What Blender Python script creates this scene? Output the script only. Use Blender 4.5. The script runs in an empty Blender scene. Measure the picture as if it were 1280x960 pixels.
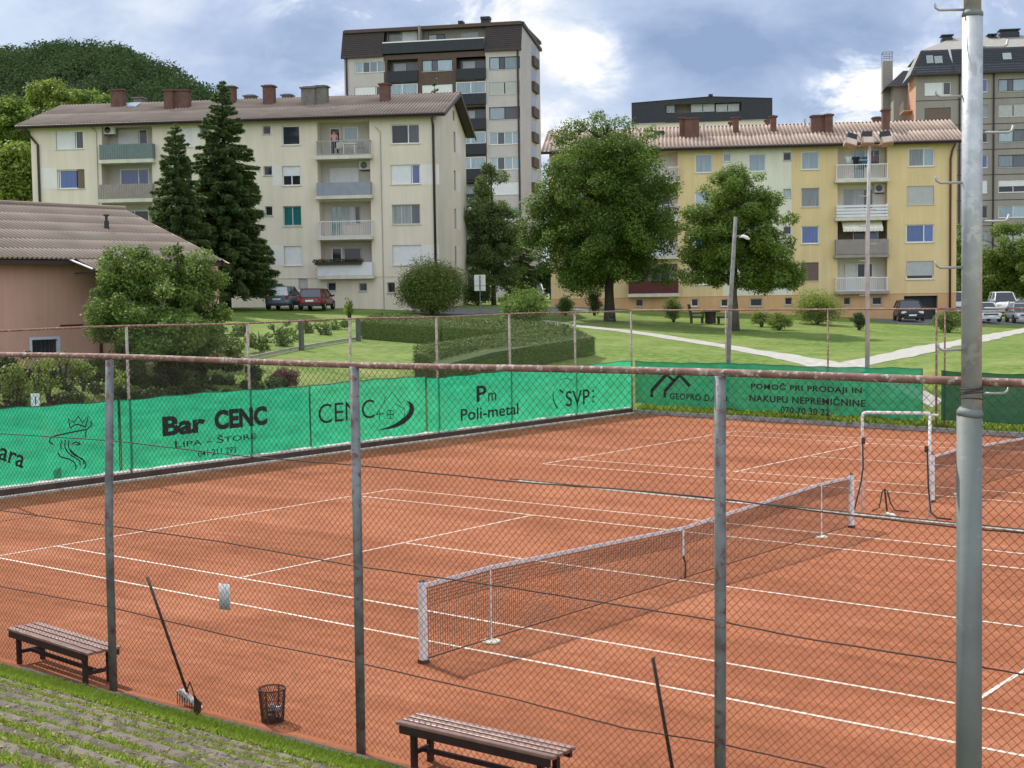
import bpy, math, random
import numpy as np
from mathutils import Vector, Matrix

random.seed(7)
rng = np.random.default_rng(11)
scene = bpy.context.scene
COL = scene.collection
PI = math.pi

# ------------------------------------------------------------------ camera model
YAW, PITCH, ROLL = (math.radians(a) for a in (-38.93841477, -3.62505351, -0.89926936))
CAM = np.array([12.27314371, -19.65337916, 4.7942738])
F = 1742.5


def _rot():
    cy, sy, cp, sp = math.cos(YAW), math.sin(YAW), math.cos(PITCH), math.sin(PITCH)
    f = np.array([sy * cp, cy * cp, sp])
    r = np.array([cy, -sy, 0.0])
    u = np.cross(r, f)
    c, s = math.cos(ROLL), math.sin(ROLL)
    return np.array([c * r + s * u, -s * r + c * u, f])


RC = _rot()


def ray(u, v):
    return RC.T @ np.array([(u - 640) / F, -(v - 480) / F, 1.0])


def dp(u, v, depth):
    return CAM + ray(u, v) * depth


def depth_of(p):
    return float((np.asarray(p, float) - CAM) @ RC[2])


def gz(u, v, z=0.0):
    d = ray(u, v)
    return CAM + d * ((z - CAM[2]) / d[2])


def plane_hit(u, v, p0, n):
    d = ray(u, v)
    return CAM + d * (np.dot(n, np.asarray(p0) - CAM) / np.dot(n, d))


_PS = np.array([-1e6, 0.0, 0.35, 1.0, 2.2, 3.6, 5.5, 8, 1e6])
_PZ = np.array([0.0, 0.0, 0.22, 0.55, 1.25, 1.82, 2.02, 2.08, 2.08])


def terr(x, y):
    x = np.asarray(x, float)
    y = np.asarray(y, float)
    sx = -19.5 - x
    sy = y - (27.15 - 0.1 * (np.clip(x, -19.2, 60) + 19.2))
    s = np.maximum(sx, sy)
    z = np.interp(s, _PS, _PZ)
    g = np.clip(s / 6.0, 0, 1)
    z = z + g * (0.056 * np.clip(-19.5 - x, 0, 40))
    z = z + g * 0.05 * np.sin(x * 0.35) * np.cos(y * 0.27 + 1)
    z = np.where(s <= 0, 0.0, z)
    return z


def gp(u, v, tmax=400.0):
    d = ray(u, v)
    t = np.linspace(15, tmax, 6000)
    P = CAM[None, :] + t[:, None] * d[None, :]
    below = P[:, 2] < terr(P[:, 0], P[:, 1])
    i = int(np.argmax(below)) if below.any() else len(t) - 1
    p = P[i].copy()
    p[2] = float(terr(p[0], p[1]))
    return p


# ------------------------------------------------------------------ materials
MATS = {}


def _nodes(name):
    m = bpy.data.materials.new(name)
    m.use_nodes = True
    nt = m.node_tree
    return m, nt, nt.nodes['Principled BSDF']


def mat(name, col, rough=0.7, var=0.12, scale=3.0, bump=0.0, bscale=None, metal=0.0, spec=0.3, col2=None, thr=None, detail=6.0, streak=0.0):
    """plain weathered surface: base colour modulated by two noises, optional second colour where a third noise passes thr"""
    if name in MATS:
        return MATS[name]
    m, nt, b = _nodes(name)
    L = nt.links
    tc = nt.nodes.new('ShaderNodeTexCoord')
    n1 = nt.nodes.new('ShaderNodeTexNoise')
    n1.inputs['Scale'].default_value = scale
    n1.inputs['Detail'].default_value = detail
    L.new(tc.outputs['Object'], n1.inputs['Vector'])
    mr = nt.nodes.new('ShaderNodeMapRange')
    mr.inputs['From Min'].default_value = 0.3
    mr.inputs['From Max'].default_value = 0.7
    mr.inputs['To Min'].default_value = 1 - var
    mr.inputs['To Max'].default_value = 1 + var
    L.new(n1.outputs['Fac'], mr.inputs['Value'])
    mix = nt.nodes.new('ShaderNodeMix')
    mix.data_type = 'RGBA'
    mix.blend_type = 'MULTIPLY'
    mix.inputs[0].default_value = 1.0
    mix.inputs[6].default_value = (*col, 1)
    L.new(mr.outputs['Result'], mix.inputs[7])
    out = mix.outputs[2]
    if col2 is not None:
        n2 = nt.nodes.new('ShaderNodeTexNoise')
        n2.inputs['Scale'].default_value = scale * 2.3
        n2.inputs['Detail'].default_value = 8
        n2.inputs['Roughness'].default_value = 0.65
        L.new(tc.outputs['Object'], n2.inputs['Vector'])
        r2 = nt.nodes.new('ShaderNodeMapRange')
        r2.inputs['From Min'].default_value = (thr or 0.55) - 0.04
        r2.inputs['From Max'].default_value = (thr or 0.55) + 0.04
        L.new(n2.outputs['Fac'], r2.inputs['Value'])
        mx = nt.nodes.new('ShaderNodeMix')
        mx.data_type = 'RGBA'
        L.new(r2.outputs['Result'], mx.inputs[0])
        L.new(out, mx.inputs[6])
        mx.inputs[7].default_value = (*col2, 1)
        out = mx.outputs[2]
    if streak:
        mp = nt.nodes.new('ShaderNodeMapping')
        mp.inputs['Scale'].default_value = (1.6, 1.6, 0.10)
        L.new(tc.outputs['Object'], mp.inputs['Vector'])
        n4 = nt.nodes.new('ShaderNodeTexNoise')
        n4.inputs['Scale'].default_value = 1.5
        n4.inputs['Detail'].default_value = 8
        n4.inputs['Roughness'].default_value = 0.7
        L.new(mp.outputs[0], n4.inputs['Vector'])
        r4 = nt.nodes.new('ShaderNodeMapRange')
        r4.inputs['From Min'].default_value = 0.35
        r4.inputs['From Max'].default_value = 0.7
        r4.inputs['To Min'].default_value = 1 + streak * .4
        r4.inputs['To Max'].default_value = 1 - streak
        L.new(n4.outputs['Fac'], r4.inputs['Value'])
        m4 = nt.nodes.new('ShaderNodeMix')
        m4.data_type = 'RGBA'
        m4.blend_type = 'MULTIPLY'
        m4.inputs[0].default_value = 1.0
        L.new(out, m4.inputs[6])
        L.new(r4.outputs['Result'], m4.inputs[7])
        out = m4.outputs[2]
    L.new(out, b.inputs['Base Color'])
    b.inputs['Roughness'].default_value = rough
    b.inputs['Metallic'].default_value = metal
    b.inputs['Specular IOR Level'].default_value = spec
    if bump:
        n3 = nt.nodes.new('ShaderNodeTexNoise')
        n3.inputs['Scale'].default_value = bscale or scale * 8
        n3.inputs['Detail'].default_value = 5
        L.new(tc.outputs['Object'], n3.inputs['Vector'])
        bp = nt.nodes.new('ShaderNodeBump')
        bp.inputs['Strength'].default_value = bump
        bp.inputs['Distance'].default_value = 0.02
        L.new(n3.outputs['Fac'], bp.inputs['Height'])
        L.new(bp.outputs['Normal'], b.inputs['Normal'])
    MATS[name] = m
    return m


def corrugated(name, crest, valley):  # valleys darkened for dirt and to paint in the ribs' shade stripes
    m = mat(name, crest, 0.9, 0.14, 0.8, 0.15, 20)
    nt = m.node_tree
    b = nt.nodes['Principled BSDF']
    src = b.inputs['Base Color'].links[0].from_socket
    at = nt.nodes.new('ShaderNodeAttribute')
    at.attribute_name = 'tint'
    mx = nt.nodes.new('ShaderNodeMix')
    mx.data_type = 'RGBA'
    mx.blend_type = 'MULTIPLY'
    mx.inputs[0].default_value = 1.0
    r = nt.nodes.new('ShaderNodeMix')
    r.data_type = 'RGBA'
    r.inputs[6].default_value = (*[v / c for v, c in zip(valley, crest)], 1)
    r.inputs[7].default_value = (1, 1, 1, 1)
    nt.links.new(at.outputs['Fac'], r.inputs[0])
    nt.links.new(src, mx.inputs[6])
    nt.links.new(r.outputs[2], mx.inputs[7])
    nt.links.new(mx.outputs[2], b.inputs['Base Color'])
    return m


def glass(name, col, rough=0.06, spec=0.9):
    if name in MATS:
        return MATS[name]
    m, nt, b = _nodes(name)
    L = nt.links
    oi = nt.nodes.new('ShaderNodeObjectInfo')
    tc = nt.nodes.new('ShaderNodeTexCoord')
    mp = nt.nodes.new('ShaderNodeMapping')
    mp.inputs['Scale'].default_value = (6, 6, .5)
    L.new(tc.outputs['Object'], mp.inputs['Vector'])
    nz = nt.nodes.new('ShaderNodeTexNoise')
    nz.inputs['Scale'].default_value = 1.3
    nz.inputs['Detail'].default_value = 4
    L.new(mp.outputs[0], nz.inputs['Vector'])
    a1 = nt.nodes.new('ShaderNodeMath')
    a1.operation = 'MULTIPLY_ADD'
    L.new(oi.outputs['Random'], a1.inputs[0])
    a1.inputs[1].default_value = 0.8
    a1.inputs[2].default_value = 0.1
    a2 = nt.nodes.new('ShaderNodeMath')
    a2.operation = 'ADD'
    L.new(a1.outputs[0], a2.inputs[0])
    L.new(nz.outputs['Fac'], a2.inputs[1])
    mx = nt.nodes.new('ShaderNodeMix')
    mx.data_type = 'RGBA'
    mx.blend_type = 'MULTIPLY'
    mx.inputs[0].default_value = 1.0
    mx.inputs[6].default_value = (*col, 1)
    L.new(a2.outputs[0], mx.inputs[7])
    L.new(mx.outputs[2], b.inputs['Base Color'])
    b.inputs['Roughness'].default_value = rough
    b.inputs['Specular IOR Level'].default_value = spec
    b.inputs['IOR'].default_value = 1.6
    MATS[name] = m
    return m


def leaf_mat(name, dark, light, trans=0.35, gloss=0.25):
    dark = (dark[0] * .92, dark[1] * 1.04, dark[2] * .72)
    light = (light[0] * .95, light[1] * 1.06, light[2] * .72)
    if name in MATS:
        return MATS[name]
    m, nt, b = _nodes(name)
    L = nt.links
    at = nt.nodes.new('ShaderNodeAttribute')
    at.attribute_name = 'tint'
    ramp = nt.nodes.new('ShaderNodeMix')
    ramp.data_type = 'RGBA'
    ramp.inputs[6].default_value = (*dark, 1)
    ramp.inputs[7].default_value = (*light, 1)
    L.new(at.outputs['Fac'], ramp.inputs[0])
    L.new(ramp.outputs[2], b.inputs['Base Color'])
    b.inputs['Roughness'].default_value = 0.55
    b.inputs['Specular IOR Level'].default_value = gloss
    tr = nt.nodes.new('ShaderNodeBsdfTranslucent')
    hs = nt.nodes.new('ShaderNodeHueSaturation')
    hs.inputs['Value'].default_value = 1.35
    hs.inputs['Hue'].default_value = 0.485
    L.new(ramp.outputs[2], hs.inputs['Color'])
    L.new(hs.outputs['Color'], tr.inputs['Color'])
    mx = nt.nodes.new('ShaderNodeMixShader')
    mx.inputs[0].default_value = trans
    L.new(b.outputs[0], mx.inputs[1])
    L.new(tr.outputs[0], mx.inputs[2])
    L.new(mx.outputs[0], nt.nodes['Material Output'].inputs['Surface'])
    MATS[name] = m
    return m


# ------------------------------------------------------------------ objects
def tag(o, label=None, cat=None, group=None, kind=None):
    if label:
        o['label'] = label
    if cat:
        o['category'] = cat
    if group:
        o['group'] = group
    if kind:
        o['kind'] = kind
    return o


def thing(name, label, cat, loc=(0, 0, 0), rz=0.0, group=None):
    o = bpy.data.objects.new(name, None)
    o.empty_display_size = 0.2
    COL.objects.link(o)
    o.location = tuple(float(c) for c in loc)
    o.rotation_euler = (0, 0, rz)
    return tag(o, label, cat, group)


def copy_tree(o, parent=None):
    c = o.copy()
    COL.objects.link(c)
    c.parent = parent
    for ch in list(o.children):
        copy_tree(ch, c)
    return c


class MB:
    def __init__(s):
        s.v = []
        s.f = []

    def quad(s, a, b, c, d):
        n = len(s.v)
        s.v += [tuple(a), tuple(b), tuple(c), tuple(d)]
        s.f.append((n, n + 1, n + 2, n + 3))
        return s

    def poly(s, pts):
        n = len(s.v)
        s.v += [tuple(p) for p in pts]
        s.f.append(tuple(range(n, n + len(pts))))
        return s

    def box(s, x0, x1, y0, y1, z0, z1):
        n = len(s.v)
        s.v += [(x0, y0, z0), (x1, y0, z0), (x1, y1, z0), (x0, y1, z0), (x0, y0, z1), (x1, y0, z1), (x1, y1, z1), (x0, y1, z1)]
        s.f += [tuple(n + i for i in q) for q in ((0, 3, 2, 1), (4, 5, 6, 7), (0, 1, 5, 4), (1, 2, 6, 5), (2, 3, 7, 6), (3, 0, 4, 7))]
        return s

    def tube(s, pts, r, n=8, cap=True):
        pts = [Vector(p) for p in pts]
        rs = r if isinstance(r, (list, tuple)) else [r] * len(pts)
        base = len(s.v)
        ref = None
        for i, p in enumerate(pts):
            t = (pts[min(i + 1, len(pts) - 1)] - pts[max(i - 1, 0)])
            t = t.normalized() if t.length > 1e-9 else Vector((0, 0, 1))
            if ref is None:
                ref = Vector((0, 0, 1)) if abs(t.z) < 0.9 else Vector((1, 0, 0))
            a = ref - t * ref.dot(t)
            if a.length < 1e-6:
                a = t.orthogonal()
            a.normalize()
            ref = a
            b = t.cross(a)
            for k in range(n):
                w = 2 * PI * k / n
                s.v.append(tuple(p + (a * math.cos(w) + b * math.sin(w)) * rs[i]))
        for i in range(len(pts) - 1):
            for k in range(n):
                k2 = (k + 1) % n
                s.f.append((base + i * n + k, base + i * n + k2, base + (i + 1) * n + k2, base + (i + 1) * n + k))
        if cap:
            s.f.append(tuple(base + k for k in reversed(range(n))))
            e = base + (len(pts) - 1) * n
            s.f.append(tuple(e + k for k in range(n)))
        return s

    def lathe(s, prof, n=16, c=(0, 0, 0)):
        base = len(s.v)
        for r, z in prof:
            for k in range(n):
                w = 2 * PI * k / n
                s.v.append((c[0] + r * math.cos(w), c[1] + r * math.sin(w), c[2] + z))
        for i in range(len(prof) - 1):
            for k in range(n):
                k2 = (k + 1) % n
                s.f.append((base + i * n + k, base + i * n + k2, base + (i + 1) * n + k2, base + (i + 1) * n + k))
        return s

    def prism(s, poly, axis, a, b):
        """extrude a 2-D polygon along axis ('x' or 'y' or 'z') from a to b"""
        def P(p, t):
            return {'x': (t, p[0], p[1]), 'y': (p[0], t, p[1]), 'z': (p[0], p[1], t)}[axis]
        n = len(poly)
        base = len(s.v)
        s.v += [P(p, a) for p in poly] + [P(p, b) for p in poly]
        s.f.append(tuple(base + i for i in reversed(range(n))))
        s.f.append(tuple(base + n + i for i in range(n)))
        for i in range(n):
            j = (i + 1) % n
            s.f.append((base + i, base + j, base + n + j, base + n + i))
        return s

    def build(s, name, m, parent=None, smooth=False, bevel=0.0):
        me = bpy.data.meshes.new(name)
        me.from_pydata(s.v, [], s.f)
        me.update()
        if smooth:
            me.shade_smooth()
        if m:
            me.materials.append(m)
        o = bpy.data.objects.new(name, me)
        COL.objects.link(o)
        if parent is not None:
            o.parent = parent
        if bevel:
            md = o.modifiers.new('Bevel', 'BEVEL')
            md.width = bevel
            md.segments = 2
            md.limit_method = 'ANGLE'
        return o


def np_mesh(name, V, Q, m, parent=None, tint=None, smooth=False):
    """fast mesh from numpy verts (N,3) and faces (M,k)"""
    V = np.ascontiguousarray(V, dtype=np.float32)
    Q = np.ascontiguousarray(Q, dtype=np.int32)
    k = Q.shape[1]
    me = bpy.data.meshes.new(name)
    me.vertices.add(len(V))
    me.vertices.foreach_set('co', V.ravel())
    me.loops.add(Q.size)
    me.loops.foreach_set('vertex_index', Q.ravel())
    me.polygons.add(len(Q))
    me.polygons.foreach_set('loop_start', np.arange(0, Q.size, k, dtype=np.int32))
    me.polygons.foreach_set('loop_total', np.full(len(Q), k, dtype=np.int32))
    if smooth:
        me.polygons.foreach_set('use_smooth', np.ones(len(Q), dtype=bool))
    me.update(calc_edges=True)
    if tint is not None:
        a = me.attributes.new('tint', 'FLOAT', 'FACE')
        a.data.foreach_set('value', np.ascontiguousarray(tint, dtype=np.float32))
    if m:
        me.materials.append(m)
    o = bpy.data.objects.new(name, me)
    COL.objects.link(o)
    if parent is not None:
        o.parent = parent
    return o


def unit(a):
    return a / np.maximum(np.linalg.norm(a, axis=-1, keepdims=True), 1e-9)


def leaf_quads(P, N, size, aspect=0.6, along=None):
    """rhombic leaves at P facing N; along = long-axis direction (or random)"""
    n = len(P)
    size = np.broadcast_to(size, (n,))[:, None]
    A = rng.normal(size=(n, 3)) if along is None else along
    A = unit(A - N * np.sum(A * N, 1, keepdims=True))
    B = np.cross(N, A)
    fold = N * size * 0.12
    V = np.stack([P - A * size * 0.5, P + B * size * aspect * 0.5 + fold, P + A * size * 0.5, P - B * size * aspect * 0.5 + fold], 1)
    Q = np.arange(4 * n).reshape(n, 4)
    return V.reshape(-1, 3), Q


def blob_leaves(clumps, n, leaf, up=0.7, flat=0.75, shell=0.55, noise=0.6):
    """clumps: array (K,4) x,y,z,r.  leaves scattered through each clump, denser to its outside"""
    c = np.asarray(clumps, float)
    w = c[:, 3] ** 2
    idx = rng.choice(len(c), n, p=w / w.sum())
    d = unit(rng.normal(size=(n, 3)))
    rr = c[idx, 3] * (shell + (1.08 - shell) * rng.random(n) ** 0.8) * (0.75 + 0.35 * rng.random(n))
    off = d * rr[:, None]
    off[:, 2] *= flat
    P = c[idx, :3] + off
    N = unit(rng.normal(size=(n, 3)) * noise + d * 0.6 + np.array([0, 0, up]))
    V, Q = leaf_quads(P, N, leaf * (0.6 + 0.8 * rng.random(n)))
    t = np.clip(0.5 + 0.22 * rng.normal(size=n) + 0.12 * (rng.random(len(c))[idx] - 0.5) * 4, 0, 1)
    return V, Q, t


def env_clumps(K, env, rmin, rmax, pw=0.45):
    """clump centres in a union of ellipsoids env = [(cx,cy,cz,rx,ry,rz)]"""
    e = np.asarray(env, float)
    vol = e[:, 3] * e[:, 4] * e[:, 5]
    idx = rng.choice(len(e), K, p=vol / vol.sum())
    d = unit(rng.normal(size=(K, 3)))
    r = rng.random(K) ** pw
    P = e[idx, :3] + d * r[:, None] * e[idx, 3:6]
    return np.concatenate([P, (rmin + (rmax - rmin) * rng.random(K))[:, None]], 1)

# ================================================================== SETTING
SUN_DIR = np.array([-0.96 * math.cos(math.radians(48.6)), 0.265 * math.cos(math.radians(48.6)), math.sin(math.radians(48.6))])
SUN_DIR = SUN_DIR / np.linalg.norm(SUN_DIR)


def make_world():
    w = bpy.data.worlds.new('World')
    scene.world = w
    w.use_nodes = True
    nt = w.node_tree
    L = nt.links
    N = nt.nodes
    for n in list(N):
        N.remove(n)
    out = N.new('ShaderNodeOutputWorld')
    sky = N.new('ShaderNodeTexSky')
    sky.sky_type = 'NISHITA'
    sky.sun_disc = False
    sky.sun_elevation = math.asin(SUN_DIR[2])
    sky.sun_rotation = math.atan2(SUN_DIR[0], SUN_DIR[1])
    sky.air_density = 1.2
    sky.dust_density = 1.0
    bg1 = N.new('ShaderNodeBackground')
    bg1.inputs['Strength'].default_value = 0.11
    L.new(sky.outputs[0], bg1.inputs['Color'])
    tc = N.new('ShaderNodeTexCoord')
    sep = N.new('ShaderNodeSeparateXYZ')
    L.new(tc.outputs['Generated'], sep.inputs[0])

    def math_(op, a, b=None, clamp=False):
        n = N.new('ShaderNodeMath')
        n.operation = op
        n.use_clamp = clamp
        for i, x in enumerate((a, b)):
            if x is None:
                continue
            if isinstance(x, (int, float)):
                n.inputs[i].default_value = x
            else:
                L.new(x, n.inputs[i])
        return n.outputs[0]

    zz = math_('ADD', math_('MAXIMUM', sep.outputs[2], 0.0), 0.22)
    cx = math_('DIVIDE', sep.outputs[0], zz)
    cy = math_('DIVIDE', sep.outputs[1], zz)
    comb = N.new('ShaderNodeVectorMath')
    comb.operation = 'MULTIPLY'
    L.new(tc.outputs['Generated'], comb.inputs[0])
    comb.inputs[1].default_value = (1.0, 1.0, 1.75)

    def noise(scale, detail, rough, dist, off):
        mp = N.new('ShaderNodeMapping')
        mp.inputs['Location'].default_value = off
        L.new(comb.outputs[0], mp.inputs['Vector'])
        n = N.new('ShaderNodeTexNoise')
        n.inputs['Scale'].default_value = scale
        n.inputs['Detail'].default_value = detail
        n.inputs['Roughness'].default_value = rough
        n.inputs['Distortion'].default_value = dist
        L.new(mp.outputs[0], n.inputs['Vector'])
        return n.outputs['Fac']

    n_cov = noise(2.2, 7, 0.5, 0.35, (2.3, 0.4, 0))
    n_a = noise(4.2, 10, 0.55, 0.25, (5.1, -1.2, 0))
    n_b = noise(13.0, 10, 0.60, 0.3, (1.1, 3.2, 0))
    n_lum = math_('ADD', math_('MULTIPLY', math_('ADD', n_a, -0.5), 0.55), math_('ADD', math_('MULTIPLY', math_('ADD', n_b, -0.5), 0.38), 0.485))

    def spot(u, v, deg, amp):
        """a cloud puff in a fixed direction of the sky"""
        d = ray(u, v)
        d = d / np.linalg.norm(d)
        dot = N.new('ShaderNodeVectorMath')
        dot.operation = 'DOT_PRODUCT'
        nrm = N.new('ShaderNodeVectorMath')
        nrm.operation = 'NORMALIZE'
        L.new(tc.outputs['Generated'], nrm.inputs[0])
        L.new(nrm.outputs[0], dot.inputs[0])
        dot.inputs[1].default_value = tuple(d)
        mr = N.new('ShaderNodeMapRange')
        mr.interpolation_type = 'SMOOTHSTEP'
        mr.inputs['From Min'].default_value = math.cos(math.radians(deg))
        mr.inputs['From Max'].default_value = 1.0
        mr.inputs['To Min'].default_value = 0
        mr.inputs['To Max'].default_value = amp
        L.new(dot.outputs['Value'], mr.inputs['Value'])
        return mr.outputs[0]

    lum = n_lum
    puff = math_('MULTIPLY', math_('ADD', n_b, -0.46), 7.0, True)
    for s in ((460, 15, 5.0, 0.24), (580, -30, 5, 0.22), (738, 78, 2.1, 0.27), (1100, 128, 3.4, 0.42), (1060, 150, 3.0, 0.2), (1275, 10, 4, 0.24), (690, 190, 2.6, 0.30), (690, 90, 3.5, 0.07),
              (820, 10, 5.0, -0.05), (1000, 60, 5.5, -0.10), (880, 90, 3.5, -0.08), (120, -10, 6.0, 0.05), (330, 70, 4, -0.04), (60, 30, 4, -0.03)):
        lum = math_('ADD', lum, math_('MULTIPLY', spot(*s), puff) if s[3] > .1 else spot(*s))
    # unseen clouds behind the viewer whitened as added fill for the shaded facades
    back = N.new('ShaderNodeVectorMath')
    back.operation = 'DOT_PRODUCT'
    L.new(tc.outputs['Generated'], back.inputs[0])
    back.inputs[1].default_value = (0.63, -0.78, 0.25)
    backf = N.new('ShaderNodeMapRange')
    backf.inputs['From Min'].default_value = -0.1
    backf.inputs['From Max'].default_value = 0.8
    backf.inputs['To Min'].default_value = 0.0
    backf.inputs['To Max'].default_value = 0.14
    L.new(back.outputs['Value'], backf.inputs['Value'])
    lum = math_('ADD', lum, backf.outputs[0])
    ramp = N.new('ShaderNodeValToRGB')
    cr = ramp.color_ramp
    cr.elements[0].position = 0.30
    cr.elements[0].color = (0.27, 0.37, 0.57, 1)
    cr.elements[1].position = 0.78
    cr.elements[1].color = (1.0, 0.98, 0.95, 1)
    e = cr.elements.new(0.47)
    e.color = (0.46, 0.56, 0.76, 1)
    e = cr.elements.new(0.60)
    e.color = (0.68, 0.75, 0.87, 1)
    L.new(lum, ramp.inputs[0])
    bg2 = N.new('ShaderNodeBackground')
    L.new(ramp.outputs[0], bg2.inputs['Color'])
    bst = N.new('ShaderNodeMapRange')
    bst.inputs['From Min'].default_value = -0.15
    bst.inputs['From Max'].default_value = 0.75
    bst.inputs['To Min'].default_value = 0.98
    bst.inputs['To Max'].default_value = 1.75  # added fill: unseen sky behind the viewer made stronger
    L.new(back.outputs['Value'], bst.inputs['Value'])
    L.new(bst.outputs[0], bg2.inputs['Strength'])
    cov = N.new('ShaderNodeMapRange')
    cov.inputs['From Min'].default_value = 0.30
    cov.inputs['From Max'].default_value = 0.50
    cov.inputs['To Min'].default_value = 0.55
    cov.inputs['To Max'].default_value = 1.0
    L.new(n_cov, cov.inputs['Value'])
    mx = N.new('ShaderNodeMixShader')
    L.new(cov.outputs[0], mx.inputs[0])
    L.new(bg1.outputs[0], mx.inputs[1])
    L.new(bg2.outputs[0], mx.inputs[2])
    L.new(mx.outputs[0], out.inputs['Surface'])


make_world()
sl = bpy.data.lights.new('sun', 'SUN')
sl.energy = 4.3
sl.angle = math.radians(0.53)
sl.color = (1.0, 0.95, 0.86)
so = bpy.data.objects.new('sun', sl)
COL.objects.link(so)
so.rotation_euler = Vector((-SUN_DIR[0], -SUN_DIR[1], -SUN_DIR[2])).to_track_quat('-Z', 'Y').to_euler()

cd = bpy.data.cameras.new('camera')
cd.sensor_width = 36
cd.lens = F / 1280 * 36
cd.clip_end = 6000
cd.clip_start = 0.1
co = bpy.data.objects.new('camera', cd)
COL.objects.link(co)
M = Matrix.Identity(4)
for i in range(3):
    M[i][0], M[i][1], M[i][2], M[i][3] = RC[0][i], RC[1][i], -RC[2][i], CAM[i]
co.matrix_world = M
scene.camera = co
scene.view_settings.view_transform = 'Standard'
scene.view_settings.look = 'None'
scene.view_settings.exposure = 0.18
scene.view_settings.gamma = 1.0
scene.cycles.max_bounces = 6
scene.cycles.transparent_max_bounces = 16
scene.cycles.sample_clamp_indirect = 6.0


# ---- ground
def grass_mat(name, a, b, dry):
    m, nt, bs = _nodes(name)
    L = nt.links
    geo = nt.nodes.new('ShaderNodeNewGeometry')

    def nz(scale, det, sc=(1, 1, 1)):
        mp = nt.nodes.new('ShaderNodeMapping')
        mp.inputs['Scale'].default_value = sc
        L.new(geo.outputs['Position'], mp.inputs['Vector'])
        n = nt.nodes.new('ShaderNodeTexNoise')
        n.inputs['Scale'].default_value = scale
        n.inputs['Detail'].default_value = det
        n.inputs['Roughness'].default_value = 0.6
        L.new(mp.outputs[0], n.inputs['Vector'])
        r = nt.nodes.new('ShaderNodeMapRange')
        r.inputs['From Min'].default_value = 0.32
        r.inputs['From Max'].default_value = 0.68
        L.new(n.outputs['Fac'], r.inputs['Value'])
        return r.outputs[0], n.outputs['Fac']

    f1, _ = nz(0.22, 5)
    f2, raw = nz(3.2, 12)
    f3, _ = nz(0.55, 6, (1, 1, 1))
    m1 = nt.nodes.new('ShaderNodeMix')
    m1.data_type = 'RGBA'
    m1.inputs[6].default_value = (*a, 1)
    m1.inputs[7].default_value = (*b, 1)
    L.new(f2, m1.inputs[0])
    m2 = nt.nodes.new('ShaderNodeMix')
    m2.data_type = 'RGBA'
    L.new(m1.outputs[2], m2.inputs[6])
    m2.inputs[7].default_value = (*dry, 1)
    mu = nt.nodes.new('ShaderNodeMath')
    mu.operation = 'MULTIPLY'
    L.new(f1, mu.inputs[0])
    L.new(f3, mu.inputs[1])
    L.new(mu.outputs[0], m2.inputs[0])
    L.new(m2.outputs[2], bs.inputs['Base Color'])
    bs.inputs['Roughness'].default_value = 0.85
    bs.inputs['Specular IOR Level'].default_value = 0.1
    bp = nt.nodes.new('ShaderNodeBump')
    bp.inputs['Strength'].default_value = 0.6
    bp.inputs['Distance'].default_value = 0.06
    L.new(raw, bp.inputs['Height'])
    L.new(bp.outputs[0], bs.inputs['Normal'])
    MATS[name] = m
    return m


GRASS = grass_mat('lawn', (0.045, 0.098, 0.014), (0.170, 0.250, 0.046), (0.25, 0.27, 0.085))


def axis(lo, hi, fine_lo, fine_hi, step):
    a = list(np.arange(fine_lo, fine_hi, step))
    x = fine_hi
    st = step
    while x < hi:
        a.append(x)
        st *= 1.3
        x += st
    a.append(hi)
    x = fine_lo
    st = step
    b = []
    while x > lo:
        st *= 1.3
        x -= st
        b.append(max(x, lo))
    return np.array(sorted(set(b)) + a)


gxs = axis(-3000, 3000, -75, 14, 0.6)
gys = axis(-3000, 3000, -6, 100, 0.6)
GX, GY = np.meshgrid(gxs, gys, indexing='ij')
GZ = terr(GX, GY) - 0.03
nx, ny = GX.shape
ii = np.arange(nx * ny).reshape(nx, ny)
gQ = np.stack([ii[:-1, :-1], ii[1:, :-1], ii[1:, 1:], ii[:-1, 1:]], -1).reshape(-1, 4)
tag(np_mesh('ground', np.stack([GX, GY, GZ], -1).reshape(-1, 3), gQ, GRASS, smooth=True), kind='structure')


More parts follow.
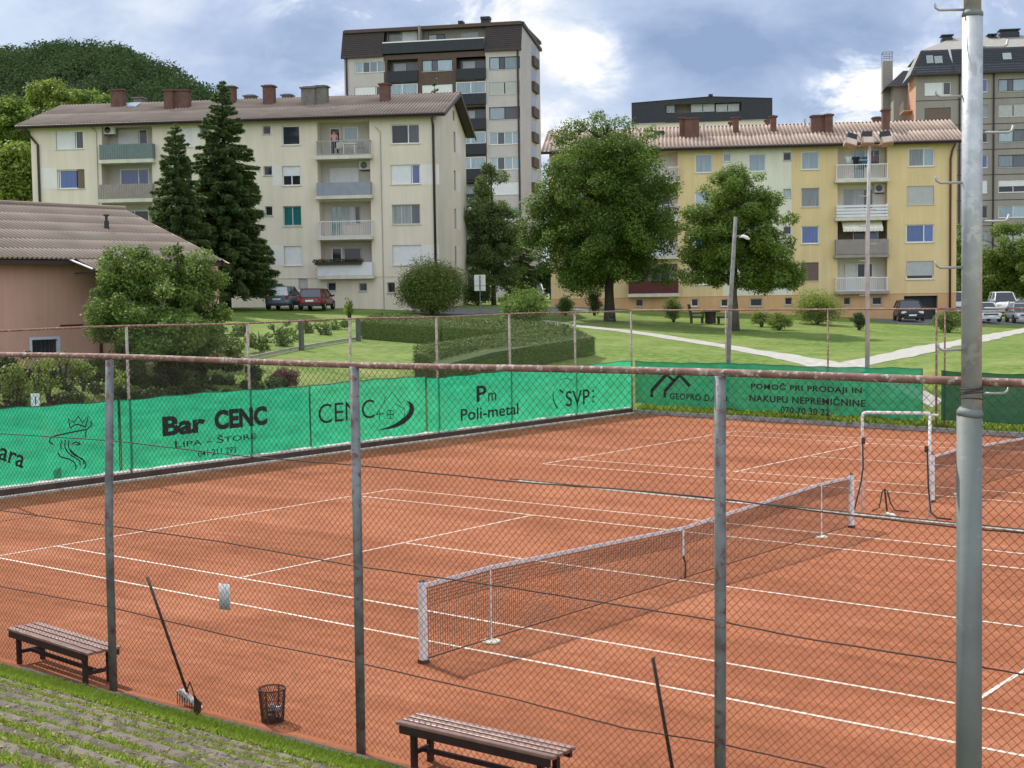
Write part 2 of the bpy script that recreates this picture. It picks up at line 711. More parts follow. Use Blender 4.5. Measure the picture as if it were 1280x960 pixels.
# ---- clay
def clay_mat():
    m, nt, bs = _nodes('clay')
    L = nt.links
    geo = nt.nodes.new('ShaderNodeNewGeometry')

    def nz(scale, det, sc=(1, 1, 1), rough=0.6, dist=0.0):
        mp = nt.nodes.new('ShaderNodeMapping')
        mp.inputs['Scale'].default_value = sc
        L.new(geo.outputs['Position'], mp.inputs['Vector'])
        n = nt.nodes.new('ShaderNodeTexNoise')
        n.inputs['Scale'].default_value = scale
        n.inputs['Detail'].default_value = det
        n.inputs['Roughness'].default_value = rough
        n.inputs['Distortion'].default_value = dist
        L.new(mp.outputs[0], n.inputs['Vector'])
        return n.outputs['Fac']

    big = nz(0.35, 6, (0.6, 1.3, 1), 0.6, 0.6)
    streak = nz(1.4, 6, (0.12, 1.6, 1), 0.6, 0.3)
    grain = nz(38, 4)
    add = nt.nodes.new('ShaderNodeMath')
    add.operation = 'MULTIPLY_ADD'
    L.new(streak, add.inputs[0])
    add.inputs[1].default_value = 0.45
    L.new(big, add.inputs[2])
    ramp = nt.nodes.new('ShaderNodeValToRGB')
    cr = ramp.color_ramp
    cr.elements[0].position = 0.50
    cr.elements[0].color = (0.222, 0.077, 0.037, 1)
    cr.elements[1].position = 0.95
    cr.elements[1].color = (0.380, 0.150, 0.078, 1)
    e = cr.elements.new(0.72)
    e.color = (0.297, 0.106, 0.051, 1)
    L.new(add.outputs[0], ramp.inputs[0])
    mx = nt.nodes.new('ShaderNodeMix')
    mx.data_type = 'RGBA'
    mx.blend_type = 'MULTIPLY'
    mx.inputs[0].default_value = 1.0
    mr = nt.nodes.new('ShaderNodeMapRange')
    mr.inputs['From Min'].default_value = 0.3
    mr.inputs['From Max'].default_value = 0.7
    mr.inputs['To Min'].default_value = 0.70
    mr.inputs['To Max'].default_value = 1.24
    scuff = nz(3.2, 9, (1, 1, 1), 0.72, 0.8)
    mm = nt.nodes.new('ShaderNodeMath')
    mm.operation = 'MULTIPLY_ADD'
    L.new(scuff, mm.inputs[0])
    mm.inputs[1].default_value = 0.75
    m5 = nt.nodes.new('ShaderNodeMath')
    m5.operation = 'MULTIPLY'
    L.new(grain, m5.inputs[0])
    m5.inputs[1].default_value = 0.25
    wv = nt.nodes.new('ShaderNodeTexWave')
    wv.inputs['Scale'].default_value = 1.1
    wv.inputs['Distortion'].default_value = 7.0
    wv.inputs['Detail'].default_value = 4
    wv.inputs['Detail Scale'].default_value = 0.5
    wv.bands_direction = 'Y'
    L.new(geo.outputs['Position'], wv.inputs['Vector'])
    m6 = nt.nodes.new('ShaderNodeMath')
    m6.operation = 'MULTIPLY_ADD'
    L.new(wv.outputs['Fac'], m6.inputs[0])
    m6.inputs[1].default_value = 0.07
    L.new(m5.outputs[0], m6.inputs[2])
    L.new(m6.outputs[0], mm.inputs[2])
    L.new(mm.outputs[0], mr.inputs['Value'])
    L.new(ramp.outputs[0], mx.inputs[6])
    L.new(mr.outputs[0], mx.inputs[7])
    L.new(mx.outputs[2], bs.inputs['Base Color'])
    bs.inputs['Roughness'].default_value = 0.95
    bs.inputs['Specular IOR Level'].default_value = 0.08
    bp = nt.nodes.new('ShaderNodeBump')
    bp.inputs['Strength'].default_value = 0.35
    bp.inputs['Distance'].default_value = 0.01
    L.new(grain, bp.inputs['Height'])
    L.new(bp.outputs[0], bs.inputs['Normal'])
    return m


CLAY = clay_mat()


def far_y(x):
    return 27.0 - 0.1 * (x + 19.2)


def near_y(x):
    return -9.53 + 0.026 * x


b = MB()
xs = np.linspace(-19.12, 34, 40)
for a, c in zip(xs[:-1], xs[1:]):
    b.quad((a, near_y(a) - 0.12, 0), (c, near_y(c) - 0.12, 0), (c, far_y(c) - 0.1, 0), (a, far_y(a) - 0.1, 0))
tag(b.build('clay_court', CLAY), kind='structure')


def line_mat():
    m, nt, bs = _nodes('court_line')
    L = nt.links
    geo = nt.nodes.new('ShaderNodeNewGeometry')
    n = nt.nodes.new('ShaderNodeTexNoise')
    n.inputs['Scale'].default_value = 9
    n.inputs['Detail'].default_value = 7
    n.inputs['Roughness'].default_value = 0.7
    L.new(geo.outputs['Position'], n.inputs['Vector'])
    r = nt.nodes.new('ShaderNodeMapRange')
    r.inputs['From Min'].default_value = 0.46
    r.inputs['From Max'].default_value = 0.70
    L.new(n.outputs['Fac'], r.inputs['Value'])
    mx = nt.nodes.new('ShaderNodeMix')
    mx.data_type = 'RGBA'
    mx.inputs[6].default_value = (0.78, 0.70, 0.58, 1)
    mx.inputs[7].default_value = (0.50, 0.22, 0.13, 1)
    L.new(r.outputs[0], mx.inputs[0])
    L.new(mx.outputs[2], bs.inputs['Base Color'])
    bs.inputs['Roughness'].default_value = 0.7
    return m


LINE = line_mat()
for yc in (0.0, 17.05):
    b = MB()
    w = 0.027

    def seg(x0, y0, x1, y1, z=0.005):
        if abs(x1 - x0) > abs(y1 - y0):
            b.quad((x0, y0 - w, z), (x1, y0 - w, z), (x1, y0 + w, z), (x0, y0 + w, z))
        else:
            b.quad((x0 - w, y0, z), (x0 + w, y0, z), (x0 + w, y1, z), (x0 - w, y1, z))
    for sy in (-5.485, 5.485):
        seg(-11.885, yc + sy, 11.885, yc + sy)
    for sy in (-4.115, 4.115):
        seg(-11.885, yc + sy, 11.885, yc + sy, 0.0055)
    for sx in (-11.885, 11.885):
        seg(sx, yc - 5.485, sx, yc + 5.485, 0.0065)
    for sx in (-6.4, 6.4):
        seg(sx, yc - 4.115, sx, yc + 4.115, 0.0065)
    seg(-6.4, yc, 6.4, yc, 0.0075)
    tag(b.build('court_markings', LINE), kind='structure')

# drain channel between the courts, kerbs along the fences
CONC = mat('pale_concrete', (0.42, 0.38, 0.32), 0.9, 0.25, 2.5, 0.4, 30, col2=(0.25, 0.17, 0.12), thr=0.6)
CONCD = mat('grey_concrete', (0.27, 0.25, 0.23), 0.9, 0.25, 2.0, 0.5, 30, col2=(0.13, 0.12, 0.10), thr=0.6)
TIMB = mat('dark_timber', (0.07, 0.04, 0.03), 0.8, 0.3, 3)


def drain_y(x):
    return 8.42 - 0.07 * (x + 10.0) * 0.55


b = MB()
b2 = MB()
xs = np.linspace(-10.2, 30, 30)
for a, c in zip(xs[:-1], xs[1:]):
    b.quad((a, drain_y(a) - 0.17, 0.012), (c, drain_y(c) - 0.17, 0.012), (c, drain_y(c), 0.012), (a, drain_y(a), 0.012))
tag(b.build('drain_kerb', CONC), kind='structure')
xs = np.linspace(-10.6, 30, 40)
for a, c in zip(xs[:-1], xs[1:]):
    h = 0.022
    b2.quad((a, drain_y(a) + 0.02, 0.003), (c, drain_y(c) + 0.02, 0.003), (c, drain_y(c) + 0.02, h), (a, drain_y(a) + 0.02, h))
    b2.quad((a, drain_y(a) + 0.02, h), (c, drain_y(c) + 0.02, h), (c, drain_y(c) + 0.09, h), (a, drain_y(a) + 0.09, h))
    b2.quad((a, drain_y(a) + 0.09, h), (c, drain_y(c) + 0.09, h), (c, drain_y(c) + 0.09, 0.003), (a, drain_y(a) + 0.09, 0.003))
tag(b2.build('drain_edge', TIMB), kind='structure')

XL = -19.2       # left fence line
b = MB().box(XL + 0.10, XL + 0.30, -9.3, 26.9, -0.02, 0.05)
tag(b.build('left_kerb', CONC, bevel=0.01), kind='structure')
b = MB().box(XL + 0.03, XL + 0.085, -9.3, 26.9, 0.0, 0.19)
tag(b.build('left_kerb_board', TIMB), kind='structure')
b = MB().box(XL - 0.42, XL + 0.02, -9.3, 26.9, -0.02, 0.235)
tag(b.build('left_footing', mat('footing', (0.55, 0.52, 0.48), 0.9, 0.15, 2)), kind='structure')
b = MB()
xs = np.linspace(-19.0, 30, 12)
for a, c in zip(xs[:-1], xs[1:]):
    ya, yc_ = far_y(a), far_y(c)
    b.quad((a, ya - 0.22, 0.01), (c, yc_ - 0.22, 0.01), (c, yc_ - 0.2, 0.15), (a, ya - 0.2, 0.15))
    b.quad((a, ya - 0.2, 0.15), (c, yc_ - 0.2, 0.15), (c, yc_ + 0.15, 0.15), (a, ya + 0.15, 0.15))
tag(b.build('far_kerb', CONCD), kind='structure')

# ---- path over the lawn
PATH = mat('path_gravel', (0.40, 0.375, 0.33), 0.95, 0.18, 3, 0.3, 40)


def ribbon(name, pix, width, m, dz=0.035, kind='structure'):
    P = [gp(*p) for p in pix]
    pts = []
    for a, c in zip(P[:-1], P[1:]):
        n = max(2, int(np.linalg.norm(c - a) / 0.4))
        for i in range(n):
            pts.append(a + (c - a) * i / n)
    pts.append(P[-1])
    pts = np.array(pts)
    for _ in range(25):
        pts[1:-1] = 0.5 * pts[1:-1] + 0.25 * (pts[:-2] + pts[2:])
    T = unit(np.gradient(pts[:, :2], axis=0))
    Nn = np.stack([-T[:, 1], T[:, 0]], 1)
    cols = 6
    V = []
    for j in range(cols):
        o = (j / (cols - 1) - 0.5)
        wob = 1 + 0.08 * np.sin(np.arange(len(pts)) * 0.7 + j * 2) if j in (0, cols - 1) else 1.0
        q = pts[:, :2] + Nn * (o * width * wob)[:, None] if not np.isscalar(wob) else pts[:, :2] + Nn * o * width
        V.append(np.stack([q[:, 0], q[:, 1], terr(q[:, 0], q[:, 1]) + dz], 1))
    V = np.stack(V, 1)
    n = len(pts)
    ids = np.arange(n * cols).reshape(n, cols)
    Q = np.stack([ids[:-1, :-1], ids[1:, :-1], ids[1:, 1:], ids[:-1, 1:]], -1).reshape(-1, 4)
    return tag(np_mesh(name, V.reshape(-1, 3), Q, m, smooth=True), kind=kind)


ribbon('path', [(672, 400), (740, 409), (830, 420), (915, 433), (985, 446), (1050, 461), (1075, 466)], 1.4, PATH, dz=-.016)
ribbon('path', [(1100, 474), (1130, 482), (1152, 491), (1172, 505)], .45, PATH, dz=-.01)
ribbon('path', [(1046, 459), (1085, 453), (1130, 442), (1185, 430), (1235, 421), (1300, 409), (1400, 398)], 1.7, PATH, dz=-.012)
ASPH = mat('asphalt', (0.17, 0.17, 0.175), 0.9, 0.15, 1.5)
ribbon('road', [(540, 391), (600, 387), (650, 388), (690, 386), (760, 384)], 4.5, ASPH, dz=-.014)
ribbon('parking', [(1100, 401), (1180, 402), (1260, 402), (1340, 402)], 7.0, ASPH, dz=-.018)


# ================================================================== FENCES
GALV = mat('galvanised_grey', (0.19, 0.195, 0.19), 0.65, 0.35, 5, 0.2, col2=(0.15, 0.085, 0.07), thr=0.57, metal=0.15)
RUST = mat('rusty_rail', (0.23, 0.118, 0.088), 0.75, 0.3, 8, 0.2, col2=(0.45, 0.385, 0.34), thr=0.57)
RUSTP = mat('rusty_post', (0.37, 0.32, 0.28), 0.8, 0.3, 5, 0.2, col2=(0.25, 0.15, 0.11), thr=0.57)
WIRE = mat('rusty_wire', (0.065, 0.040, 0.033), 0.7, 0.2, 4)
TWIRE = mat('tension_wire', (0.05, 0.035, 0.03), 0.7, 0.2, 4)


def wire_grid(P0, ex, ez, W, H, pitch, r, z0=0.0, wav=0.006, top_cut=None):
    """chain link: two families of diagonals, each a thin three-sided prism with a slight kink at the crossings"""
    segs = []
    out_v, out_q = [], []
    n = int((W + H) / pitch) + 1
    nrm = np.cross(ex, ez)
    for fam in (1, -1):
        for i in range(n):
            a0 = i * pitch - (H if fam == 1 else 0)
            # point (a, z): a = a0 + fam*z
            zs = [0, H]
            lo, hi = 0.0, H
            if fam == 1:
                lo = max(lo, -a0)
                hi = min(hi, W - a0)
            else:
                lo = max(lo, a0 - W)
                hi = min(hi, a0)
            if hi - lo < 0.05:
                continue
            k = max(2, int((hi - lo) / 0.32) + 1)
            z = np.linspace(lo, hi, k)
            a = a0 + fam * z
            wob = wav * np.sin(a * 2.1 + z * 3.3 + fam) + wav * 0.6 * np.sin(a * 7 + i)
            c = P0 + ex * (a + wob)[:, None] + ez * (z + z0 + wob * 0.7)[:, None] + nrm * (0.004 * fam + 0.01 * np.sin(a * 0.9 + z * 1.7))[:, None]
            d = unit(ex * fam + ez)
            s = np.cross(nrm, d)
            ring = [nrm * r, -nrm * r * 0.5 + s * r * 0.87, -nrm * r * 0.5 - s * r * 0.87]
            V = np.stack([c + q for q in ring], 1).reshape(-1, 3)
            ids = np.arange(k * 3).reshape(k, 3)
            Q = np.concatenate([np.stack([ids[:-1, j], ids[:-1, (j + 1) % 3], ids[1:, (j + 1) % 3], ids[1:, j]], -1) for j in range(3)])
            out_v.append(V)
            out_q.append(Q)
    base = 0
    Qs = []
    for V, Q in zip(out_v, out_q):
        Qs.append(Q + base)
        base += len(V)
    return np.concatenate(out_v), np.concatenate(Qs)


EZ = np.array([0, 0, 1.0])
# ---- near fence
nf = thing('chain_link_fence', 'tall near chain-link fence with grey posts and rusty top rail, behind the two benches', 'fence', (-2.27, near_y(-2.27), 0), 0, 'chain-link fences round the courts')
nf0 = np.array(nf.location)
POSTX = [-6.45, -2.27, 1.93, 6.2, 10.4]
for i, x in enumerate(POSTX):
    p = (x - nf0[0], near_y(x) - nf0[1], 0)
    b = MB().tube([(p[0], p[1], -0.1), (p[0] + 0.02, p[1], 2.0), (p[0] + (0.15 if i == 1 else 0.03), p[1], 4.09)], 0.05, 14)
    b.build('post', GALV, nf, smooth=True)
ra = np.array([-12.0, near_y(-12.0), 4.15]) - nf0
rb = np.array([12.0, near_y(12.0), 4.09]) - nf0
MB().tube([ra + (rb - ra) * t + np.array([0, 0, 0.012 * math.sin(t * 19)]) for t in np.linspace(0, 1, 30)], 0.033, 12).build('top_rail', RUST, nf, smooth=True)
exn = unit(np.array([1, 0.026, 0.0]))
P0 = np.array([-12.0, near_y(-12.0) + 0.055, 0.03])
V, Q = wire_grid(P0 - nf0, exn, EZ, 24.0, 4.06, 0.079, 0.0024)
np_mesh('wire_mesh', V, Q, WIRE, nf)
NP0, NN = np.array([0, near_y(0) + 0.06, 0]), np.array([-0.026, 1, 0.0])
for pix in ([(-150, 527), (0, 542), (142, 551), (310, 571), (450, 582), (640, 602), (780, 612), (897, 623), (1060, 644), (1203, 660), (1290, 667)],
            [(-150, 615), (0, 638), (142, 658), (275, 677), (440, 707), (640, 735), (765, 755), (897, 776), (1000, 797), (1200, 829), (1290, 845)],
            [(-150, 712), (0, 733), (142, 760), (320, 803), (450, 829), (640, 873), (780, 910), (897, 929), (1020, 957), (1200, 1000), (1290, 1020)]):
    pts = [plane_hit(u, v, NP0, NN) - nf0 for u, v in pix]
    fine = []
    for a, c in zip(pts[:-1], pts[1:]):
        for t in np.linspace(0, 1, 9)[:-1]:
            fine.append(a + (c - a) * t)
    fine = np.array(fine + [pts[-1]])
    fine[:, 2] += 0.0015 * np.sin(np.arange(len(fine)) * 1.9)
    MB().tube(fine, 0.0068, 5).build('tension_wire', TWIRE, nf)

# ---- left fence
lf = thing('chain_link_fence', 'long left chain-link fence with weathered posts carrying the bright green banners', 'fence', (XL, 2.9, 0), 0, 'chain-link fences round the courts')
lo_ = np.array(lf.location)
LPY = [-9.2, -5.2, -1.15, 2.92, 7.1, 11.24, 15.3, 19.2, 23.16, 26.98]
for y in LPY:
    MB().tube([(0, y - lo_[1], 0), (0, y - lo_[1], 4.13)], 0.04, 10).build('post', RUSTP, lf, smooth=True)
MB().tube([(0, y - lo_[1], 4.13 + 0.02 * math.sin(y * 0.7)) for y in np.linspace(-9.2, 27, 30)], 0.028, 8).build('top_rail', RUST, lf, smooth=True)
V, Q = wire_grid(np.array([XL - 0.045, -9.2, 0.25]) - lo_, np.array([0, 1.0, 0]), EZ, 36.2, 3.85, 0.079, 0.00065)
np_mesh('wire_mesh', V, Q, mat('grey_wire', (0.24, 0.22, 0.19), 0.5, 0.1, 4, metal=0.4), lf)
MB().tube([(-0.05, y - lo_[1], 3.25 + 0.10 * math.sin(y * 0.8)) for y in np.linspace(-9.2, 27, 40)], 0.004, 4).build('tension_wire', MATS['grey_wire'], lf)

# ---- far fence
ff = thing('chain_link_fence', 'far chain-link fence with thin rust-brown posts between the court and the lawn', 'fence', (-10.18, 26.1, 0), 0, 'chain-link fences round the courts')
fo = np.array(ff.location)
exf = unit(np.array([1, -0.1, 0.0]))
for x in (-14.6, -10.18, -6.02, -5.72, -1.6, 2.5, 6.7, 10.9):
    MB().tube([(x - fo[0], far_y(x) - fo[1], 0), (x - fo[0], far_y(x) - fo[1], 4.13)], 0.038 if x in (-6.02,) else 0.03, 10).build('post', RUSTP if x < -11 else RUST, ff, smooth=True)
MB().tube([(x - fo[0], far_y(x) - fo[1], 4.13) for x in np.linspace(-19.2, 12, 12)], 0.03, 8).build('top_rail', RUST, ff, smooth=True)
MB().tube([(x - fo[0], far_y(x) - fo[1], 4.02) for x in np.linspace(-5.72, -0.5, 4)], 0.022, 8).build('gate_rail', RUST, ff, smooth=True)
V, Q = wire_grid(np.array([-19.15, far_y(-19.15) + 0.04, 0.2]) - fo, exf, EZ, 31.0, 3.9, 0.079, 0.00065)
np_mesh('wire_mesh', V, Q, MATS['grey_wire'], ff)


# ================================================================== BANNERS
def banner_mat(name, diff, trans, ft, fh):
    m, nt, bs = _nodes(name)
    L = nt.links
    nt.nodes.remove(bs)
    geo = nt.nodes.new('ShaderNodeNewGeometry')
    n = nt.nodes.new('ShaderNodeTexNoise')
    n.inputs['Scale'].default_value = 1.6
    n.inputs['Detail'].default_value = 5
    mp = nt.nodes.new('ShaderNodeMapping')
    mp.inputs['Scale'].default_value = (1, 1, 3)
    L.new(geo.outputs['Position'], mp.inputs[0])
    L.new(mp.outputs[0], n.inputs['Vector'])
    r = nt.nodes.new('ShaderNodeMapRange')
    r.inputs['From Min'].default_value = 0.3
    r.inputs['From Max'].default_value = 0.7
    r.inputs['To Min'].default_value = 0.80
    r.inputs['To Max'].default_value = 1.16
    L.new(n.outputs['Fac'], r.inputs['Value'])

    def c(col):
        mx = nt.nodes.new('ShaderNodeMix')
        mx.data_type = 'RGBA'
        mx.blend_type = 'MULTIPLY'
        mx.inputs[0].default_value = 1
        mx.inputs[6].default_value = (*col, 1)
        L.new(r.outputs[0], mx.inputs[7])
        return mx.outputs[2]
    d = nt.nodes.new('ShaderNodeBsdfDiffuse')
    L.new(c(diff), d.inputs[0])
    t = nt.nodes.new('ShaderNodeBsdfTranslucent')
    L.new(c(trans), t.inputs[0])
    bp = nt.nodes.new('ShaderNodeBump')
    bp.inputs['Strength'].default_value = 0.5
    bp.inputs['Distance'].default_value = 0.1
    L.new(n.outputs['Fac'], bp.inputs['Height'])
    L.new(bp.outputs[0], d.inputs['Normal'])
    L.new(bp.outputs[0], t.inputs['Normal'])
    h = nt.nodes.new('ShaderNodeBsdfTransparent')
    m1 = nt.nodes.new('ShaderNodeMixShader')
    m1.inputs[0].default_value = ft
    L.new(d.outputs[0], m1.inputs[1])
    L.new(t.outputs[0], m1.inputs[2])
    m2 = nt.nodes.new('ShaderNodeMixShader')
    m2.inputs[0].default_value = fh
    L.new(m1.outputs[0], m2.inputs[1])
    L.new(h.outputs[0], m2.inputs[2])
    L.new(m2.outputs[0], nt.nodes['Material Output'].inputs['Surface'])
    return m


BANNER = banner_mat('green_mesh_fabric', (0.03, 0.33, 0.18), (0.04, 0.58, 0.31), 0.62, 0.13)
BANNERF = banner_mat('green_mesh_fabric_dense', (0.03, 0.34, 0.17), (0.03, 0.50, 0.26), 0.5, 0.10)
BANNERD = banner_mat('dark_green_mesh_fabric', (0.02, 0.11, 0.07), (0.02, 0.16, 0.10), 0.5, 0.10)
INK = mat('black_print', (0.012, 0.02, 0.018), 0.7, 0.2, 8)
SEAM = mat('dark_green_hem', (0.01, 0.11, 0.06), 0.8, 0.2, 8)

XB = XL + 0.075
LP0, LN = np.array([XB, 0, 0]), np.array([1.0, 0, 0])
FB0 = np.array([-19.1, far_y(-19.1) - 0.075, 0])
FN = unit(np.array([0.1, 1.0, 0]))


def banner(label, plane, a0, a1, z0t, z1, m, name='banner'):
    """plane 'l': a = world y on the left fence; plane 'f': a = distance along the far fence"""
    n = max(4, int((a1 - a0) / 0.22))
    A = np.linspace(a0, a1, n)
    rows = 7
    V = []
    for j in range(rows):
        t = j / (rows - 1)
        top = z1 - 0.035 * np.abs(np.sin((A - a0) * 2.2)) - 0.02 * np.sin(A * 0.9)
        bot = z0t + 0.02 * np.sin(A * 3.1) + 0.015 * np.sin(A * 7)
        z = bot + (top - bot) * t
        off = 0.004 * np.sin(A * 3 + t * 2)
        if plane == 'l':
            V.append(np.stack([XB + off, A, z], 1))
        else:
            P = FB0 + exf * A[:, None]
            V.append(np.stack([P[:, 0] - FN[0] * off, P[:, 1] - FN[1] * off, z], 1))
    V = np.stack(V, 1)
    ids = np.arange(n * rows).reshape(n, rows)
    Q = np.stack([ids[:-1, :-1], ids[1:, :-1], ids[1:, 1:], ids[:-1, 1:]], -1).reshape(-1, 4)
    mid = V[n // 2, 0].copy()
    root = thing(name, label, 'banner', mid, 0, 'printed banners hung on the fences')
    np_mesh('fabric', V.reshape(-1, 3) - mid, Q, m, root, smooth=True)
    hem = MB()
    for t, zz in ((0, a0), (n - 1, a1)):
        c = V[t] - mid
        hem.tube([c[0], c[3], c[-1]], 0.014, 4)
    hem.tube(V[:, -1] - mid, 0.012, 4)
    hem.build('hem', SEAM, root)
    root['mid'] = [float(q) for q in mid]
    return root


def pt(plane, u, v, lift=0.012):
    if plane == 'l':
        p = plane_hit(u, v, LP0, LN)
        return p + np.array([lift, 0, 0])
    p = plane_hit(u, v, FB0, FN)
    return p - FN * lift


def text_on(root, plane, body, lb, lt, rb, bold=0.0, shear=0.0, spacing=1.0, dipz=0.0, small=None):
    """lb, lt, rb: pixels of the word's bottom-left, top-left and bottom-right on the banner"""
    cu = bpy.data.curves.new('t', 'FONT')
    cu.body = body
    cu.size = 1.0
    cu.offset = bold
    cu.shear = shear
    cu.space_character = spacing
    cu.resolution_u = 4
    if small is not None:
        cu.small_caps_scale = small
        for ch, fm in zip(body, cu.body_format):
            fm.use_small_caps = True
    ob = bpy.data.objects.new('t', cu)
    COL.objects.link(ob)
    bpy.context.view_layer.update()
    me = bpy.data.meshes.new_from_object(ob.evaluated_get(bpy.context.evaluated_depsgraph_get()))
    bpy.data.objects.remove(ob)
    v = np.array([q.co[:] for q in me.vertices])
    x0, x1, y0, y1 = v[:, 0].min(), v[:, 0].max(), v[:, 1].min(), v[:, 1].max()
    A, B, C = pt(plane, *lb), pt(plane, *rb), pt(plane, *lt)
    ex = B - A
    ez = C - A
    s = (v[:, 0] - x0) / (x1 - x0)
    t = (v[:, 1] - y0) / (y1 - y0)
    mid = np.array(root['mid'])
    W = A + s[:, None] * np.array([ex[0], ex[1], dipz]) + t[:, None] * np.array([0, 0, ez[2]]) - mid
    me.vertices.foreach_set('co', W.astype(np.float32).ravel())
    me.update()
    me.materials.clear()
    me.materials.append(INK)
    me.name = 'lettering'
    o = bpy.data.objects.new('lettering', me)
    COL.objects.link(o)
    o.parent = root
    return o


def stroke(mb, plane, pix, w, mid, close=False):
    P = [pt(plane, *p) - mid for p in pix]
    if close:
        P.append(P[0])
    ws = w if isinstance(w, (list, tuple)) else [w] * len(P)
    n = (np.array([1.0, 0, 0]) if plane == 'l' else -FN)
    L_, R_ = [], []
    for i, p in enumerate(P):
        t = P[min(i + 1, len(P) - 1)] - P[max(i - 1, 0)]
        t = t / (np.linalg.norm(t) + 1e-9)
        s = np.cross(n, t)
        L_.append(p + s * ws[i] / 2)
        R_.append(p - s * ws[i] / 2)
    for i in range(len(P) - 1):
        mb.quad(L_[i], R_[i], R_[i + 1], L_[i + 1])


def py(u, v):
    return float(plane_hit(u, v, LP0, LN)[1])


def pa(u, v):
    return float(np.dot(plane_hit(u, v, FB0, FN) - FB0, exf))


def sm(pts, k=4):
    """Catmull-Rom through pixel points"""
    out = []
    n = len(pts)
    for i in range(n - 1):
        p0, p1, p2, p3 = pts[max(i - 1, 0)], pts[i], pts[i + 1], pts[min(i + 2, n - 1)]
        for j in range(k):
            t = j / k
            out.append(tuple(0.5 * (2 * p1[a] + (p2[a] - p0[a]) * t + (2 * p0[a] - 5 * p1[a] + 4 * p2[a] - p3[a]) * t * t + (3 * p1[a] - p0[a] - 3 * p2[a] + p3[a]) * t ** 3) for a in (0, 1)))
    out.append(pts[-1])
    return out


yA, yB, yC = py(150, 550), py(388, 530), py(533, 510)
bA = banner('bright green banner with a drawn head wearing a crown', 'l', -9.0, yA - 0.03, 0.29, 2.22, BANNER)
mid = np.array(bA['mid'])
s8 = lambda L: [(x / 8, 480 + y / 8) for x, y in L]
mb = MB()
for L in ([(700, 440), (680, 345), (735, 385), (780, 322), (825, 385), (880, 320), (852, 432)], [(545, 520), (700, 485), (860, 455), (905, 425), (918, 400), (900, 372)],
          [(860, 455), (855, 500), (848, 535)]):
    stroke(mb, 'l', s8(L), 0.035, mid)
for L in ([(700, 440), (735, 415), (780, 405), (852, 432)], [(545, 520), (505, 540), (495, 578), (530, 606)], [(620, 565), (603, 610), (612, 655)], [(655, 560), (645, 610), (665, 670), (720, 720), (790, 765), (800, 812)],
          [(690, 565), (682, 620), (715, 690), (790, 735), (845, 775), (855, 820), (832, 850)], [(575, 690), (610, 730), (690, 752), (740, 785), (757, 830), (752, 862)], [(715, 605), (755, 580), (800, 602), (755, 608)],
          [(700, 655), (760, 715), (825, 755), (838, 800)]):
    stroke(mb, 'l', sm(s8(L)), 0.033, mid)
mb.build('drawing', INK, bA)
text_on(bA, 'l', 'ara', (-2, 574), (-2, 557), (29, 571), bold=0.012, shear=0.35, dipz=-0.32)
bB = banner('bright green banner reading Bar in thick black letters above a phone number', 'l', yA + 0.03, yB - 0.02, 0.29, 2.20, BANNER)
text_on(bB, 'l', 'Bar', (203, 546), (203, 521), (257, 541), bold=0.045)
text_on(bB, 'l', 'CENC', (268, 538), (268, 513), (334, 532), bold=0.05)
text_on(bB, 'l', 'Lipa - \u0160tore', (218.5, 560), (218.5, 549), (320, 551), bold=0.006, small=0.8)
text_on(bB, 'l', '041 211 293', (247.5, 571.5), (247.5, 563.5), (295, 567), bold=0.008)
bC = banner('bright green banner with thin letters, a line-drawn house and a swoosh', 'l', yB + 0.02, yC - 0.03, 0.28, 2.19, BANNER)
text_on(bC, 'l', 'CENC', (398, 530), (398, 505.5), (468, 524), bold=-0.004)
mid = np.array(bC['mid'])
s4 = lambda L, x=320, y=420: [(x + a / 4, y + c / 4) for a, c in L]
mb = MB()
for L in ([(600, 395), (640, 330), (680, 282), (722, 335)], [(640, 330), (640, 312), (652, 300)], [(617, 375), (617, 430)], [(700, 340), (740, 365), (742, 400)], [(655, 372), (686, 372), (686, 412), (655, 412), (655, 372)],
          [(670, 372), (670, 412)], [(655, 392), (686, 392)], [(600, 392), (640, 388)]):
    stroke(mb, 'l', s4(L), 0.028, mid)
o_ = s4(sm([(745, 318), (778, 338), (790, 368), (775, 405), (735, 440), (680, 462), (598, 473)]))
i_ = s4(sm([(745, 318), (763, 340), (765, 368), (750, 395), (715, 425), (670, 450), (598, 473)]))
oc = [pt('l', *p) - mid for p in o_]
ic = [pt('l', *p) - mid for p in i_]
for k in range(len(oc) - 1):
    mb.quad(oc[k], ic[k], ic[k + 1], oc[k + 1])
mb.build('emblem', INK, bC)
bD = banner('bright green banner beside the far corner with squared letters and a round arc emblem', 'l', yC + 0.03, 26.85, 0.26, 2.12, BANNER)
text_on(bD, 'l', 'P', (595.5, 502.5), (595.5, 482.5), (608, 501), bold=0.02)
text_on(bD, 'l', 'm', (610, 501.5), (610, 491), (620, 500.5), bold=0.008)
text_on(bD, 'l', 'Poli-metal', (575.7, 526.5), (575.7, 511.5), (648, 520), bold=0.012)
text_on(bD, 'l', 'SVP', (707, 508.5), (707, 489), (737, 505), bold=0.006)
mid = np.array(bD['mid'])
mb = MB()
stroke(mb, 'l', sm([(716, 475), (705, 473), (695, 480), (691, 493), (693, 504), (697, 511)]), [0.02] * 12 + [0.06] * 9, mid)
stroke(mb, 'l', [(699, 487), (704, 491)], 0.08, mid)
for v in (489, 496, 502):
    stroke(mb, 'l', [(740, v), (742.5, v - 0.4)], 0.07, mid)
mb.build('emblem', INK, bD)

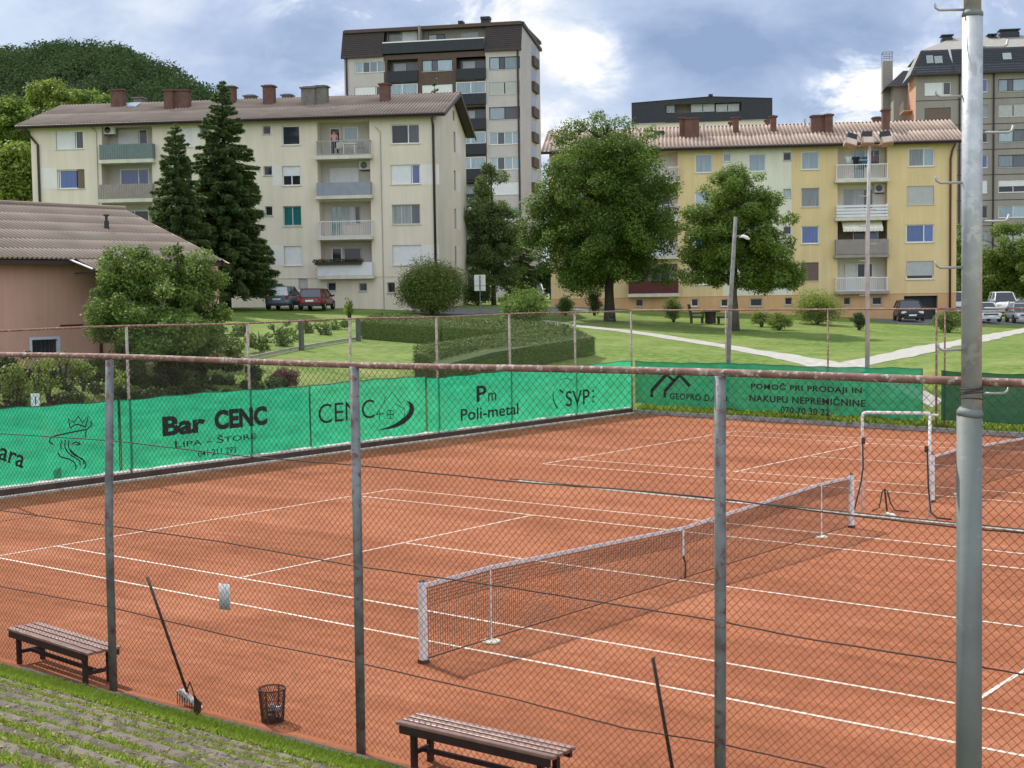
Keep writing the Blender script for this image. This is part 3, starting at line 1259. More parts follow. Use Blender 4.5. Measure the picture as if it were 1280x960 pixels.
bE = banner('wide green banner on the far fence with roof chevrons and three lines of text', 'f', 0.15, pa(1153, 490), 0.40, 2.12, BANNERF)
mid = np.array(bE['mid'])
mb = MB()
c4 = lambda L: [(640 + a / 4, 420 + c / 4) for a, c in L]
stroke(mb, 'f', c4([(700, 306), (700, 272), (772, 192), (812, 226)]), 0.15, mid)
stroke(mb, 'f', c4([(765, 308), (765, 276), (838, 196), (890, 250)]), 0.15, mid)
mb.build('emblem', INK, bE)
text_on(bE, 'f', 'GEOPRO D.O.O.', (837.5, 499), (837.5, 491), (912, 501.5), bold=0.02, spacing=1.1)
text_on(bE, 'f', 'POMO\u010c PRI PRODAJI IN', (939, 488), (939, 477), (1077.5, 491.5), bold=0.028, spacing=1.1)
text_on(bE, 'f', 'NAKUPU NEPREMI\u010cNINE', (937, 501.5), (937, 490.5), (1082, 506.5), bold=0.028, spacing=1.1)
text_on(bE, 'f', '070 70 30 22', (976, 516.5), (976, 508), (1037, 519), bold=0.022, spacing=1.05)
bF = banner('plain dark green windscreen cloth on the far fence right of the gate', 'f', pa(1177, 495), 31.0, 0.42, 2.06, BANNERD, name='windscreen')


# ================================================================== COURT FURNITURE
WHITEP = mat('white_paint', (0.72, 0.70, 0.68), 0.6, 0.12, 5, 0.1, col2=(0.42, 0.30, 0.26), thr=0.64)
NETB = mat('net_cord', (0.025, 0.03, 0.028), 0.8, 0.1, 3)
BAND = mat('net_band', (0.62, 0.58, 0.56), 0.8, 0.12, 6)


def tennis_net(label, yc, half, post_r):
    root = thing('tennis_net', label, 'tennis net', (0, yc, 0), 0, 'tennis nets')
    for s in (-1, 1):
        b = MB().box(-post_r, post_r, s * half - post_r, s * half + post_r, 0.0, 1.07)
        o = b.build('net_post', WHITEP, root, bevel=0.012)
        MB().box(-post_r - 0.01, post_r + 0.01, s * half - post_r - 0.01, s * half + post_r + 0.01, 0.0, 0.05).build('post_socket', TIMB, o)
        MB().tube([(0, s * half - 0.03 * s, 1.05), (0.0, s * half - 0.03 * s, 1.10), (0, s * half + 0.05 * s, 1.09)], 0.02, 8).build('pulley', GALV, o)

    def top(y):
        # straight runs between post, stick, centre strap
        return np.interp(abs(y), [0, 5.03, half], [0.914, 1.07, 1.05])
    ys = np.arange(-half + 0.06, half - 0.05, 0.047)
    b = MB()
    V, Q = [], []
    r = 0.0028
    base = 0

    def bar(p, q):
        nonlocal base
        p = np.array(p)
        q = np.array(q)
        d = unit((q - p)[None])[0]
        a = np.array([1.0, 0, 0])
        c = np.cross(a, d)
        ring = [a * r, -a * r / 2 + c * r * .87, -a * r / 2 - c * r * .87]
        for w in (p, q):
            for g in ring:
                V.append(w + g)
        for j in range(3):
            Q.append((base + j, base + (j + 1) % 3, base + 3 + (j + 1) % 3, base + 3 + j))
        base += 6
    for y in ys:
        bar((0, y, 0.05), (0.0, y, top(y) - 0.03))
    for k in range(21):
        f = k / 21
        for a, c in ((-half + .06, -5.03), (-5.03, 0), (0, 5.03), (5.03, half - .06)):
            bar((0, a, 0.05 + f * (top(a) - 0.08)), (0, c, 0.05 + f * (top(c) - 0.08)))
    for k in range(6):   # doubled upper rows
        for a, c in ((-half + .06, -5.03), (-5.03, 0), (0, 5.03), (5.03, half - .06)):
            bar((0.006, a, top(a) - 0.07 - k * 0.047), (0.006, c, top(c) - 0.07 - k * 0.047))
    for y in ys + 0.0235:
        bar((0.006, y, top(y) - 0.33), (0.006, y, top(y) - 0.03))
    np_mesh('net_mesh', np.array(V), np.array(Q), NETB, root)
    b = MB()
    kn = [-half + .06, -5.03, 0, 5.03, half - .06]
    for a, c in zip(kn[:-1], kn[1:]):
        for s in (-1, 1):
            b.quad((s * 0.008, a, top(a) - 0.055), (s * 0.008, c, top(c) - 0.055), (s * 0.004, c, top(c)), (s * 0.004, a, top(a)))
    b.build('head_band', BAND, root)
    MB().tube([(0, a, top(a) - 0.004) for a in kn], 0.006, 6).build('cable', WHITEP, root)
    MB().tube([(0.0, y, 0.05) for y in np.linspace(-half + .06, half - .06, 12)], 0.009, 6).build('bottom_rope', NETB, root)
    MB().box(-0.012, 0.012, -0.025, 0.025, 0.42, 0.905).build('centre_strap', BAND, root)
    MB().tube([(0.0, 0.0, 0.42), (0.03, 0.03, 0.3), (0.0, 0.06, 0.03)], 0.018, 6).build('strap_buckle', TIMB, root)
    return root


tennis_net('tennis net between white posts across the nearer court', 0.0, 6.4, 0.045)
tennis_net('tennis net of the farther court, partly behind the big grey pole', 17.05, 6.5, 0.045)


def singles_stick(label, y, ht=1.05):
    root = thing('singles_stick', label, 'net stick', (0.02, y, 0), 0, 'singles sticks holding up the nets')
    MB().tube([(0, 0, 0.02), (0, 0, ht)], 0.011, 8).build('rod', WHITEP, root)
    MB().lathe([(0.0, 0.0), (0.13, 0.004), (0.13, 0.022), (0.10, 0.034), (0.0, 0.036)], 18).build('base_disc', mat('cream_plastic', (0.72, 0.64, 0.5), 0.6, 0.1, 6), root, smooth=True)


singles_stick('thin white stick on a round cream base at the near end of the net', -5.03)
singles_stick('thin white stick propping the net by its far post', 5.03)
singles_stick("thin white stick by the near post of the farther court's net", 17.05 - 5.03)

# white pipe frame with hose
ga, gb = gz(1078, 641), gz(1162, 646)
gx = unit((gb - ga)[None])[0]
W_ = float(np.linalg.norm(gb - ga))
root = thing('pipe_frame', 'white painted pipe arch standing between the two courts', 'pipe frame', ga, math.atan2(gx[1], gx[0]))
hF = (641 - 515) * depth_of(ga) / F
pts = [(0, 0, 0), (0, 0, hF - 0.08), (0.02, 0, hF - 0.02), (0.08, 0, hF)] + [(W_ - 0.0, 0, hF + 0.02)]
MB().tube(pts, 0.032, 10).build('left_upright', WHITEP, root, smooth=True)
MB().tube([(W_, 0, 0), (W_, 0, hF + 0.02)], 0.032, 10).build('right_upright', WHITEP, root, smooth=True)
MB().tube([(W_ - 0.02, 0, hF - 0.02), (W_ + 0.17, 0, hF - 0.02)], 0.026, 8).build('stub_arm', WHITEP, root, smooth=True)
for x, z in ((0.03, hF * 0.72), (W_ - 0.06, hF * 0.66)):
    MB().box(x - 0.04, x + 0.04, -0.06, -0.02, z - 0.07, z + 0.07).build('clamp', TIMB, root, bevel=0.01)
HOSE = mat('black_hose', (0.02, 0.02, 0.022), 0.5, 0.1, 4)
hose = MB().tube([(0.02, -0.05, hF * 0.72), (0.03, -0.06, hF * 0.45), (-0.01, -0.1, hF * 0.3), (-0.15, -0.12, 0.05)], 0.016, 6)
h2 = MB().tube([(W_ - 0.04, -0.05, hF * .66), (W_ - 0.02, -0.05, hF * .3), (W_ + 0.05, -0.12, 0.12), (W_ + 0.2, -0.2, 0.02), (W_ + 0.5, -0.25, 0.015)], 0.016, 6)
o = hose.build('hose', HOSE)
o.location = root.location
o.rotation_euler = root.rotation_euler
tag(o, 'black hose hanging down the left upright of the white pipe arch', 'hose')
o = h2.build('hose', HOSE)
o.location = root.location
o.rotation_euler = root.rotation_euler
tag(o, 'black hose hanging down the right upright of the white pipe arch', 'hose')
hp = gz(1106, 640)
o = MB().tube([(-0.28, -0.02, 0.02), (-0.12, 0, 0.1), (-0.06, 0, 0.42), (0.0, 0.02, 0.5), (0.06, 0, 0.45), (0.12, 0, 0.2), (0.22, 0, 0.03), (0.5, -0.1, 0.02)], 0.015, 6).tube([(0.0, 0, 0.48), (0.05, 0.0, 0.02)], 0.02, 6).build('hose', HOSE)
o.location = hp
o.rotation_euler = (0, 0, math.radians(40))
tag(o, 'looped black hose end standing up from the clay inside the white arch', 'hose')
o = MB().prism([(-0.16, 0), (0.16, 0), (0.12, 0.05), (-0.08, 0.07)], 'y', -0.06, 0.06).build('rag', mat('cream_rag', (0.68, 0.62, 0.5), 0.9, 0.15, 5), bevel=0.02)
o.location = gz(1112, 645)
tag(o, 'crumpled cream rag on the clay below the looped hose', 'rag')

# benches
WOODB = mat('brown_bench_wood', (0.29, 0.155, 0.115), 0.36, 0.25, 6, 0.12, 40, spec=0.7)
WOODL = mat('brown_bench_frame', (0.045, 0.022, 0.02), 0.6, 0.25, 6)


def bench(label, fl, fr, bl, z=0.47):
    """seat corners on the picture: front-left, front-right, back-left (all at seat height)"""
    A, B, C = gz(*fl, z), gz(*fr, z), gz(*bl, z)
    L_ = float(np.linalg.norm(B - A))
    D_ = min(0.52, float(np.linalg.norm(C - A)))
    t = (B - A) / L_
    root = thing('bench', label, 'bench', (A[0], A[1], 0), math.atan2(t[1], t[0]), 'slatted wooden benches')
    n = 4
    w = D_ / n
    for i in range(n):
        MB().box(0 + 0.012 * random.uniform(-1, 1), L_, i * w + 0.017, (i + 1) * w - 0.017, z - 0.035, z).build('slat', WOODB, root, bevel=0.006)
    MB().box(0.05, L_ - 0.05, 0.012, 0.05, z - 0.115, z - 0.037).build('front_rail', WOODL, root)
    MB().box(0.05, L_ - 0.05, D_ - 0.05, D_ - 0.012, z - 0.115, z - 0.037).build('back_rail', WOODL, root)
    for x in (0.16, L_ - 0.22):
        for y in (0.055, D_ - 0.11):
            MB().box(x, x + 0.055, y, y + 0.055, 0.0, z - 0.037).build('leg', WOODL, root)
        MB().box(x + 0.008, x + 0.047, 0.11, D_ - 0.11, 0.14, 0.19).build('cross_bar', WOODL, root)
    MB().box(0.215, L_ - 0.22, D_ / 2 - 0.02, D_ / 2 + 0.02, 0.142, 0.188).build('stretcher', WOODL, root)
    return root


bench('brown slatted bench by the left grey fence post', (7, 785), (108, 817), (42, 775))
bench('brown slatted bench at the bottom edge, between two grey fence posts', (493, 902), (690, 947), (525, 889))

# court brushes leaning on the fence
STICK = mat('dark_broom_stick', (0.035, 0.02, 0.016), 0.6, 0.2, 5)


def brush(label, top, bot, base=True):
    B = gz(*bot, 0.03)
    # top rests against the fence mesh
    T = plane_hit(*top, np.array([0, near_y(0) + 0.09, 0]), NN)
    root = thing('court_brush', label, 'broom', B, 0, 'court brushes leaning on the near fence')
    MB().tube([(0, 0, 0.02), tuple(T - B)], 0.017, 8).build('handle', STICK, root, smooth=True)
    PB = mat('pale_broom_head', (0.66, 0.60, 0.52), 0.8, 0.2, 6)
    MB().prism([(-0.20, 0.13), (-0.12, 0.16), (0.24, 0.0), (0.20, -0.025), (-0.08, 0.02)], 'y', -0.05, 0.0).build('head', PB, root, bevel=0.006)
    bb = MB()
    for k in range(9):
        x = -0.17 + 0.045 * k
        bb.tube([(x, -0.055, 0.12 - k * .014), (x + .02, -0.075, -0.02)], 0.006, 4)
    bb.build('tines', STICK, root)
    for s in (-1, 1):
        MB().tube([(s * 0.12, 0, 0.03), (0.0, 0, 0.26)], 0.008, 5).build('brace', STICK, root)
    return root


brush('long dark broom handle leaning on the fence with its white head on the clay', (184, 721), (238, 879))
brush('dark broom handle leaning on the fence in front of the near sideline', (816, 822), (853, 1034))

# wire bin with litter
bp_ = gz(330, 905)
bp_ = np.array([bp_[0], near_y(bp_[0]) + 0.26, 0])
root = thing('waste_bin', 'rusty round wire-mesh bin with litter inside', 'bin', bp_)
RUSTB = mat('rusty_bin', (0.10, 0.045, 0.03), 0.8, 0.3, 8)
H_, R0, R1 = 0.38, 0.125, 0.155
rim = MB()
for z, r in ((0.0, R0), (H_, R1), (H_ * 0.5, (R0 + R1) / 2)):
    rim.tube([(r * math.cos(a), r * math.sin(a), z) for a in np.linspace(0, 2 * PI, 25)], 0.009 if z != H_ * .5 else 0.004, 6)
rim.build('rim', RUSTB, root, smooth=True)
for a in (0.3, 1.9, 3.5, 5.1):
    MB().tube([(R0 * math.cos(a), R0 * math.sin(a), 0), (R1 * math.cos(a), R1 * math.sin(a), H_)], 0.009, 6).build('strut', RUSTB, root)
wm = MB()
for k in range(34):
    a = 2 * PI * k / 34
    for s in (1, -1):
        wm.tube([((R0 + (R1 - R0) * t) * math.cos(a + s * t * 1.2), (R0 + (R1 - R0) * t) * math.sin(a + s * t * 1.2), H_ * t) for t in np.linspace(0, 1, 6)], 0.0034, 3, cap=False)
wm.build('mesh_side', RUSTB, root)
wm = MB().lathe([(0.0, 0.0), (R0, 0.0)], 18)
wm.build('floor_plate', RUSTB, root)
for i, (dx, dy, z, s, m) in enumerate(((0.03, -0.05, 0.06, 0.06, mat('litter_dark', (0.05, 0.06, 0.05), 0.6, .2, 5)), (-0.05, 0.02, 0.08, 0.055, MATS['litter_dark']), (0.05, 0.04, 0.14, 0.05, mat('litter_pale', (0.6, 0.58, 0.62), 0.6, .2, 8)), (-0.01, 0.0, 0.17, 0.04, MATS['litter_pale']))):
    mb = MB().lathe([(0, -s), (s * .7, -s * .7), (s, 0), (s * .75, s * .6), (0, s * .8)], 7, (dx, dy, z))
    o = mb.build('litter', m)
    o.location = root.location
    tag(o, ['dark bottle lump at the bottom of the wire bin', 'dark wad of rubbish on the left inside the wire bin', 'pale crumpled wrapper high inside the wire bin', 'small pale paper ball on top of the rubbish in the wire bin'][i], 'litter', 'litter in the wire bin')

# paper sign on near fence
c = plane_hit(276, 747, np.array([0, near_y(0) + 0.03, 0]), NN)
SIGNW = mat('white_sign', (0.74, 0.75, 0.76), 0.6, 0.08, 3)
mb = MB()
w, h = 0.085, 0.15
n = 8
for i in range(n):
    a0, a1 = -w + 2 * w * i / n, -w + 2 * w * (i + 1) / n
    z = lambda a: 0.012 * math.sin(a * 30)
    mb.quad((a0, z(a0), -h), (a1, z(a1), -h), (a1, z(a1), h), (a0, z(a0), h))
o = mb.build('notice', SIGNW, smooth=True)
md = o.modifiers.new('Solid', 'SOLIDIFY')
md.thickness = 0.004
o.location = c + np.array([0, 0.05, 0])
tag(o, 'small blank white notice tied to the near fence mesh', 'notice')


# ================================================================== BUILDINGS
PL_CREAM = mat('cream_plaster', (0.70, 0.617, 0.495), 0.9, 0.05, 0.35, 0.15, 25, streak=0.10)
PL_PALE = mat('pale_plaster', (0.72, 0.68, 0.63), 0.9, 0.06, 0.6, 0.15, 25, streak=0.10)
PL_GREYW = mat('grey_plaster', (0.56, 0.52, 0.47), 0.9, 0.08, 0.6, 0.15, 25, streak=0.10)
PL_YEL = mat('ochre_plaster', (0.69, 0.525, 0.275), 0.9, 0.05, 0.5, 0.15, 25, streak=0.10)
PL_YELD = mat('dark_ochre_plaster', (0.60, 0.37, 0.18), 0.9, 0.07, 0.5, 0.15, 25, streak=0.10)
PL_GREEN = mat('pale_green_plaster', (0.69, 0.66, 0.53), 0.9, 0.05, 0.5, 0.15, 25, streak=0.10)
PL_PINK = mat('salmon_plaster', (0.58, 0.33, 0.25), 0.9, 0.07, 0.4, 0.2, 25, col2=(0.53, 0.30, 0.225), thr=0.62, streak=0.10)
PL_GREY = mat('grey_render', (0.50, 0.445, 0.425), 0.9, 0.06, 0.5, 0.15, 20, streak=0.10)
PL_CONC = mat('olive_concrete', (0.30, 0.268, 0.235), 0.9, 0.08, 0.4, 0.15, 20, streak=0.10)
PL_ORNG = mat('orange_plaster', (0.60, 0.33, 0.22), 0.9, 0.06, 0.5)
BROWN = mat('brown_cladding', (0.10, 0.065, 0.05), 0.7, 0.15, 2)
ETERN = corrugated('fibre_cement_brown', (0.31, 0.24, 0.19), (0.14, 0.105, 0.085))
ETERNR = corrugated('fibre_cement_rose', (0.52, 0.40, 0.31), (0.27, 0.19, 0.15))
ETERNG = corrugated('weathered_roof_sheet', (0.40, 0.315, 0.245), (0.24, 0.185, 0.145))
GUTTER = mat('brown_gutter', (0.05, 0.032, 0.028), 0.5, 0.15, 3)
DPIPE = mat('dark_downpipe', (0.045, 0.032, 0.03), 0.5, 0.15, 3)
PIPEG = mat('grey_pipe', (0.36, 0.35, 0.32), 0.6, 0.1, 3)
BRICK = mat('chimney_brick', (0.14, 0.073, 0.055), 0.9, 0.2, 3, 0.3, 30)
BRICKG = mat('chimney_concrete', (0.17, 0.15, 0.13), 0.9, 0.2, 3, 0.3, 30)
SLATE = mat('black_slate', (0.035, 0.036, 0.042), 0.65, 0.15, 3)
SLATEB = mat('brown_slate', (0.055, 0.042, 0.040), 0.7, 0.15, 3)
SHEETM = mat('grey_sheet_roof', (0.30, 0.28, 0.25), 0.8, 0.12, 2)
SLAB = mat('balcony_slab', (0.60, 0.57, 0.47), 0.9, 0.1, 2, streak=0.10)
WHT = mat('white_pvc', (0.78, 0.78, 0.76), 0.45, 0.04, 3)
SHUT = mat('white_shutter', (0.70, 0.70, 0.70), 0.6, 0.04, 4)
SHUTG = mat('grey_shutter', (0.45, 0.45, 0.44), 0.6, 0.06, 4)
SHUTB = mat('brown_shutter', (0.17, 0.12, 0.10), 0.6, 0.08, 4)
G_DARK = glass('glass_dark', (0.022, 0.026, 0.032), 0.08, 0.3)
G_PAINTSKY_BLUE = glass('glass_painted_sky_blue', (0.045, 0.095, 0.27), 0.1, 0.5)  # blue sky reflection painted into the pane colour
G_TEAL = glass('glass_teal', (0.02, 0.14, 0.13), 0.1)
G_PALE = glass('glass_curtained', (0.24, 0.265, 0.26), 0.15, 0.5)
G_PAINTSKY_PALE = glass('glass_painted_sky_pale', (0.21, 0.275, 0.315), 0.1, 0.6)  # pale sky reflection painted in as base colour
G_GREY = glass('glass_grey', (0.075, 0.08, 0.09), 0.1, 0.35)
RAILG = mat('grey_green_panel', (0.16, 0.20, 0.19), 0.7, 0.1, 3)
RAILB = mat('blue_grey_panel', (0.26, 0.28, 0.32), 0.7, 0.08, 2)
RAILW = mat('pale_panel', (0.68, 0.68, 0.68), 0.7, 0.06, 2)
RAILX = mat('brown_grey_panel', (0.30, 0.26, 0.23), 0.7, 0.1, 3)
RAILM = mat('maroon_panel', (0.12, 0.03, 0.028), 0.6, 0.12, 3)
BLACKP = mat('black_panel', (0.028, 0.031, 0.037), 0.5, 0.12, 3)


class Bld:
    """a building with a local frame: x along its front (to the right), y inward, z up"""

    def __init__(s, name, label, p_right, theta, u_left, cat='building'):
        s.th = theta
        s.ex = np.array([math.cos(theta), math.sin(theta), 0])
        s.ey = np.array([-math.sin(theta), math.cos(theta), 0])
        s.o = np.asarray(p_right, float)
        x, _ = s.loc(u_left, 380)
        s.W = -x
        s.o = s.o + s.ex * x
        s.root = thing(name, label, cat, s.o, theta)
        s.n = 0

    def tol(s, P):
        d = np.asarray(P) - s.o
        return np.array([d @ s.ex, d @ s.ey, d[2]])

    def loc(s, u, v, y=0.0):
        p = s.tol(plane_hit(u, v, s.o + s.ey * y, s.ey))
        return p[0], p[2]

    def locp(s, u, v, p0, n):
        P0 = s.o + s.ex * p0[0] + s.ey * p0[1] + EZ * p0[2]
        N_ = s.ex * n[0] + s.ey * n[1] + EZ * n[2]
        return s.tol(plane_hit(u, v, P0, N_))

    def rect(s, r, y=0.0):
        u0, v0, u1, v1 = r[:4]
        um, vm = (u0 + u1) / 2, (v0 + v1) / 2
        x0 = s.loc(u0, vm, y)[0]
        x1 = s.loc(u1, vm, y)[0]
        z1 = s.loc(um, v0, y)[1]
        z0 = s.loc(um, v1, y)[1]
        return x0, x1, z0, z1


def wall(b, x0, x1, z0, z1, holes, m, name='wall', place=lambda x, y, z: (x, y, z)):
    """flat wall x0..x1, z0..z1 with rectangular openings (hx0,hx1,hz0,hz1,depth,backed) and their reveals"""
    X = sorted(set([x0, x1] + [min(max(h[i], x0), x1) for h in holes for i in (0, 1)]))
    Z = sorted(set([z0, z1] + [min(max(h[i], z0), z1) for h in holes for i in (2, 3)]))
    mb = MB()
    for xa, xb in zip(X[:-1], X[1:]):
        for za, zb in zip(Z[:-1], Z[1:]):
            xm, zm = (xa + xb) / 2, (za + zb) / 2
            if any(h[0] < xm < h[1] and h[2] < zm < h[3] for h in holes):
                continue
            mb.quad(place(xa, 0, za), place(xb, 0, za), place(xb, 0, zb), place(xa, 0, zb))
    for h in holes:
        a, c, e, f, d = h[:5]
        mb.quad(place(a, 0, e), place(a, d, e), place(a, d, f), place(a, 0, f))
        mb.quad(place(c, 0, e), place(c, 0, f), place(c, d, f), place(c, d, e))
        mb.quad(place(a, 0, f), place(a, d, f), place(c, d, f), place(c, 0, f))
        mb.quad(place(a, 0, e), place(c, 0, e), place(c, d, e), place(a, d, e))
    return mb.build(name, m, b.root)


def window(b, r, kind, y=0.13, sill=True, name='window'):
    """r = local rect; kind picks frame, panes, shutters"""
    x0, x1, z0, z1 = r
    w, h = x1 - x0, z1 - z0
    fr = MB()
    t = min(0.07, w * 0.1)
    fm = WHT
    panes = []
    shut = []
    split = None
    if kind == 'two':
        panes = [(0, .5, G_DARK), (.5, 1, G_DARK)]
    elif kind == 'twog':
        panes = [(0, .5, G_TEAL), (.5, 1, G_TEAL)]
        fm = SHUTG
    elif kind == 'twosky':
        panes = [(0, .5, G_PAINTSKY_PALE), (.5, 1, G_PAINTSKY_PALE)]
    elif kind == 'four':
        panes = [(0, .27, G_PAINTSKY_PALE), (.27, .5, G_GREY), (.5, .75, G_PAINTSKY_PALE), (.75, 1, G_PAINTSKY_PALE)]
    elif kind == 'threesky':
        panes = [(0, .32, G_PAINTSKY_PALE), (.32, .5, G_GREY), (.5, 1, G_PAINTSKY_PALE)]
        fm = BLACKP
    elif kind == 'darkframe':
        panes = [(0, .5, G_PAINTSKY_PALE), (.5, 1, G_GREY)]
        fm = BLACKP
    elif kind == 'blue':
        panes = [(0, 1, G_PAINTSKY_BLUE)]
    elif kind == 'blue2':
        panes = [(0, .64, G_PAINTSKY_BLUE), (.64, 1, G_PAINTSKY_BLUE)]
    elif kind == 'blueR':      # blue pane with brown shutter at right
        panes = [(0.08, .68, G_PAINTSKY_BLUE)]
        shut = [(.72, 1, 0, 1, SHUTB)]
    elif kind == 'pale':
        panes = [(0, 1, G_PALE)]
        fm = SHUTG
    elif kind == 'sky':
        panes = [(0, 1, G_PAINTSKY_PALE)]
    elif kind == 'sky2':
        panes = [(0, .6, G_PALE), (.6, 1, G_PAINTSKY_PALE)]
    elif kind == 'pale3':
        panes = [(0, .33, G_PALE), (.33, .68, G_PALE), (.68, 1, G_GREY)]
        fm = SHUTG
    elif kind == 'dark':
        panes = [(0, 1, G_DARK)]
        fm = SHUTG
    elif kind == 'darkW':
        panes = [(0, 1, G_DARK)]
    elif kind == 'wide':
        panes = [(0, .6, G_DARK), (.6, 1, G_GREY)]
    elif kind == 'shut':
        shut = [(0, 1, 0, 1, SHUT)]
    elif kind == 'shutg':
        shut = [(0, 1, 0, 1, SHUTG)]
    elif kind == 'brown':
        shut = [(0, 1, 0, 1, SHUTB)]
    elif kind == 'shutR':
        panes = [(.72, 1, G_GREY)]
        shut = [(0, .70, 0, 1, SHUT)]
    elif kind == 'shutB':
        panes = [(.72, 1, G_PAINTSKY_BLUE)]
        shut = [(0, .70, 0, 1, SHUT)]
    elif kind == 'half':
        panes = [(0, .5, G_DARK), (.5, 1, G_DARK)]
        shut = [(0, 1, .5, 1, SHUT)]
    elif kind == 'low':
        panes = [(0, 1, G_DARK)]
        shut = [(0, 1, .2, 1, SHUTG)]
    elif kind == 'shut2':
        panes = []
        shut = [(0, .49, 0, 1, SHUTG), (.51, 1, 0, 1, SHUTG)]
    fr.box(x0, x1, y, y + 0.05, z0, z0 + t)
    fr.box(x0, x1, y, y + 0.05, z1 - t, z1)
    fr.box(x0, x0 + t, y, y + 0.05, z0 + t, z1 - t)
    fr.box(x1 - t, x1, y, y + 0.05, z0 + t, z1 - t)
    for a, c, g in panes:
        if a > 0.01:
            fr.box(x0 + a * w - t * .45, x0 + a * w + t * .45, y + 0.002, y + 0.048, z0 + t, z1 - t)
    f = fr.build(name, fm, b.root)
    for a, c, g in panes:
        MB().quad((x0 + a * w, y + 0.035, z0 + t * .5), (x0 + c * w, y + 0.035, z0 + t * .5), (x0 + c * w, y + 0.035, z1 - t * .5), (x0 + a * w, y + 0.035, z1 - t * .5)).build('pane', g, f)
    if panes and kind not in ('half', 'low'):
        MB().box(x0 - .02, x1 + .02, y + 0.16, y + 0.18, z0, z1).build('room_shade_sheet', BLACKP, f)  # black sheet stands in for the shade of the room behind
    for a, c, e, g, m in shut:
        mb = MB()
        n = max(2, int((g - e) * h / 0.07))
        xa, xb = x0 + a * w + 0.02, x0 + c * w - 0.02
        yy = y - 0.03
        for k in range(n):
            za = z0 + (e + (g - e) * k / n) * h
            zb = z0 + (e + (g - e) * (k + 1) / n) * h
            mb.quad((xa, yy, za), (xb, yy, za), (xb, yy - 0.012, zb - 0.008), (xa, yy - 0.012, zb - 0.008))
            mb.quad((xa, yy - 0.012, zb - 0.008), (xb, yy - 0.012, zb - 0.008), (xb, yy, zb), (xa, yy, zb))
        mb.build('shutter', m, f)
    if sill:
        MB().box(x0 - 0.06, x1 + 0.06, -0.06, y + 0.02, z0 - 0.05, z0 - 0.003).build('sill', SLAB if kind not in ('dark',) else SHUTG, f)
    return f


def corr_roof(b, x0, x1, y0, z0, y1, z1, m, period=0.235, amp=0.045, rows=2, name='roof', xa1=None, xb1=None, parent=None):
    """corrugated sheet roof from eave (y0,z0) to ridge (y1,z1); xa1/xb1 = ends at the ridge when they differ"""
    per = 8
    n = int((x1 - x0) / period * per)
    s = np.linspace(0, 1, n)
    L_ = math.hypot(y1 - y0, z1 - z0)
    nv = np.array([0, -(z1 - z0) / L_, (y1 - y0) / L_])
    V, Q = [], []
    base = 0
    xa1 = x0 if xa1 is None else xa1
    xb1 = x1 if xb1 is None else xb1
    for k in range(rows):
        ta, tb = k / rows, (k + 1) / rows + (0.02 if k < rows - 1 else 0)
        lift_a, lift_b = 0.035 if k else 0.0, 0.0
        pts = []
        for t, lf_ in ((ta, 0.012), (tb, 0.0)):
            xx = (x0 + (xa1 - x0) * t) + s * ((x1 + (xb1 - x1) * t) - (x0 + (xa1 - x0) * t))
            wv = amp * np.cos(2 * PI * (x0 + s * (x1 - x0)) / period) + lf_
            pts.append(np.stack([xx, y0 + (y1 - y0) * t + nv[1] * wv, z0 + (z1 - z0) * t + nv[2] * wv], 1))
        # thin lower lip gives each sheet its thickness
        lip = pts[0] - nv * 0.014
        V.append(np.concatenate([lip] + pts))
        i = np.arange(n - 1)
        for r in (0, 1):
            Q.append(np.stack([base + r * n + i, base + r * n + i + 1, base + (r + 1) * n + i + 1, base + (r + 1) * n + i], 1))
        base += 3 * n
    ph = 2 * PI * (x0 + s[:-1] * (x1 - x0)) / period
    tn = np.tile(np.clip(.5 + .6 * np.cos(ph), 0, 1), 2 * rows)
    return np_mesh(name, np.concatenate(V), np.concatenate(Q), m, parent or b.root, tint=tn, smooth=True)


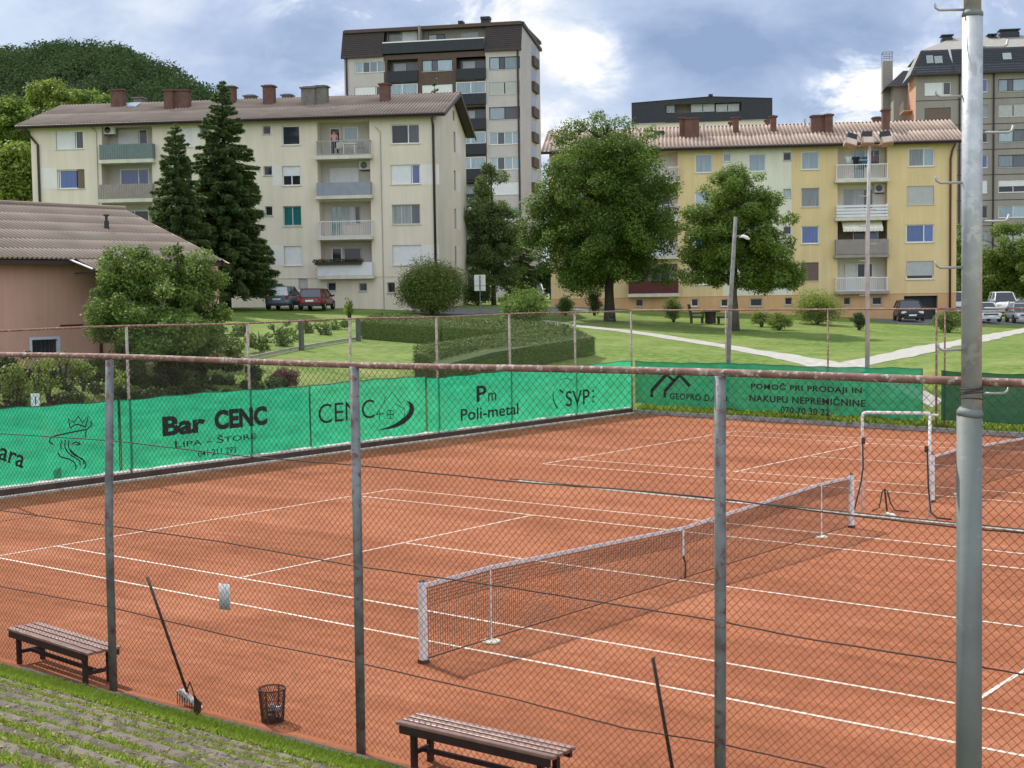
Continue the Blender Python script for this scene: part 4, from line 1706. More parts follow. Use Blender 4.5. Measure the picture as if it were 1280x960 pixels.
def railing(b, r, y, style, m, depth=1.0, name='railing', bars=24):
    """balcony front at local y (negative = proud of the wall) plus its two returns"""
    x0, x1, z0, z1 = r
    mb = MB()
    if style == 'panel':
        mb.box(x0, x1, y, y + 0.03, z0, z1)
        mb.box(x0, x0 + 0.03, y + 0.03, y + depth, z0, z1)
        mb.box(x1 - 0.03, x1, y + 0.03, y + depth, z0, z1)
    elif style == 'ribbed':
        n = int((x1 - x0) / 0.16)
        for i in range(n):
            a = x0 + (x1 - x0) * i / n
            mb.box(a + 0.02, a + 0.13, y, y + 0.025, z0, z1)
        mb.box(x0, x1, y + 0.026, y + 0.035, z0, z1)
        mb.box(x0, x0 + 0.03, y + 0.03, y + depth, z0, z1)
        mb.box(x1 - 0.03, x1, y + 0.03, y + depth, z0, z1)
    elif style == 'slats':
        n = 4
        h = (z1 - z0) / n
        for i in range(n):
            mb.box(x0, x1, y, y + 0.03, z0 + i * h + 0.04, z0 + (i + 1) * h - 0.035)
            mb.box(x0, x0 + 0.03, y + .03, y + depth, z0 + i * h + 0.04, z0 + (i + 1) * h - 0.035)
            mb.box(x1 - .03, x1, y + .03, y + depth, z0 + i * h + 0.04, z0 + (i + 1) * h - 0.035)
        for a in (x0 + .1, (x0 + x1) / 2, x1 - .1):
            mb.box(a - 0.02, a + 0.02, y + 0.031, y + 0.05, z0, z1 + 0.05)
    elif style == 'bars':
        mb.box(x0, x1, y, y + 0.04, z1 - 0.05, z1)
        mb.box(x0, x1, y, y + 0.03, z0, z0 + 0.04)
        for i in range(bars + 1):
            a = x0 + (x1 - x0 - 0.03) * i / bars
            mb.box(a, a + 0.022, y + 0.004, y + 0.026, z0 + .04, z1 - .05)
        for xx in (x0, x1 - 0.045):
            mb.box(xx, xx + 0.045, y - 0.002, y + depth, z1 - 0.052, z1 + 0.002)
            for i in range(6):
                yy = y + depth * i / 6
                mb.box(xx + 0.01, xx + 0.03, yy, yy + 0.022, z0, z1 - .052)
    return mb.build(name, m, b.root)


def chimney(b, r, p0, n, m, cap=True, D=0.7, v_base=None):
    """chimney whose foot is where pixel (mid, bottom) meets the roof plane p0,n"""
    u0, v0, u1, v1 = r
    P = b.locp((u0 + u1) / 2, v1, p0, n)
    sc = depth_of(b.o + b.ex * P[0] + b.ey * P[1]) / F
    w = (u1 - u0) * sc
    h = (v1 - v0) * sc
    mb = MB().box(P[0] - w / 2, P[0] + w / 2, P[1], P[1] + D, P[2] - 0.35, P[2] + h - 0.12)
    o = mb.build('chimney', m, b.root)
    if cap:
        MB().box(P[0] - w / 2 - 0.1, P[0] + w / 2 + 0.1, P[1] - 0.1, P[1] + D + 0.1, P[2] + h - 0.12, P[2] + h - 0.03).build('cap', m, o)
        MB().box(P[0] - w / 2 + 0.1, P[0] + w / 2 - 0.1, P[1] + 0.1, P[1] + D - 0.1, P[2] + h - 0.03, P[2] + h + 0.03).build('flue', BLACKP, o)
    return o


def ac_unit(b, r, y):
    x0, x1, z0, z1 = r
    o = MB().box(x0, x1, y - 0.28, y, z0, z1).build('air_conditioner', WHT, b.root, bevel=0.02)
    cx, cz, rr = x0 + (x1 - x0) * .42, (z0 + z1) / 2, (z1 - z0) * .38
    mb = MB().poly([(cx + rr * math.cos(a), y - 0.285, cz + rr * math.sin(a)) for a in np.linspace(0, 2 * PI, 17)[:-1]])
    mb.build('fan', G_DARK, o)
    MB().box(x0 + .05, x1 - .05, y - 0.24, y - 0.01, z0 - 0.06, z0 - 0.003).build('bracket', GUTTER, o)


CAMANG = math.atan2(RC[0][1], RC[0][0])

# ------------------------------------------------------------------ cream block on the left
L = Bld('apartment_block', 'cream four-storey apartment block with brown corrugated roof and a pale balcony column', gp(549, 389), CAMANG - math.radians(6.5), 46)
zE = np.mean([L.loc(60, 154)[1], L.loc(300, 151)[1], L.loc(540, 147.5)[1]])        # wall top
ridge_y = 6.9
zR = L.loc(400, 121, ridge_y)[1]
D = 2 * ridge_y
ov = 0.7
zEave = zE + 0.05
slope = (zR - zEave) / (ridge_y + ov)
RP0, RPN = (0, -ov, zEave), (0, -(zR - zEave), ridge_y + ov)
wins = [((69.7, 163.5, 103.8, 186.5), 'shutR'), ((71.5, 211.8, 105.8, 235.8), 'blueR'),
        ((328.4, 157.5, 338.1, 167.8), 'dark'), ((329.3, 207.7, 340, 219.3), 'dark'), ((331.3, 257.8, 340.5, 269.7), 'dark'), ((334, 308, 341.3, 318), 'dark'),
        ((352.2, 157, 374.7, 181.3), 'darkW'), ((352.8, 207.5, 375.6, 232), 'half'), ((353.8, 257.5, 376.7, 282.5), 'twog'), ((355, 307.5, 377.2, 332), 'shut'),
        ((488.4, 155, 524.4, 179.6), 'wide'), ((488.4, 205.8, 525, 230.2), 'shutB'), ((490, 255.5, 525.3, 280.5), 'pale3'), ((490.8, 306.3, 526.7, 331.7), 'shut'),
        ((298, 355, 306, 365), 'dark'), ((335, 354, 345.5, 361.5), 'dark'), ((373, 348, 384.7, 364), 'low'), ((409, 353, 420, 364), 'dark'), ((448.8, 354, 458.7, 364), 'dark'), ((484, 353, 494, 366), 'dark'),
        ((222, 160, 240, 184), 'shut'), ((222, 210, 240, 234), 'two'), ((75, 262, 106, 286), 'shut'), ((76, 312, 107, 336), 'two'), ((250, 158, 260, 168), 'dark'), ((250, 208, 260, 219), 'dark')]
holes = [(*L.rect(r), 0.13) for r, k in wins]
RD = 1.25
rec = [(127.4, 157, 190.6, 199.5), (127.4, 204, 190.6, 248.6), (128, 254, 191, 297), (128, 303, 191, 345),
       (396.6, 151, 462, 194), (397, 199, 463, 244.2), (399.5, 251, 464, 296), (401, 301, 465, 345)]
holes += [(*L.rect(r), RD) for r in rec]
wall(L, 0, L.W, -1.0, zE, holes, PL_CREAM)
for (r, k) in wins:
    window(L, L.rect(r), k)
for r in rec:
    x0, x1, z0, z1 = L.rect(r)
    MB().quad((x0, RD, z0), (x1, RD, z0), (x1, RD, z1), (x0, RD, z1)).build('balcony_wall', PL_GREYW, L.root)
# balcony fronts
for r, st, m in (((123.7, 180, 190.6, 198.7), 'ribbed', RAILG), ((124, 230, 190, 248), 'ribbed', RAILX), ((124, 281, 190, 297), 'panel', RAILW), ((124, 329, 190, 345), 'panel', RAILW),
                 ((395.6, 175.3, 462, 193), 'bars', PIPEG), ((395.6, 227.8, 463, 244), 'panel', RAILB), ((398, 276, 464.5, 295.5), 'bars', RAILW), ((396.7, 328.2, 465, 344.3), 'panel', RAILW)):
    railing(L, L.rect(r, -0.55), -0.55, st, m, 0.55)
for r in ((123, 199, 191, 203.5), (123, 248.3, 191, 252.7), (123, 297, 191, 301), (123, 345, 191, 349), (392.8, 193.7, 464.4, 198.5), (393.5, 244.2, 465, 248.3), (397, 296, 465.5, 299.5), (397, 344.6, 467, 348.6)):
    x0, x1, z0, z1 = L.rect(r, -0.58)
    MB().box(x0, x1, -0.60, RD, z0, z1).build('balcony_slab', SLAB, L.root)
for r, k in (((148, 162, 185, 181), 'shutR'), ((151, 211, 187, 247), 'blue2'), ((151, 263, 187, 296), 'two'), ((151, 313, 187, 343), 'two'), ((429.4, 158.4, 448, 176), 'sky'), ((412.5, 160, 425.6, 193.5), 'darkW'), ((412.5, 210, 449, 230), 'shut'),
             ((414, 257.5, 428, 295), 'twog'), ((429.5, 257.5, 451, 280.5), 'pale3'), ((415, 309.5, 428, 344), 'darkW'), ((430, 309.5, 452, 332), 'dark')):
    window(L, L.rect(r, RD), k, y=RD - 0.055, sill=False, name='balcony_window')
ac_unit(L, L.rect((129, 157.5, 144, 168), .45), .6)
ac_unit(L, L.rect((448, 200.6, 462.7, 211.8), RD - .4), RD - 0.01)
# flower boxes on the lowest balcony
x0, x1, z0, z1 = L.rect((394, 326, 452, 330), -0.6)
MB().box(x0, x1, -0.78, -0.58, z0 - 0.05, z0 + .12).build('flower_box', GUTTER, L.root)
Vv, Qq, tt = blob_leaves(np.array([(x0 + (x1 - x0) * i / 16, -0.68, z0 + 0.2, 0.2) for i in range(17)]), 900, 0.11)
np_mesh('balcony_flowers', Vv, Qq, leaf_mat('leaf_balcony', (0.02, 0.04, 0.015), (0.12, 0.09, 0.05), 0.25), L.root, tint=tt)
# plaster patches and plinth line
for r in ((51, 210, 71, 236), (340.5, 207.2, 352.4, 232), (334, 306.7, 354.8, 332), (525.5, 205.5, 548.8, 231), (527, 306, 548.8, 332), (240, 160, 250, 184)):
    x0, x1, z0, z1 = L.rect(r)
    MB().box(x0, x1, -0.008, 0.02, z0, z1).build('plaster_patch', PL_PALE, L.root)
zP = L.loc(400, 346.7)[1]
MB().box(-0.02, L.W + 0.02, -0.035, 0.0, zP - 0.05, zP).build('plinth_ledge', SLAB, L.root)
# side walls and gables
gh = []
for r in ((566.3, 165, 570, 190), (567, 213, 570.5, 238), (567.5, 261, 571, 286), (568, 308, 571.5, 332)):
    um = (r[0] + r[2]) / 2
    P1 = L.locp(um, r[1], (L.W, 0, 0), (1, 0, 0))
    P2 = L.locp(um, r[3], (L.W, 0, 0), (1, 0, 0))
    gh.append((P1[1] - 0.45, P1[1] + 0.45, P2[2], P1[2], 0.1))
wall(L, 0, D, -1.0, zE, gh, PL_CREAM, place=lambda x, y, z: (L.W - y, x, z))
for h in gh:
    MB().quad((L.W - .09, h[0], h[2]), (L.W - .09, h[1], h[2]), (L.W - .09, h[1], h[3]), (L.W - .09, h[0], h[3])).build('stair_window', SHUTB, L.root)
    MB().box(L.W - 0.01, L.W + 0.008, h[1] + .05, h[1] + 2.2, h[2], h[3]).build('plaster_patch', PL_PALE, L.root)
zg = zE + (zR - zEave) / (ridge_y + ov) * ridge_y
for xx in (0.0, L.W):
    MB().poly([(xx, 0, zE), (xx, D, zE), (xx, ridge_y, zR - 0.12)]).build('gable', PL_CREAM, L.root)
MB().quad((0, 0, -1), (0, D, -1), (0, D, zE), (0, 0, zE)).quad((0, D, -1), (L.W, D, -1), (L.W, D, zE), (0, D, zE)).build('rear_wall', PL_CREAM, L.root)
P1 = L.locp(567, 144.5, (L.W, 0, 0), (1, 0, 0))
MB().box(L.W - .02, L.W + .01, P1[1] - .3, P1[1] + .3, P1[2] - .35, P1[2] + .35).build('attic_vent', SHUTB, L.root)
xo = 0.75
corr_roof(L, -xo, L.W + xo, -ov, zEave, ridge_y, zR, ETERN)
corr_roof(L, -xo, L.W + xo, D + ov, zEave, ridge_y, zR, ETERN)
MB().box(-xo, L.W + xo, -ov + 0.02, -ov + 0.10, zEave - 0.24, zEave - 0.03).box(-xo, L.W + xo, -ov + 0.1, 0, zEave - 0.08, zEave - 0.04).build('eave_board', GUTTER, L.root)
MB().tube([(-xo, -ov - 0.07, zEave - 0.10), (L.W + xo, -ov - 0.07, zEave - 0.06)], 0.075, 8).build('gutter', GUTTER, L.root)
for xx in (-xo, L.W + xo - 0.06):
    mb = MB()
    for ya, yb in ((-ov, ridge_y), (D + ov, ridge_y)):
        mb.prism([(ya, zEave - 0.26), (yb, zR - 0.26), (yb, zR - 0.01), (ya, zEave - 0.01)], 'x', xx, xx + 0.06)
    mb.build('barge_board', GUTTER, L.root)
for ya, yb in ((-ov + .1, ridge_y), (D + ov - .1, ridge_y)):
    mb = MB()
    mb.quad((L.W, ya, zEave - 0.06), (L.W + xo, ya, zEave - 0.06), (L.W + xo, yb, zR - 0.08), (L.W, yb, zR - 0.08)).build('verge_soffit', GUTTER, L.root)
    mb = MB()
    mb.quad((-xo, ya, zEave - 0.06), (0, ya, zEave - 0.06), (0, yb, zR - 0.08), (-xo, yb, zR - 0.08))
    mb.build('verge_soffit', GUTTER, L.root)
# pipes
xd, _ = L.loc(543.5, 260)
MB().tube([(xd, -ov, zEave - .1), (xd, -0.14, zEave - 0.8), (xd, -0.12, zEave - 1.2), (xd, -0.12, -0.4)], 0.085, 8).build('downpipe', DPIPE, L.root, smooth=True)
xd, _ = L.loc(49.5, 220)
MB().tube([(xd - .7, -ov, zEave - .1), (xd - .6, -.14, zEave - 0.6), (xd, -0.12, zEave - 1.3), (xd, -0.12, -0.4)], 0.085, 8).build('downpipe', DPIPE, L.root, smooth=True)
for u, vt in ((120.6, 165), (475.5, 165)):
    xd, zt = L.loc(u, vt)
    MB().tube([(xd - .35, -0.05, zt + .35), (xd, -0.05, zt), (xd, -0.05, 0)], 0.03, 6).build('gas_pipe', PIPEG, L.root)
# chimneys on the front slope
for r, m in (((138.5, 111.5, 153.5, 134), BRICK), ((205, 112, 216, 137), BRICK), ((215, 112, 235.5, 135.5), BRICK), ((280, 107.5, 293, 128), BRICK), ((328.5, 106.5, 342, 131), BRICK),
             ((376.5, 108.5, 394, 132), BRICKG), ((392, 107, 408.5, 131), BRICKG), ((474.5, 104, 486.5, 127.5), BRICK)):
    chimney(L, r, RP0, RPN, m)
for r in ((305, 118.5, 318, 126), (352, 117.5, 364, 123), (166, 121, 178, 124)):
    chimney(L, r, (0, ridge_y + 1.2, zR - .4), (0, 1, 0), BRICKG)
P1 = L.locp(169, 132.5, RP0, RPN)
mb = MB()
mb.quad((P1[0] - .6, P1[1] - .5, P1[2] - .1), (P1[0] + .25, P1[1] - .5, P1[2] - .1), (P1[0] + .25, P1[1] + .55, P1[2] + .35), (P1[0] - .6, P1[1] + .55, P1[2] + .35))
mb.build('skylight', G_PAINTSKY_PALE, L.root)
# table and chairs seen through the open railing
zf = L.loc(430, 193.5, 0.3)[1]
x0 = L.loc(437, 185, 0.3)[0]
TAB = thing('balcony_table', 'white table on the topmost open balcony of the cream block', 'table', L.o + L.ex * x0 + L.ey * 0.35 + EZ * zf, L.th)
MB().box(-0.45, 0.45, -0.3, 0.3, 0.70, 0.74).build('table_top', WHT, TAB)
for sx in (-.38, .38):
    for sy in (-.24, .24):
        MB().box(sx - .02, sx + .02, sy - .02, sy + .02, 0, .70).build('leg', WHT, TAB)
for i, (dx, lab) in enumerate(((0.75, 'blue-grey plastic chair right of the white balcony table'), (-0.75, 'grey plastic chair between the balcony table and the open door'))):
    CH = thing('balcony_chair', lab, 'chair', L.o + L.ex * (x0 + dx) + L.ey * 0.3 + EZ * zf, L.th, 'chairs on the open balcony')
    m = RAILB if i == 0 else SHUTG
    MB().box(-.22, .22, -.2, .2, .42, .45).build('seat', m, CH)
    MB().box(-.22, .22, .17, .21, .45, .9).build('backrest', m, CH)
    for sx in (-.19, .19):
        for sy in (-.17, .17):
            MB().box(sx - .015, sx + .015, sy - .015, sy + .015, 0, .42).build('leg', m, CH)


# a person standing in the balcony door
def person(name, label, loc, rz, h, shirt, trousers, skin, hair):
    root = thing(name, label, 'person', loc, rz)
    s = h / 1.7

    def skinned(nm, joints, edges, radii, m, parent):
        me = bpy.data.meshes.new(nm)
        me.from_pydata([tuple(c * s for c in j) for j in joints], edges, [])
        o = bpy.data.objects.new(nm, me)
        COL.objects.link(o)
        o.parent = parent
        sk = o.modifiers.new('Skin', 'SKIN')
        for i, r in enumerate(radii):
            me.skin_vertices[0].data[i].radius = (r[0] * s, r[1] * s) if isinstance(r, tuple) else (r * s, r * s)
        me.skin_vertices[0].data[0].use_root = True
        ss = o.modifiers.new('Sub', 'SUBSURF')
        ss.levels = ss.render_levels = 2
        me.materials.append(m)
        return o
    J = [(0, 0, .92), (0, 0, 1.15), (0, 0, 1.38), (0, -.01, 1.47), (0, -.02, 1.56), (0, -.02, 1.66),
         (-.17, 0, 1.38), (-.25, -.02, 1.12), (-.2, -.2, .98), (-.15, -.27, .97), (.17, 0, 1.38), (.25, .0, 1.12), (.22, -.18, 1.0), (.18, -.26, 1.0),
         (-.1, 0, .88), (-.11, -.01, .48), (-.11, .02, .08), (-.11, -.14, .03), (.1, 0, .88), (.11, -.01, .48), (.11, .02, .08), (.12, -.14, .03)]
    E_ = [(0, 1), (1, 2), (2, 3), (3, 4), (4, 5), (2, 6), (6, 7), (7, 8), (8, 9), (2, 10), (10, 11), (11, 12), (12, 13), (0, 14), (14, 15), (15, 16), (16, 17), (0, 18), (18, 19), (19, 20), (20, 21)]
    R_ = [(.15, .1), (.13, .095), (.16, .1), .05, .085, .08, .06, .042, .034, .03, .06, .042, .034, .03, .085, .06, .042, .04, .085, .06, .042, .04]
    if not bpy.data.meshes.get('x'):
        pass
    skinned('body', J, E_, R_, skin, root)
    skinned('shirt', [(0, 0, .9), (0, 0, 1.15), (0, 0, 1.40), (-.17, 0, 1.38), (-.245, -.02, 1.16), (.17, 0, 1.38), (.245, 0, 1.16)], [(0, 1), (1, 2), (2, 3), (3, 4), (2, 5), (5, 6)],
            [(.17, .12), (.15, .115), (.15, .11), .075, .06, .075, .06], shirt, root)
    skinned('trousers', [(0, 0, .95), (-.1, 0, .86), (-.11, 0, .48), (-.11, .02, .12), (.1, 0, .86), (.11, 0, .48), (.11, .02, .12)], [(0, 1), (1, 2), (2, 3), (0, 4), (4, 5), (5, 6)],
            [(.16, .12), .1, .075, .06, .1, .075, .06], trousers, root)
    MB().lathe([(0, .11), (.07, .09), (.098, .03), (.09, -.04), (.05, -.06)], 12, (0, .01, 1.64 * s)).build('hair', hair, root, smooth=True)
    return root


def add_skin_layer(o):
    pass


xp, _ = L.loc(417.5, 180, 0.45)
person('person', 'person in a pink top and dark trousers standing in the open balcony door', L.o + L.ex * xp + L.ey * 0.55 + EZ * zf, L.th, 1.68,
       mat('pink_shirt', (0.62, 0.30, 0.32), .8), mat('navy_cloth', (0.02, 0.025, 0.05), .8), mat('skin', (0.50, 0.30, 0.22), .6), mat('dark_hair', (0.03, 0.02, 0.015), .6))

# ------------------------------------------------------------------ ochre block on the right
ridge_y = 5.6
D = 2 * ridge_y
Y = Bld('apartment_block', 'ochre apartment block with rose corrugated roof, a pale green middle strip and a garage', gp(1195, 400), CAMANG - math.radians(6.5), 689)
zE = np.mean([Y.loc(840, 187)[1], Y.loc(1180, 177)[1]])
zR = Y.loc(1000, 155, ridge_y)[1]
zEave = zE + 0.05
RP0, RPN = (0, -ov, zEave), (0, -(zR - zEave), ridge_y + ov)
wins = [((869, 192.5, 890.6, 216), 'sky'), ((904, 192, 913.6, 202), 'sky'), ((935.8, 192, 957, 214.4), 'sky'), ((979, 190.4, 989, 200.7), 'dark'), ((1001.6, 189, 1024, 212), 'sky'),
        ((868.5, 240, 890, 263), 'sky'), ((904, 238, 913.6, 248), 'sky'), ((935.8, 238, 957, 261), 'sky'), ((979, 236, 989, 247), 'pale'), ((1001.6, 235, 1024, 258.6), 'pale'),
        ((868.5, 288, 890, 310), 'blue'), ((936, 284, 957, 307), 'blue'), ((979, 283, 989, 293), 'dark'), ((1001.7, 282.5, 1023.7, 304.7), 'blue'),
        ((868, 333, 890, 356), 'two'), ((936, 330, 957, 353), 'shut'), ((979, 329, 989, 339), 'dark'), ((1001.7, 328, 1023.3, 351), 'brown'),
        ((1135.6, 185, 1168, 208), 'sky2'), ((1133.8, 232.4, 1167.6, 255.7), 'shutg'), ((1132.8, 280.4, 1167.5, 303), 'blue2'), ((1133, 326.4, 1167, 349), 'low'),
        ((794.8, 373.8, 803.6, 383), 'dark'), ((864, 373.4, 873, 383), 'darkW'), ((901, 373.8, 910, 383), 'darkW'), ((937.5, 373, 953, 383), 'dark'), ((981, 372, 990.3, 381), 'dark'), ((1054.5, 371.7, 1063, 381), 'dark'), ((1090, 371, 1102.5, 381), 'dark'),
        ((715, 196, 745, 220), 'sky'), ((715, 243, 745, 267), 'shut'), ((715, 290, 745, 313), 'two'), ((708, 337, 742, 360), 'shut')]
holes = [(*Y.rect(r), 0.13) for r, k in wins]
rec = [(788, 190, 847, 227), (788, 236, 847, 274), (788, 283, 847, 321), (788, 330, 847, 367), (1047, 182.5, 1109, 225), (1047, 229, 1109, 272), (1047, 276, 1109, 318.5), (1047, 322, 1109, 364.5)]
holes += [(*Y.rect(r), RD) for r in rec]
gar = Y.rect((1130, 369.7, 1172, 399))
holes.append((gar[0], gar[1], -0.9, gar[3], 0.6))
zP = Y.loc(1150, 366)[1]


def sect(h, a, c, e, f):
    return [q for q in h if q[1] > a and q[0] < c and q[3] > e and q[2] < f]


g0, g1 = Y.loc(903.4, 230)[0], Y.loc(989.6, 230)[0]
wall(Y, 0, g0, zP, zE, sect(holes, 0, g0, zP, zE), PL_YEL)
wall(Y, g1, Y.W, zP, zE, sect(holes, g1, Y.W, zP, zE), PL_YEL)
wall(Y, g0, g1, zP, zE, sect(holes, g0, g1, zP, zE), PL_GREEN)
wall(Y, 0, Y.W, -1.0, zP, sect(holes, 0, Y.W, -1.0, zP), PL_YELD, name='plinth')
MB().box(-0.02, Y.W + 0.02, -0.03, 0.0, zP - 0.03, zP + 0.02).build('plinth_ledge', PL_YEL, Y.root)
for (r, k) in wins:
    window(Y, Y.rect(r), k, y=0.10)
MB().quad((gar[0], 0.6, -.9), (gar[1], 0.6, -.9), (gar[1], 0.6, gar[3]), (gar[0], 0.6, gar[3])).build('garage_shade_sheet', BLACKP, Y.root)  # black sheet stands in for the shade inside the open garage
back = MB()
for i, r in enumerate(rec):
    x0, x1, z0, z1 = Y.rect(r)
    MB().quad((x0, RD, z0), (x1, RD, z0), (x1, RD, z1), (x0, RD, z1)).build('balcony_wall', PL_PALE if i != 6 else mat('brown_balcony_paint', (0.20, 0.15, 0.12), .8), Y.root)
for r, st, m in (((786, 209, 848, 226), 'bars', RAILW), ((786, 256, 848, 273), 'bars', WHT), ((786, 304, 848, 320), 'bars', RAILW), ((785.6, 351, 848, 366.5), 'ribbed', RAILM),
                 ((1046, 205, 1110, 223.5), 'bars', WHT), ((1045.5, 255.5, 1110, 271.5), 'slats', RAILW), ((1044.5, 299, 1111, 317.5), 'ribbed', RAILX), ((1045, 346.7, 1109.5, 363.5), 'bars', WHT)):
    railing(Y, Y.rect(r, -0.5), -0.5, st, m, 0.5)
for i, r in enumerate(((785, 226.5, 849, 230), (785, 273.5, 849, 277), (785, 320.5, 849, 324), (785, 367, 849, 371), (1043.9, 223.8, 1111.7, 227.4), (1044, 271.5, 1111.7, 275.3), (1043, 318, 1112, 321.8), (1044, 364, 1112, 367.4))):
    x0, x1, z0, z1 = Y.rect(r, -0.52)
    MB().box(x0, x1, -0.54, RD, z0, z1).build('balcony_slab', SLAB if i not in (6, 7) else RAILX, Y.root)
for r, k in (((1066, 187, 1082, 224), 'sky'), ((1084, 187, 1100, 206), 'two'), ((1054.8, 236.7, 1091, 262), 'pale3'), ((1066, 289, 1082, 317), 'darkW'), ((1084, 289, 1098, 306), 'blue'), ((1071, 329, 1091, 347), 'two'), ((1055.8, 329, 1069, 363), 'shut'),
             ((800, 195, 816, 226), 'two'), ((800, 241, 838, 273), 'pale3'), ((800, 289, 838, 320), 'shut'), ((800, 335, 838, 366), 'pale3')):
    window(Y, Y.rect(r, RD), k, y=RD - 0.055, sill=False, name='balcony_window')
ac_unit(Y, Y.rect((1093.5, 229.5, 1106.6, 240.5), RD - .4), RD - 0.01)
# awning over the third balcony
x0, x1, z0, z1 = Y.rect((1053, 276, 1103, 287.5), -0.2)
mb = MB()
n = 12
for i in range(n):
    a, c = x0 + (x1 - x0) * i / n, x0 + (x1 - x0) * (i + 1) / n
    mb.quad((a, -0.62, z0 + .1), (c, -0.62, z0 + .1), (c, 0.25, z1), (a, 0.25, z1))
    mb.poly([(a, -0.62, z0 + .1), (a, -0.63, z0 - 0.08), ((a + c) / 2, -0.63, z0 - 0.14), (c, -0.63, z0 - 0.08), (c, -0.62, z0 + .1)])
o = mb.build('awning', mat('cream_awning', (0.70, 0.66, 0.55), .8, .1, 3), Y.root)
# side walls, gables
for xx in (0.0, Y.W):
    MB().quad((xx, 0, -1), (xx, D, -1), (xx, D, zE), (xx, 0, zE)).build('side_wall', PL_YEL, Y.root)
    MB().poly([(xx, 0, zE), (xx, D, zE), (xx, ridge_y, zR - 0.12)]).build('gable', PL_YEL, Y.root)
MB().quad((0, D, -1), (Y.W, D, -1), (Y.W, D, zE), (0, D, zE)).build('rear_wall', PL_YEL, Y.root)
xo = 0.55
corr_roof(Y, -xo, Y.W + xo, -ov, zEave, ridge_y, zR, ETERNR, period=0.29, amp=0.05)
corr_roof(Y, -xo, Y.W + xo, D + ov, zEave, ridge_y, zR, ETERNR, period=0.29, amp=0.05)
MB().box(-xo, Y.W + xo, -ov + 0.02, -ov + 0.10, zEave - 0.22, zEave - 0.03).box(-xo, Y.W + xo, -ov + .1, 0, zEave - 0.08, zEave - 0.04).build('eave_board', GUTTER, Y.root)
MB().tube([(-xo, -ov - 0.07, zEave - 0.09), (Y.W + xo, -ov - 0.07, zEave - 0.06)], 0.07, 8).build('gutter', GUTTER, Y.root)
for xx in (-xo, Y.W + xo - 0.06):
    mb = MB()
    for ya, yb in ((-ov, ridge_y), (D + ov, ridge_y)):
        mb.prism([(ya, zEave - 0.24), (yb, zR - 0.24), (yb, zR - 0.01), (ya, zEave - 0.01)], 'x', xx, xx + 0.06)
    mb.build('barge_board', GUTTER, Y.root)
xd, _ = Y.loc(1187.5, 280)
MB().tube([(xd + .3, -ov, zEave - .1), (xd + .1, -.2, zEave - 0.7), (xd, -0.12, zEave - 1.3), (xd, -0.12, -0.4)], 0.08, 8).build('downpipe', mat('red_downpipe', (0.12, 0.04, 0.03), .5), Y.root, smooth=True)
for r, m in (((849.5, 146.5, 857, 171), BRICK), ((856, 147, 874, 172), BRICK), ((916.5, 146, 923.5, 166.5), BRICK), ((963.5, 144.5, 970.5, 165), BRICK), ((1014.5, 144, 1033, 165.5), BRICK), ((1031.5, 142.5, 1041, 166), BRICK), ((1103.5, 136.5, 1112, 163), BRICK)):
    chimney(Y, r, RP0, RPN, m)
for r in ((912, 152, 919, 160), (957, 149, 964, 158), (1092, 146, 1102, 155)):
    chimney(Y, r, (0, ridge_y + 1.0, zR - .3), (0, 1, 0), BRICK)
P1 = Y.locp(824, 167.5, RP0, RPN)
MB().box(P1[0] - .4, P1[0] + .4, P1[1] - .3, P1[1] + .4, P1[2] - .1, P1[2] + .22).build('roof_hatch', GUTTER, Y.root)
for u, v in ((880, 164), (1006, 160)):
    P1 = Y.locp(u, v, RP0, RPN)
    MB().tube([(P1[0], P1[1], P1[2]), (P1[0], P1[1], P1[2] + .7)], 0.05, 6).build('vent_pipe', PIPEG, Y.root)
# laundry on the top balcony line
for i, (ua, ub, va, vb, m, lab) in enumerate(((1056.5, 1064.5, 195.5, 204, mat('white_cloth', (.72, .72, .76), .9), 'white shirt hung on the top balcony line of the ochre block'),
                                              (1064.8, 1075, 196, 206, MATS['navy_cloth'], 'dark navy shirt hung on the top balcony line of the ochre block'),
                                              (1077, 1085.3, 196, 209, mat('teal_cloth', (.02, .13, .22), .9), 'teal towel hung on the top balcony line of the ochre block'),
                                              (1089, 1097.5, 195, 204.5, mat('mauve_cloth', (.16, .11, .14), .9), 'dull mauve cloth hung on the top balcony line of the ochre block'))):
    x0, x1, z0, z1 = Y.rect((ua, va, ub, vb), 0.1)
    mb = MB()
    n = 6
    ww = x1 - x0
    for k in range(n):
        a, c = x0 + ww * k / n, x0 + ww * (k + 1) / n
        ya, yc_ = 0.04 * math.sin(k * 2.1), 0.04 * math.sin((k + 1) * 2.1)
        dr = (z1 - z0) * (0.35 if i < 2 and k in (0, n - 1) else 1)
        mb.quad((a, ya, z1 - dr), (c, yc_, z1 - dr), (c, yc_ * .3, z1), (a, ya * .3, z1))
    o = mb.build('laundry', m, smooth=True)
    o.modifiers.new('Solid', 'SOLIDIFY').thickness = 0.01
    o.location = Y.o + Y.ey * 0.1
    o.rotation_euler = (0, 0, Y.th)
    tag(o, lab, 'laundry', 'laundry on the balcony line')
x0, x1, z0, z1 = Y.rect((1049, 195, 1107, 196), 0.1)
MB().tube([(x0, .1, z1), (x1, .1, z1)], 0.012, 5).build('washing_line', PIPEG, Y.root)

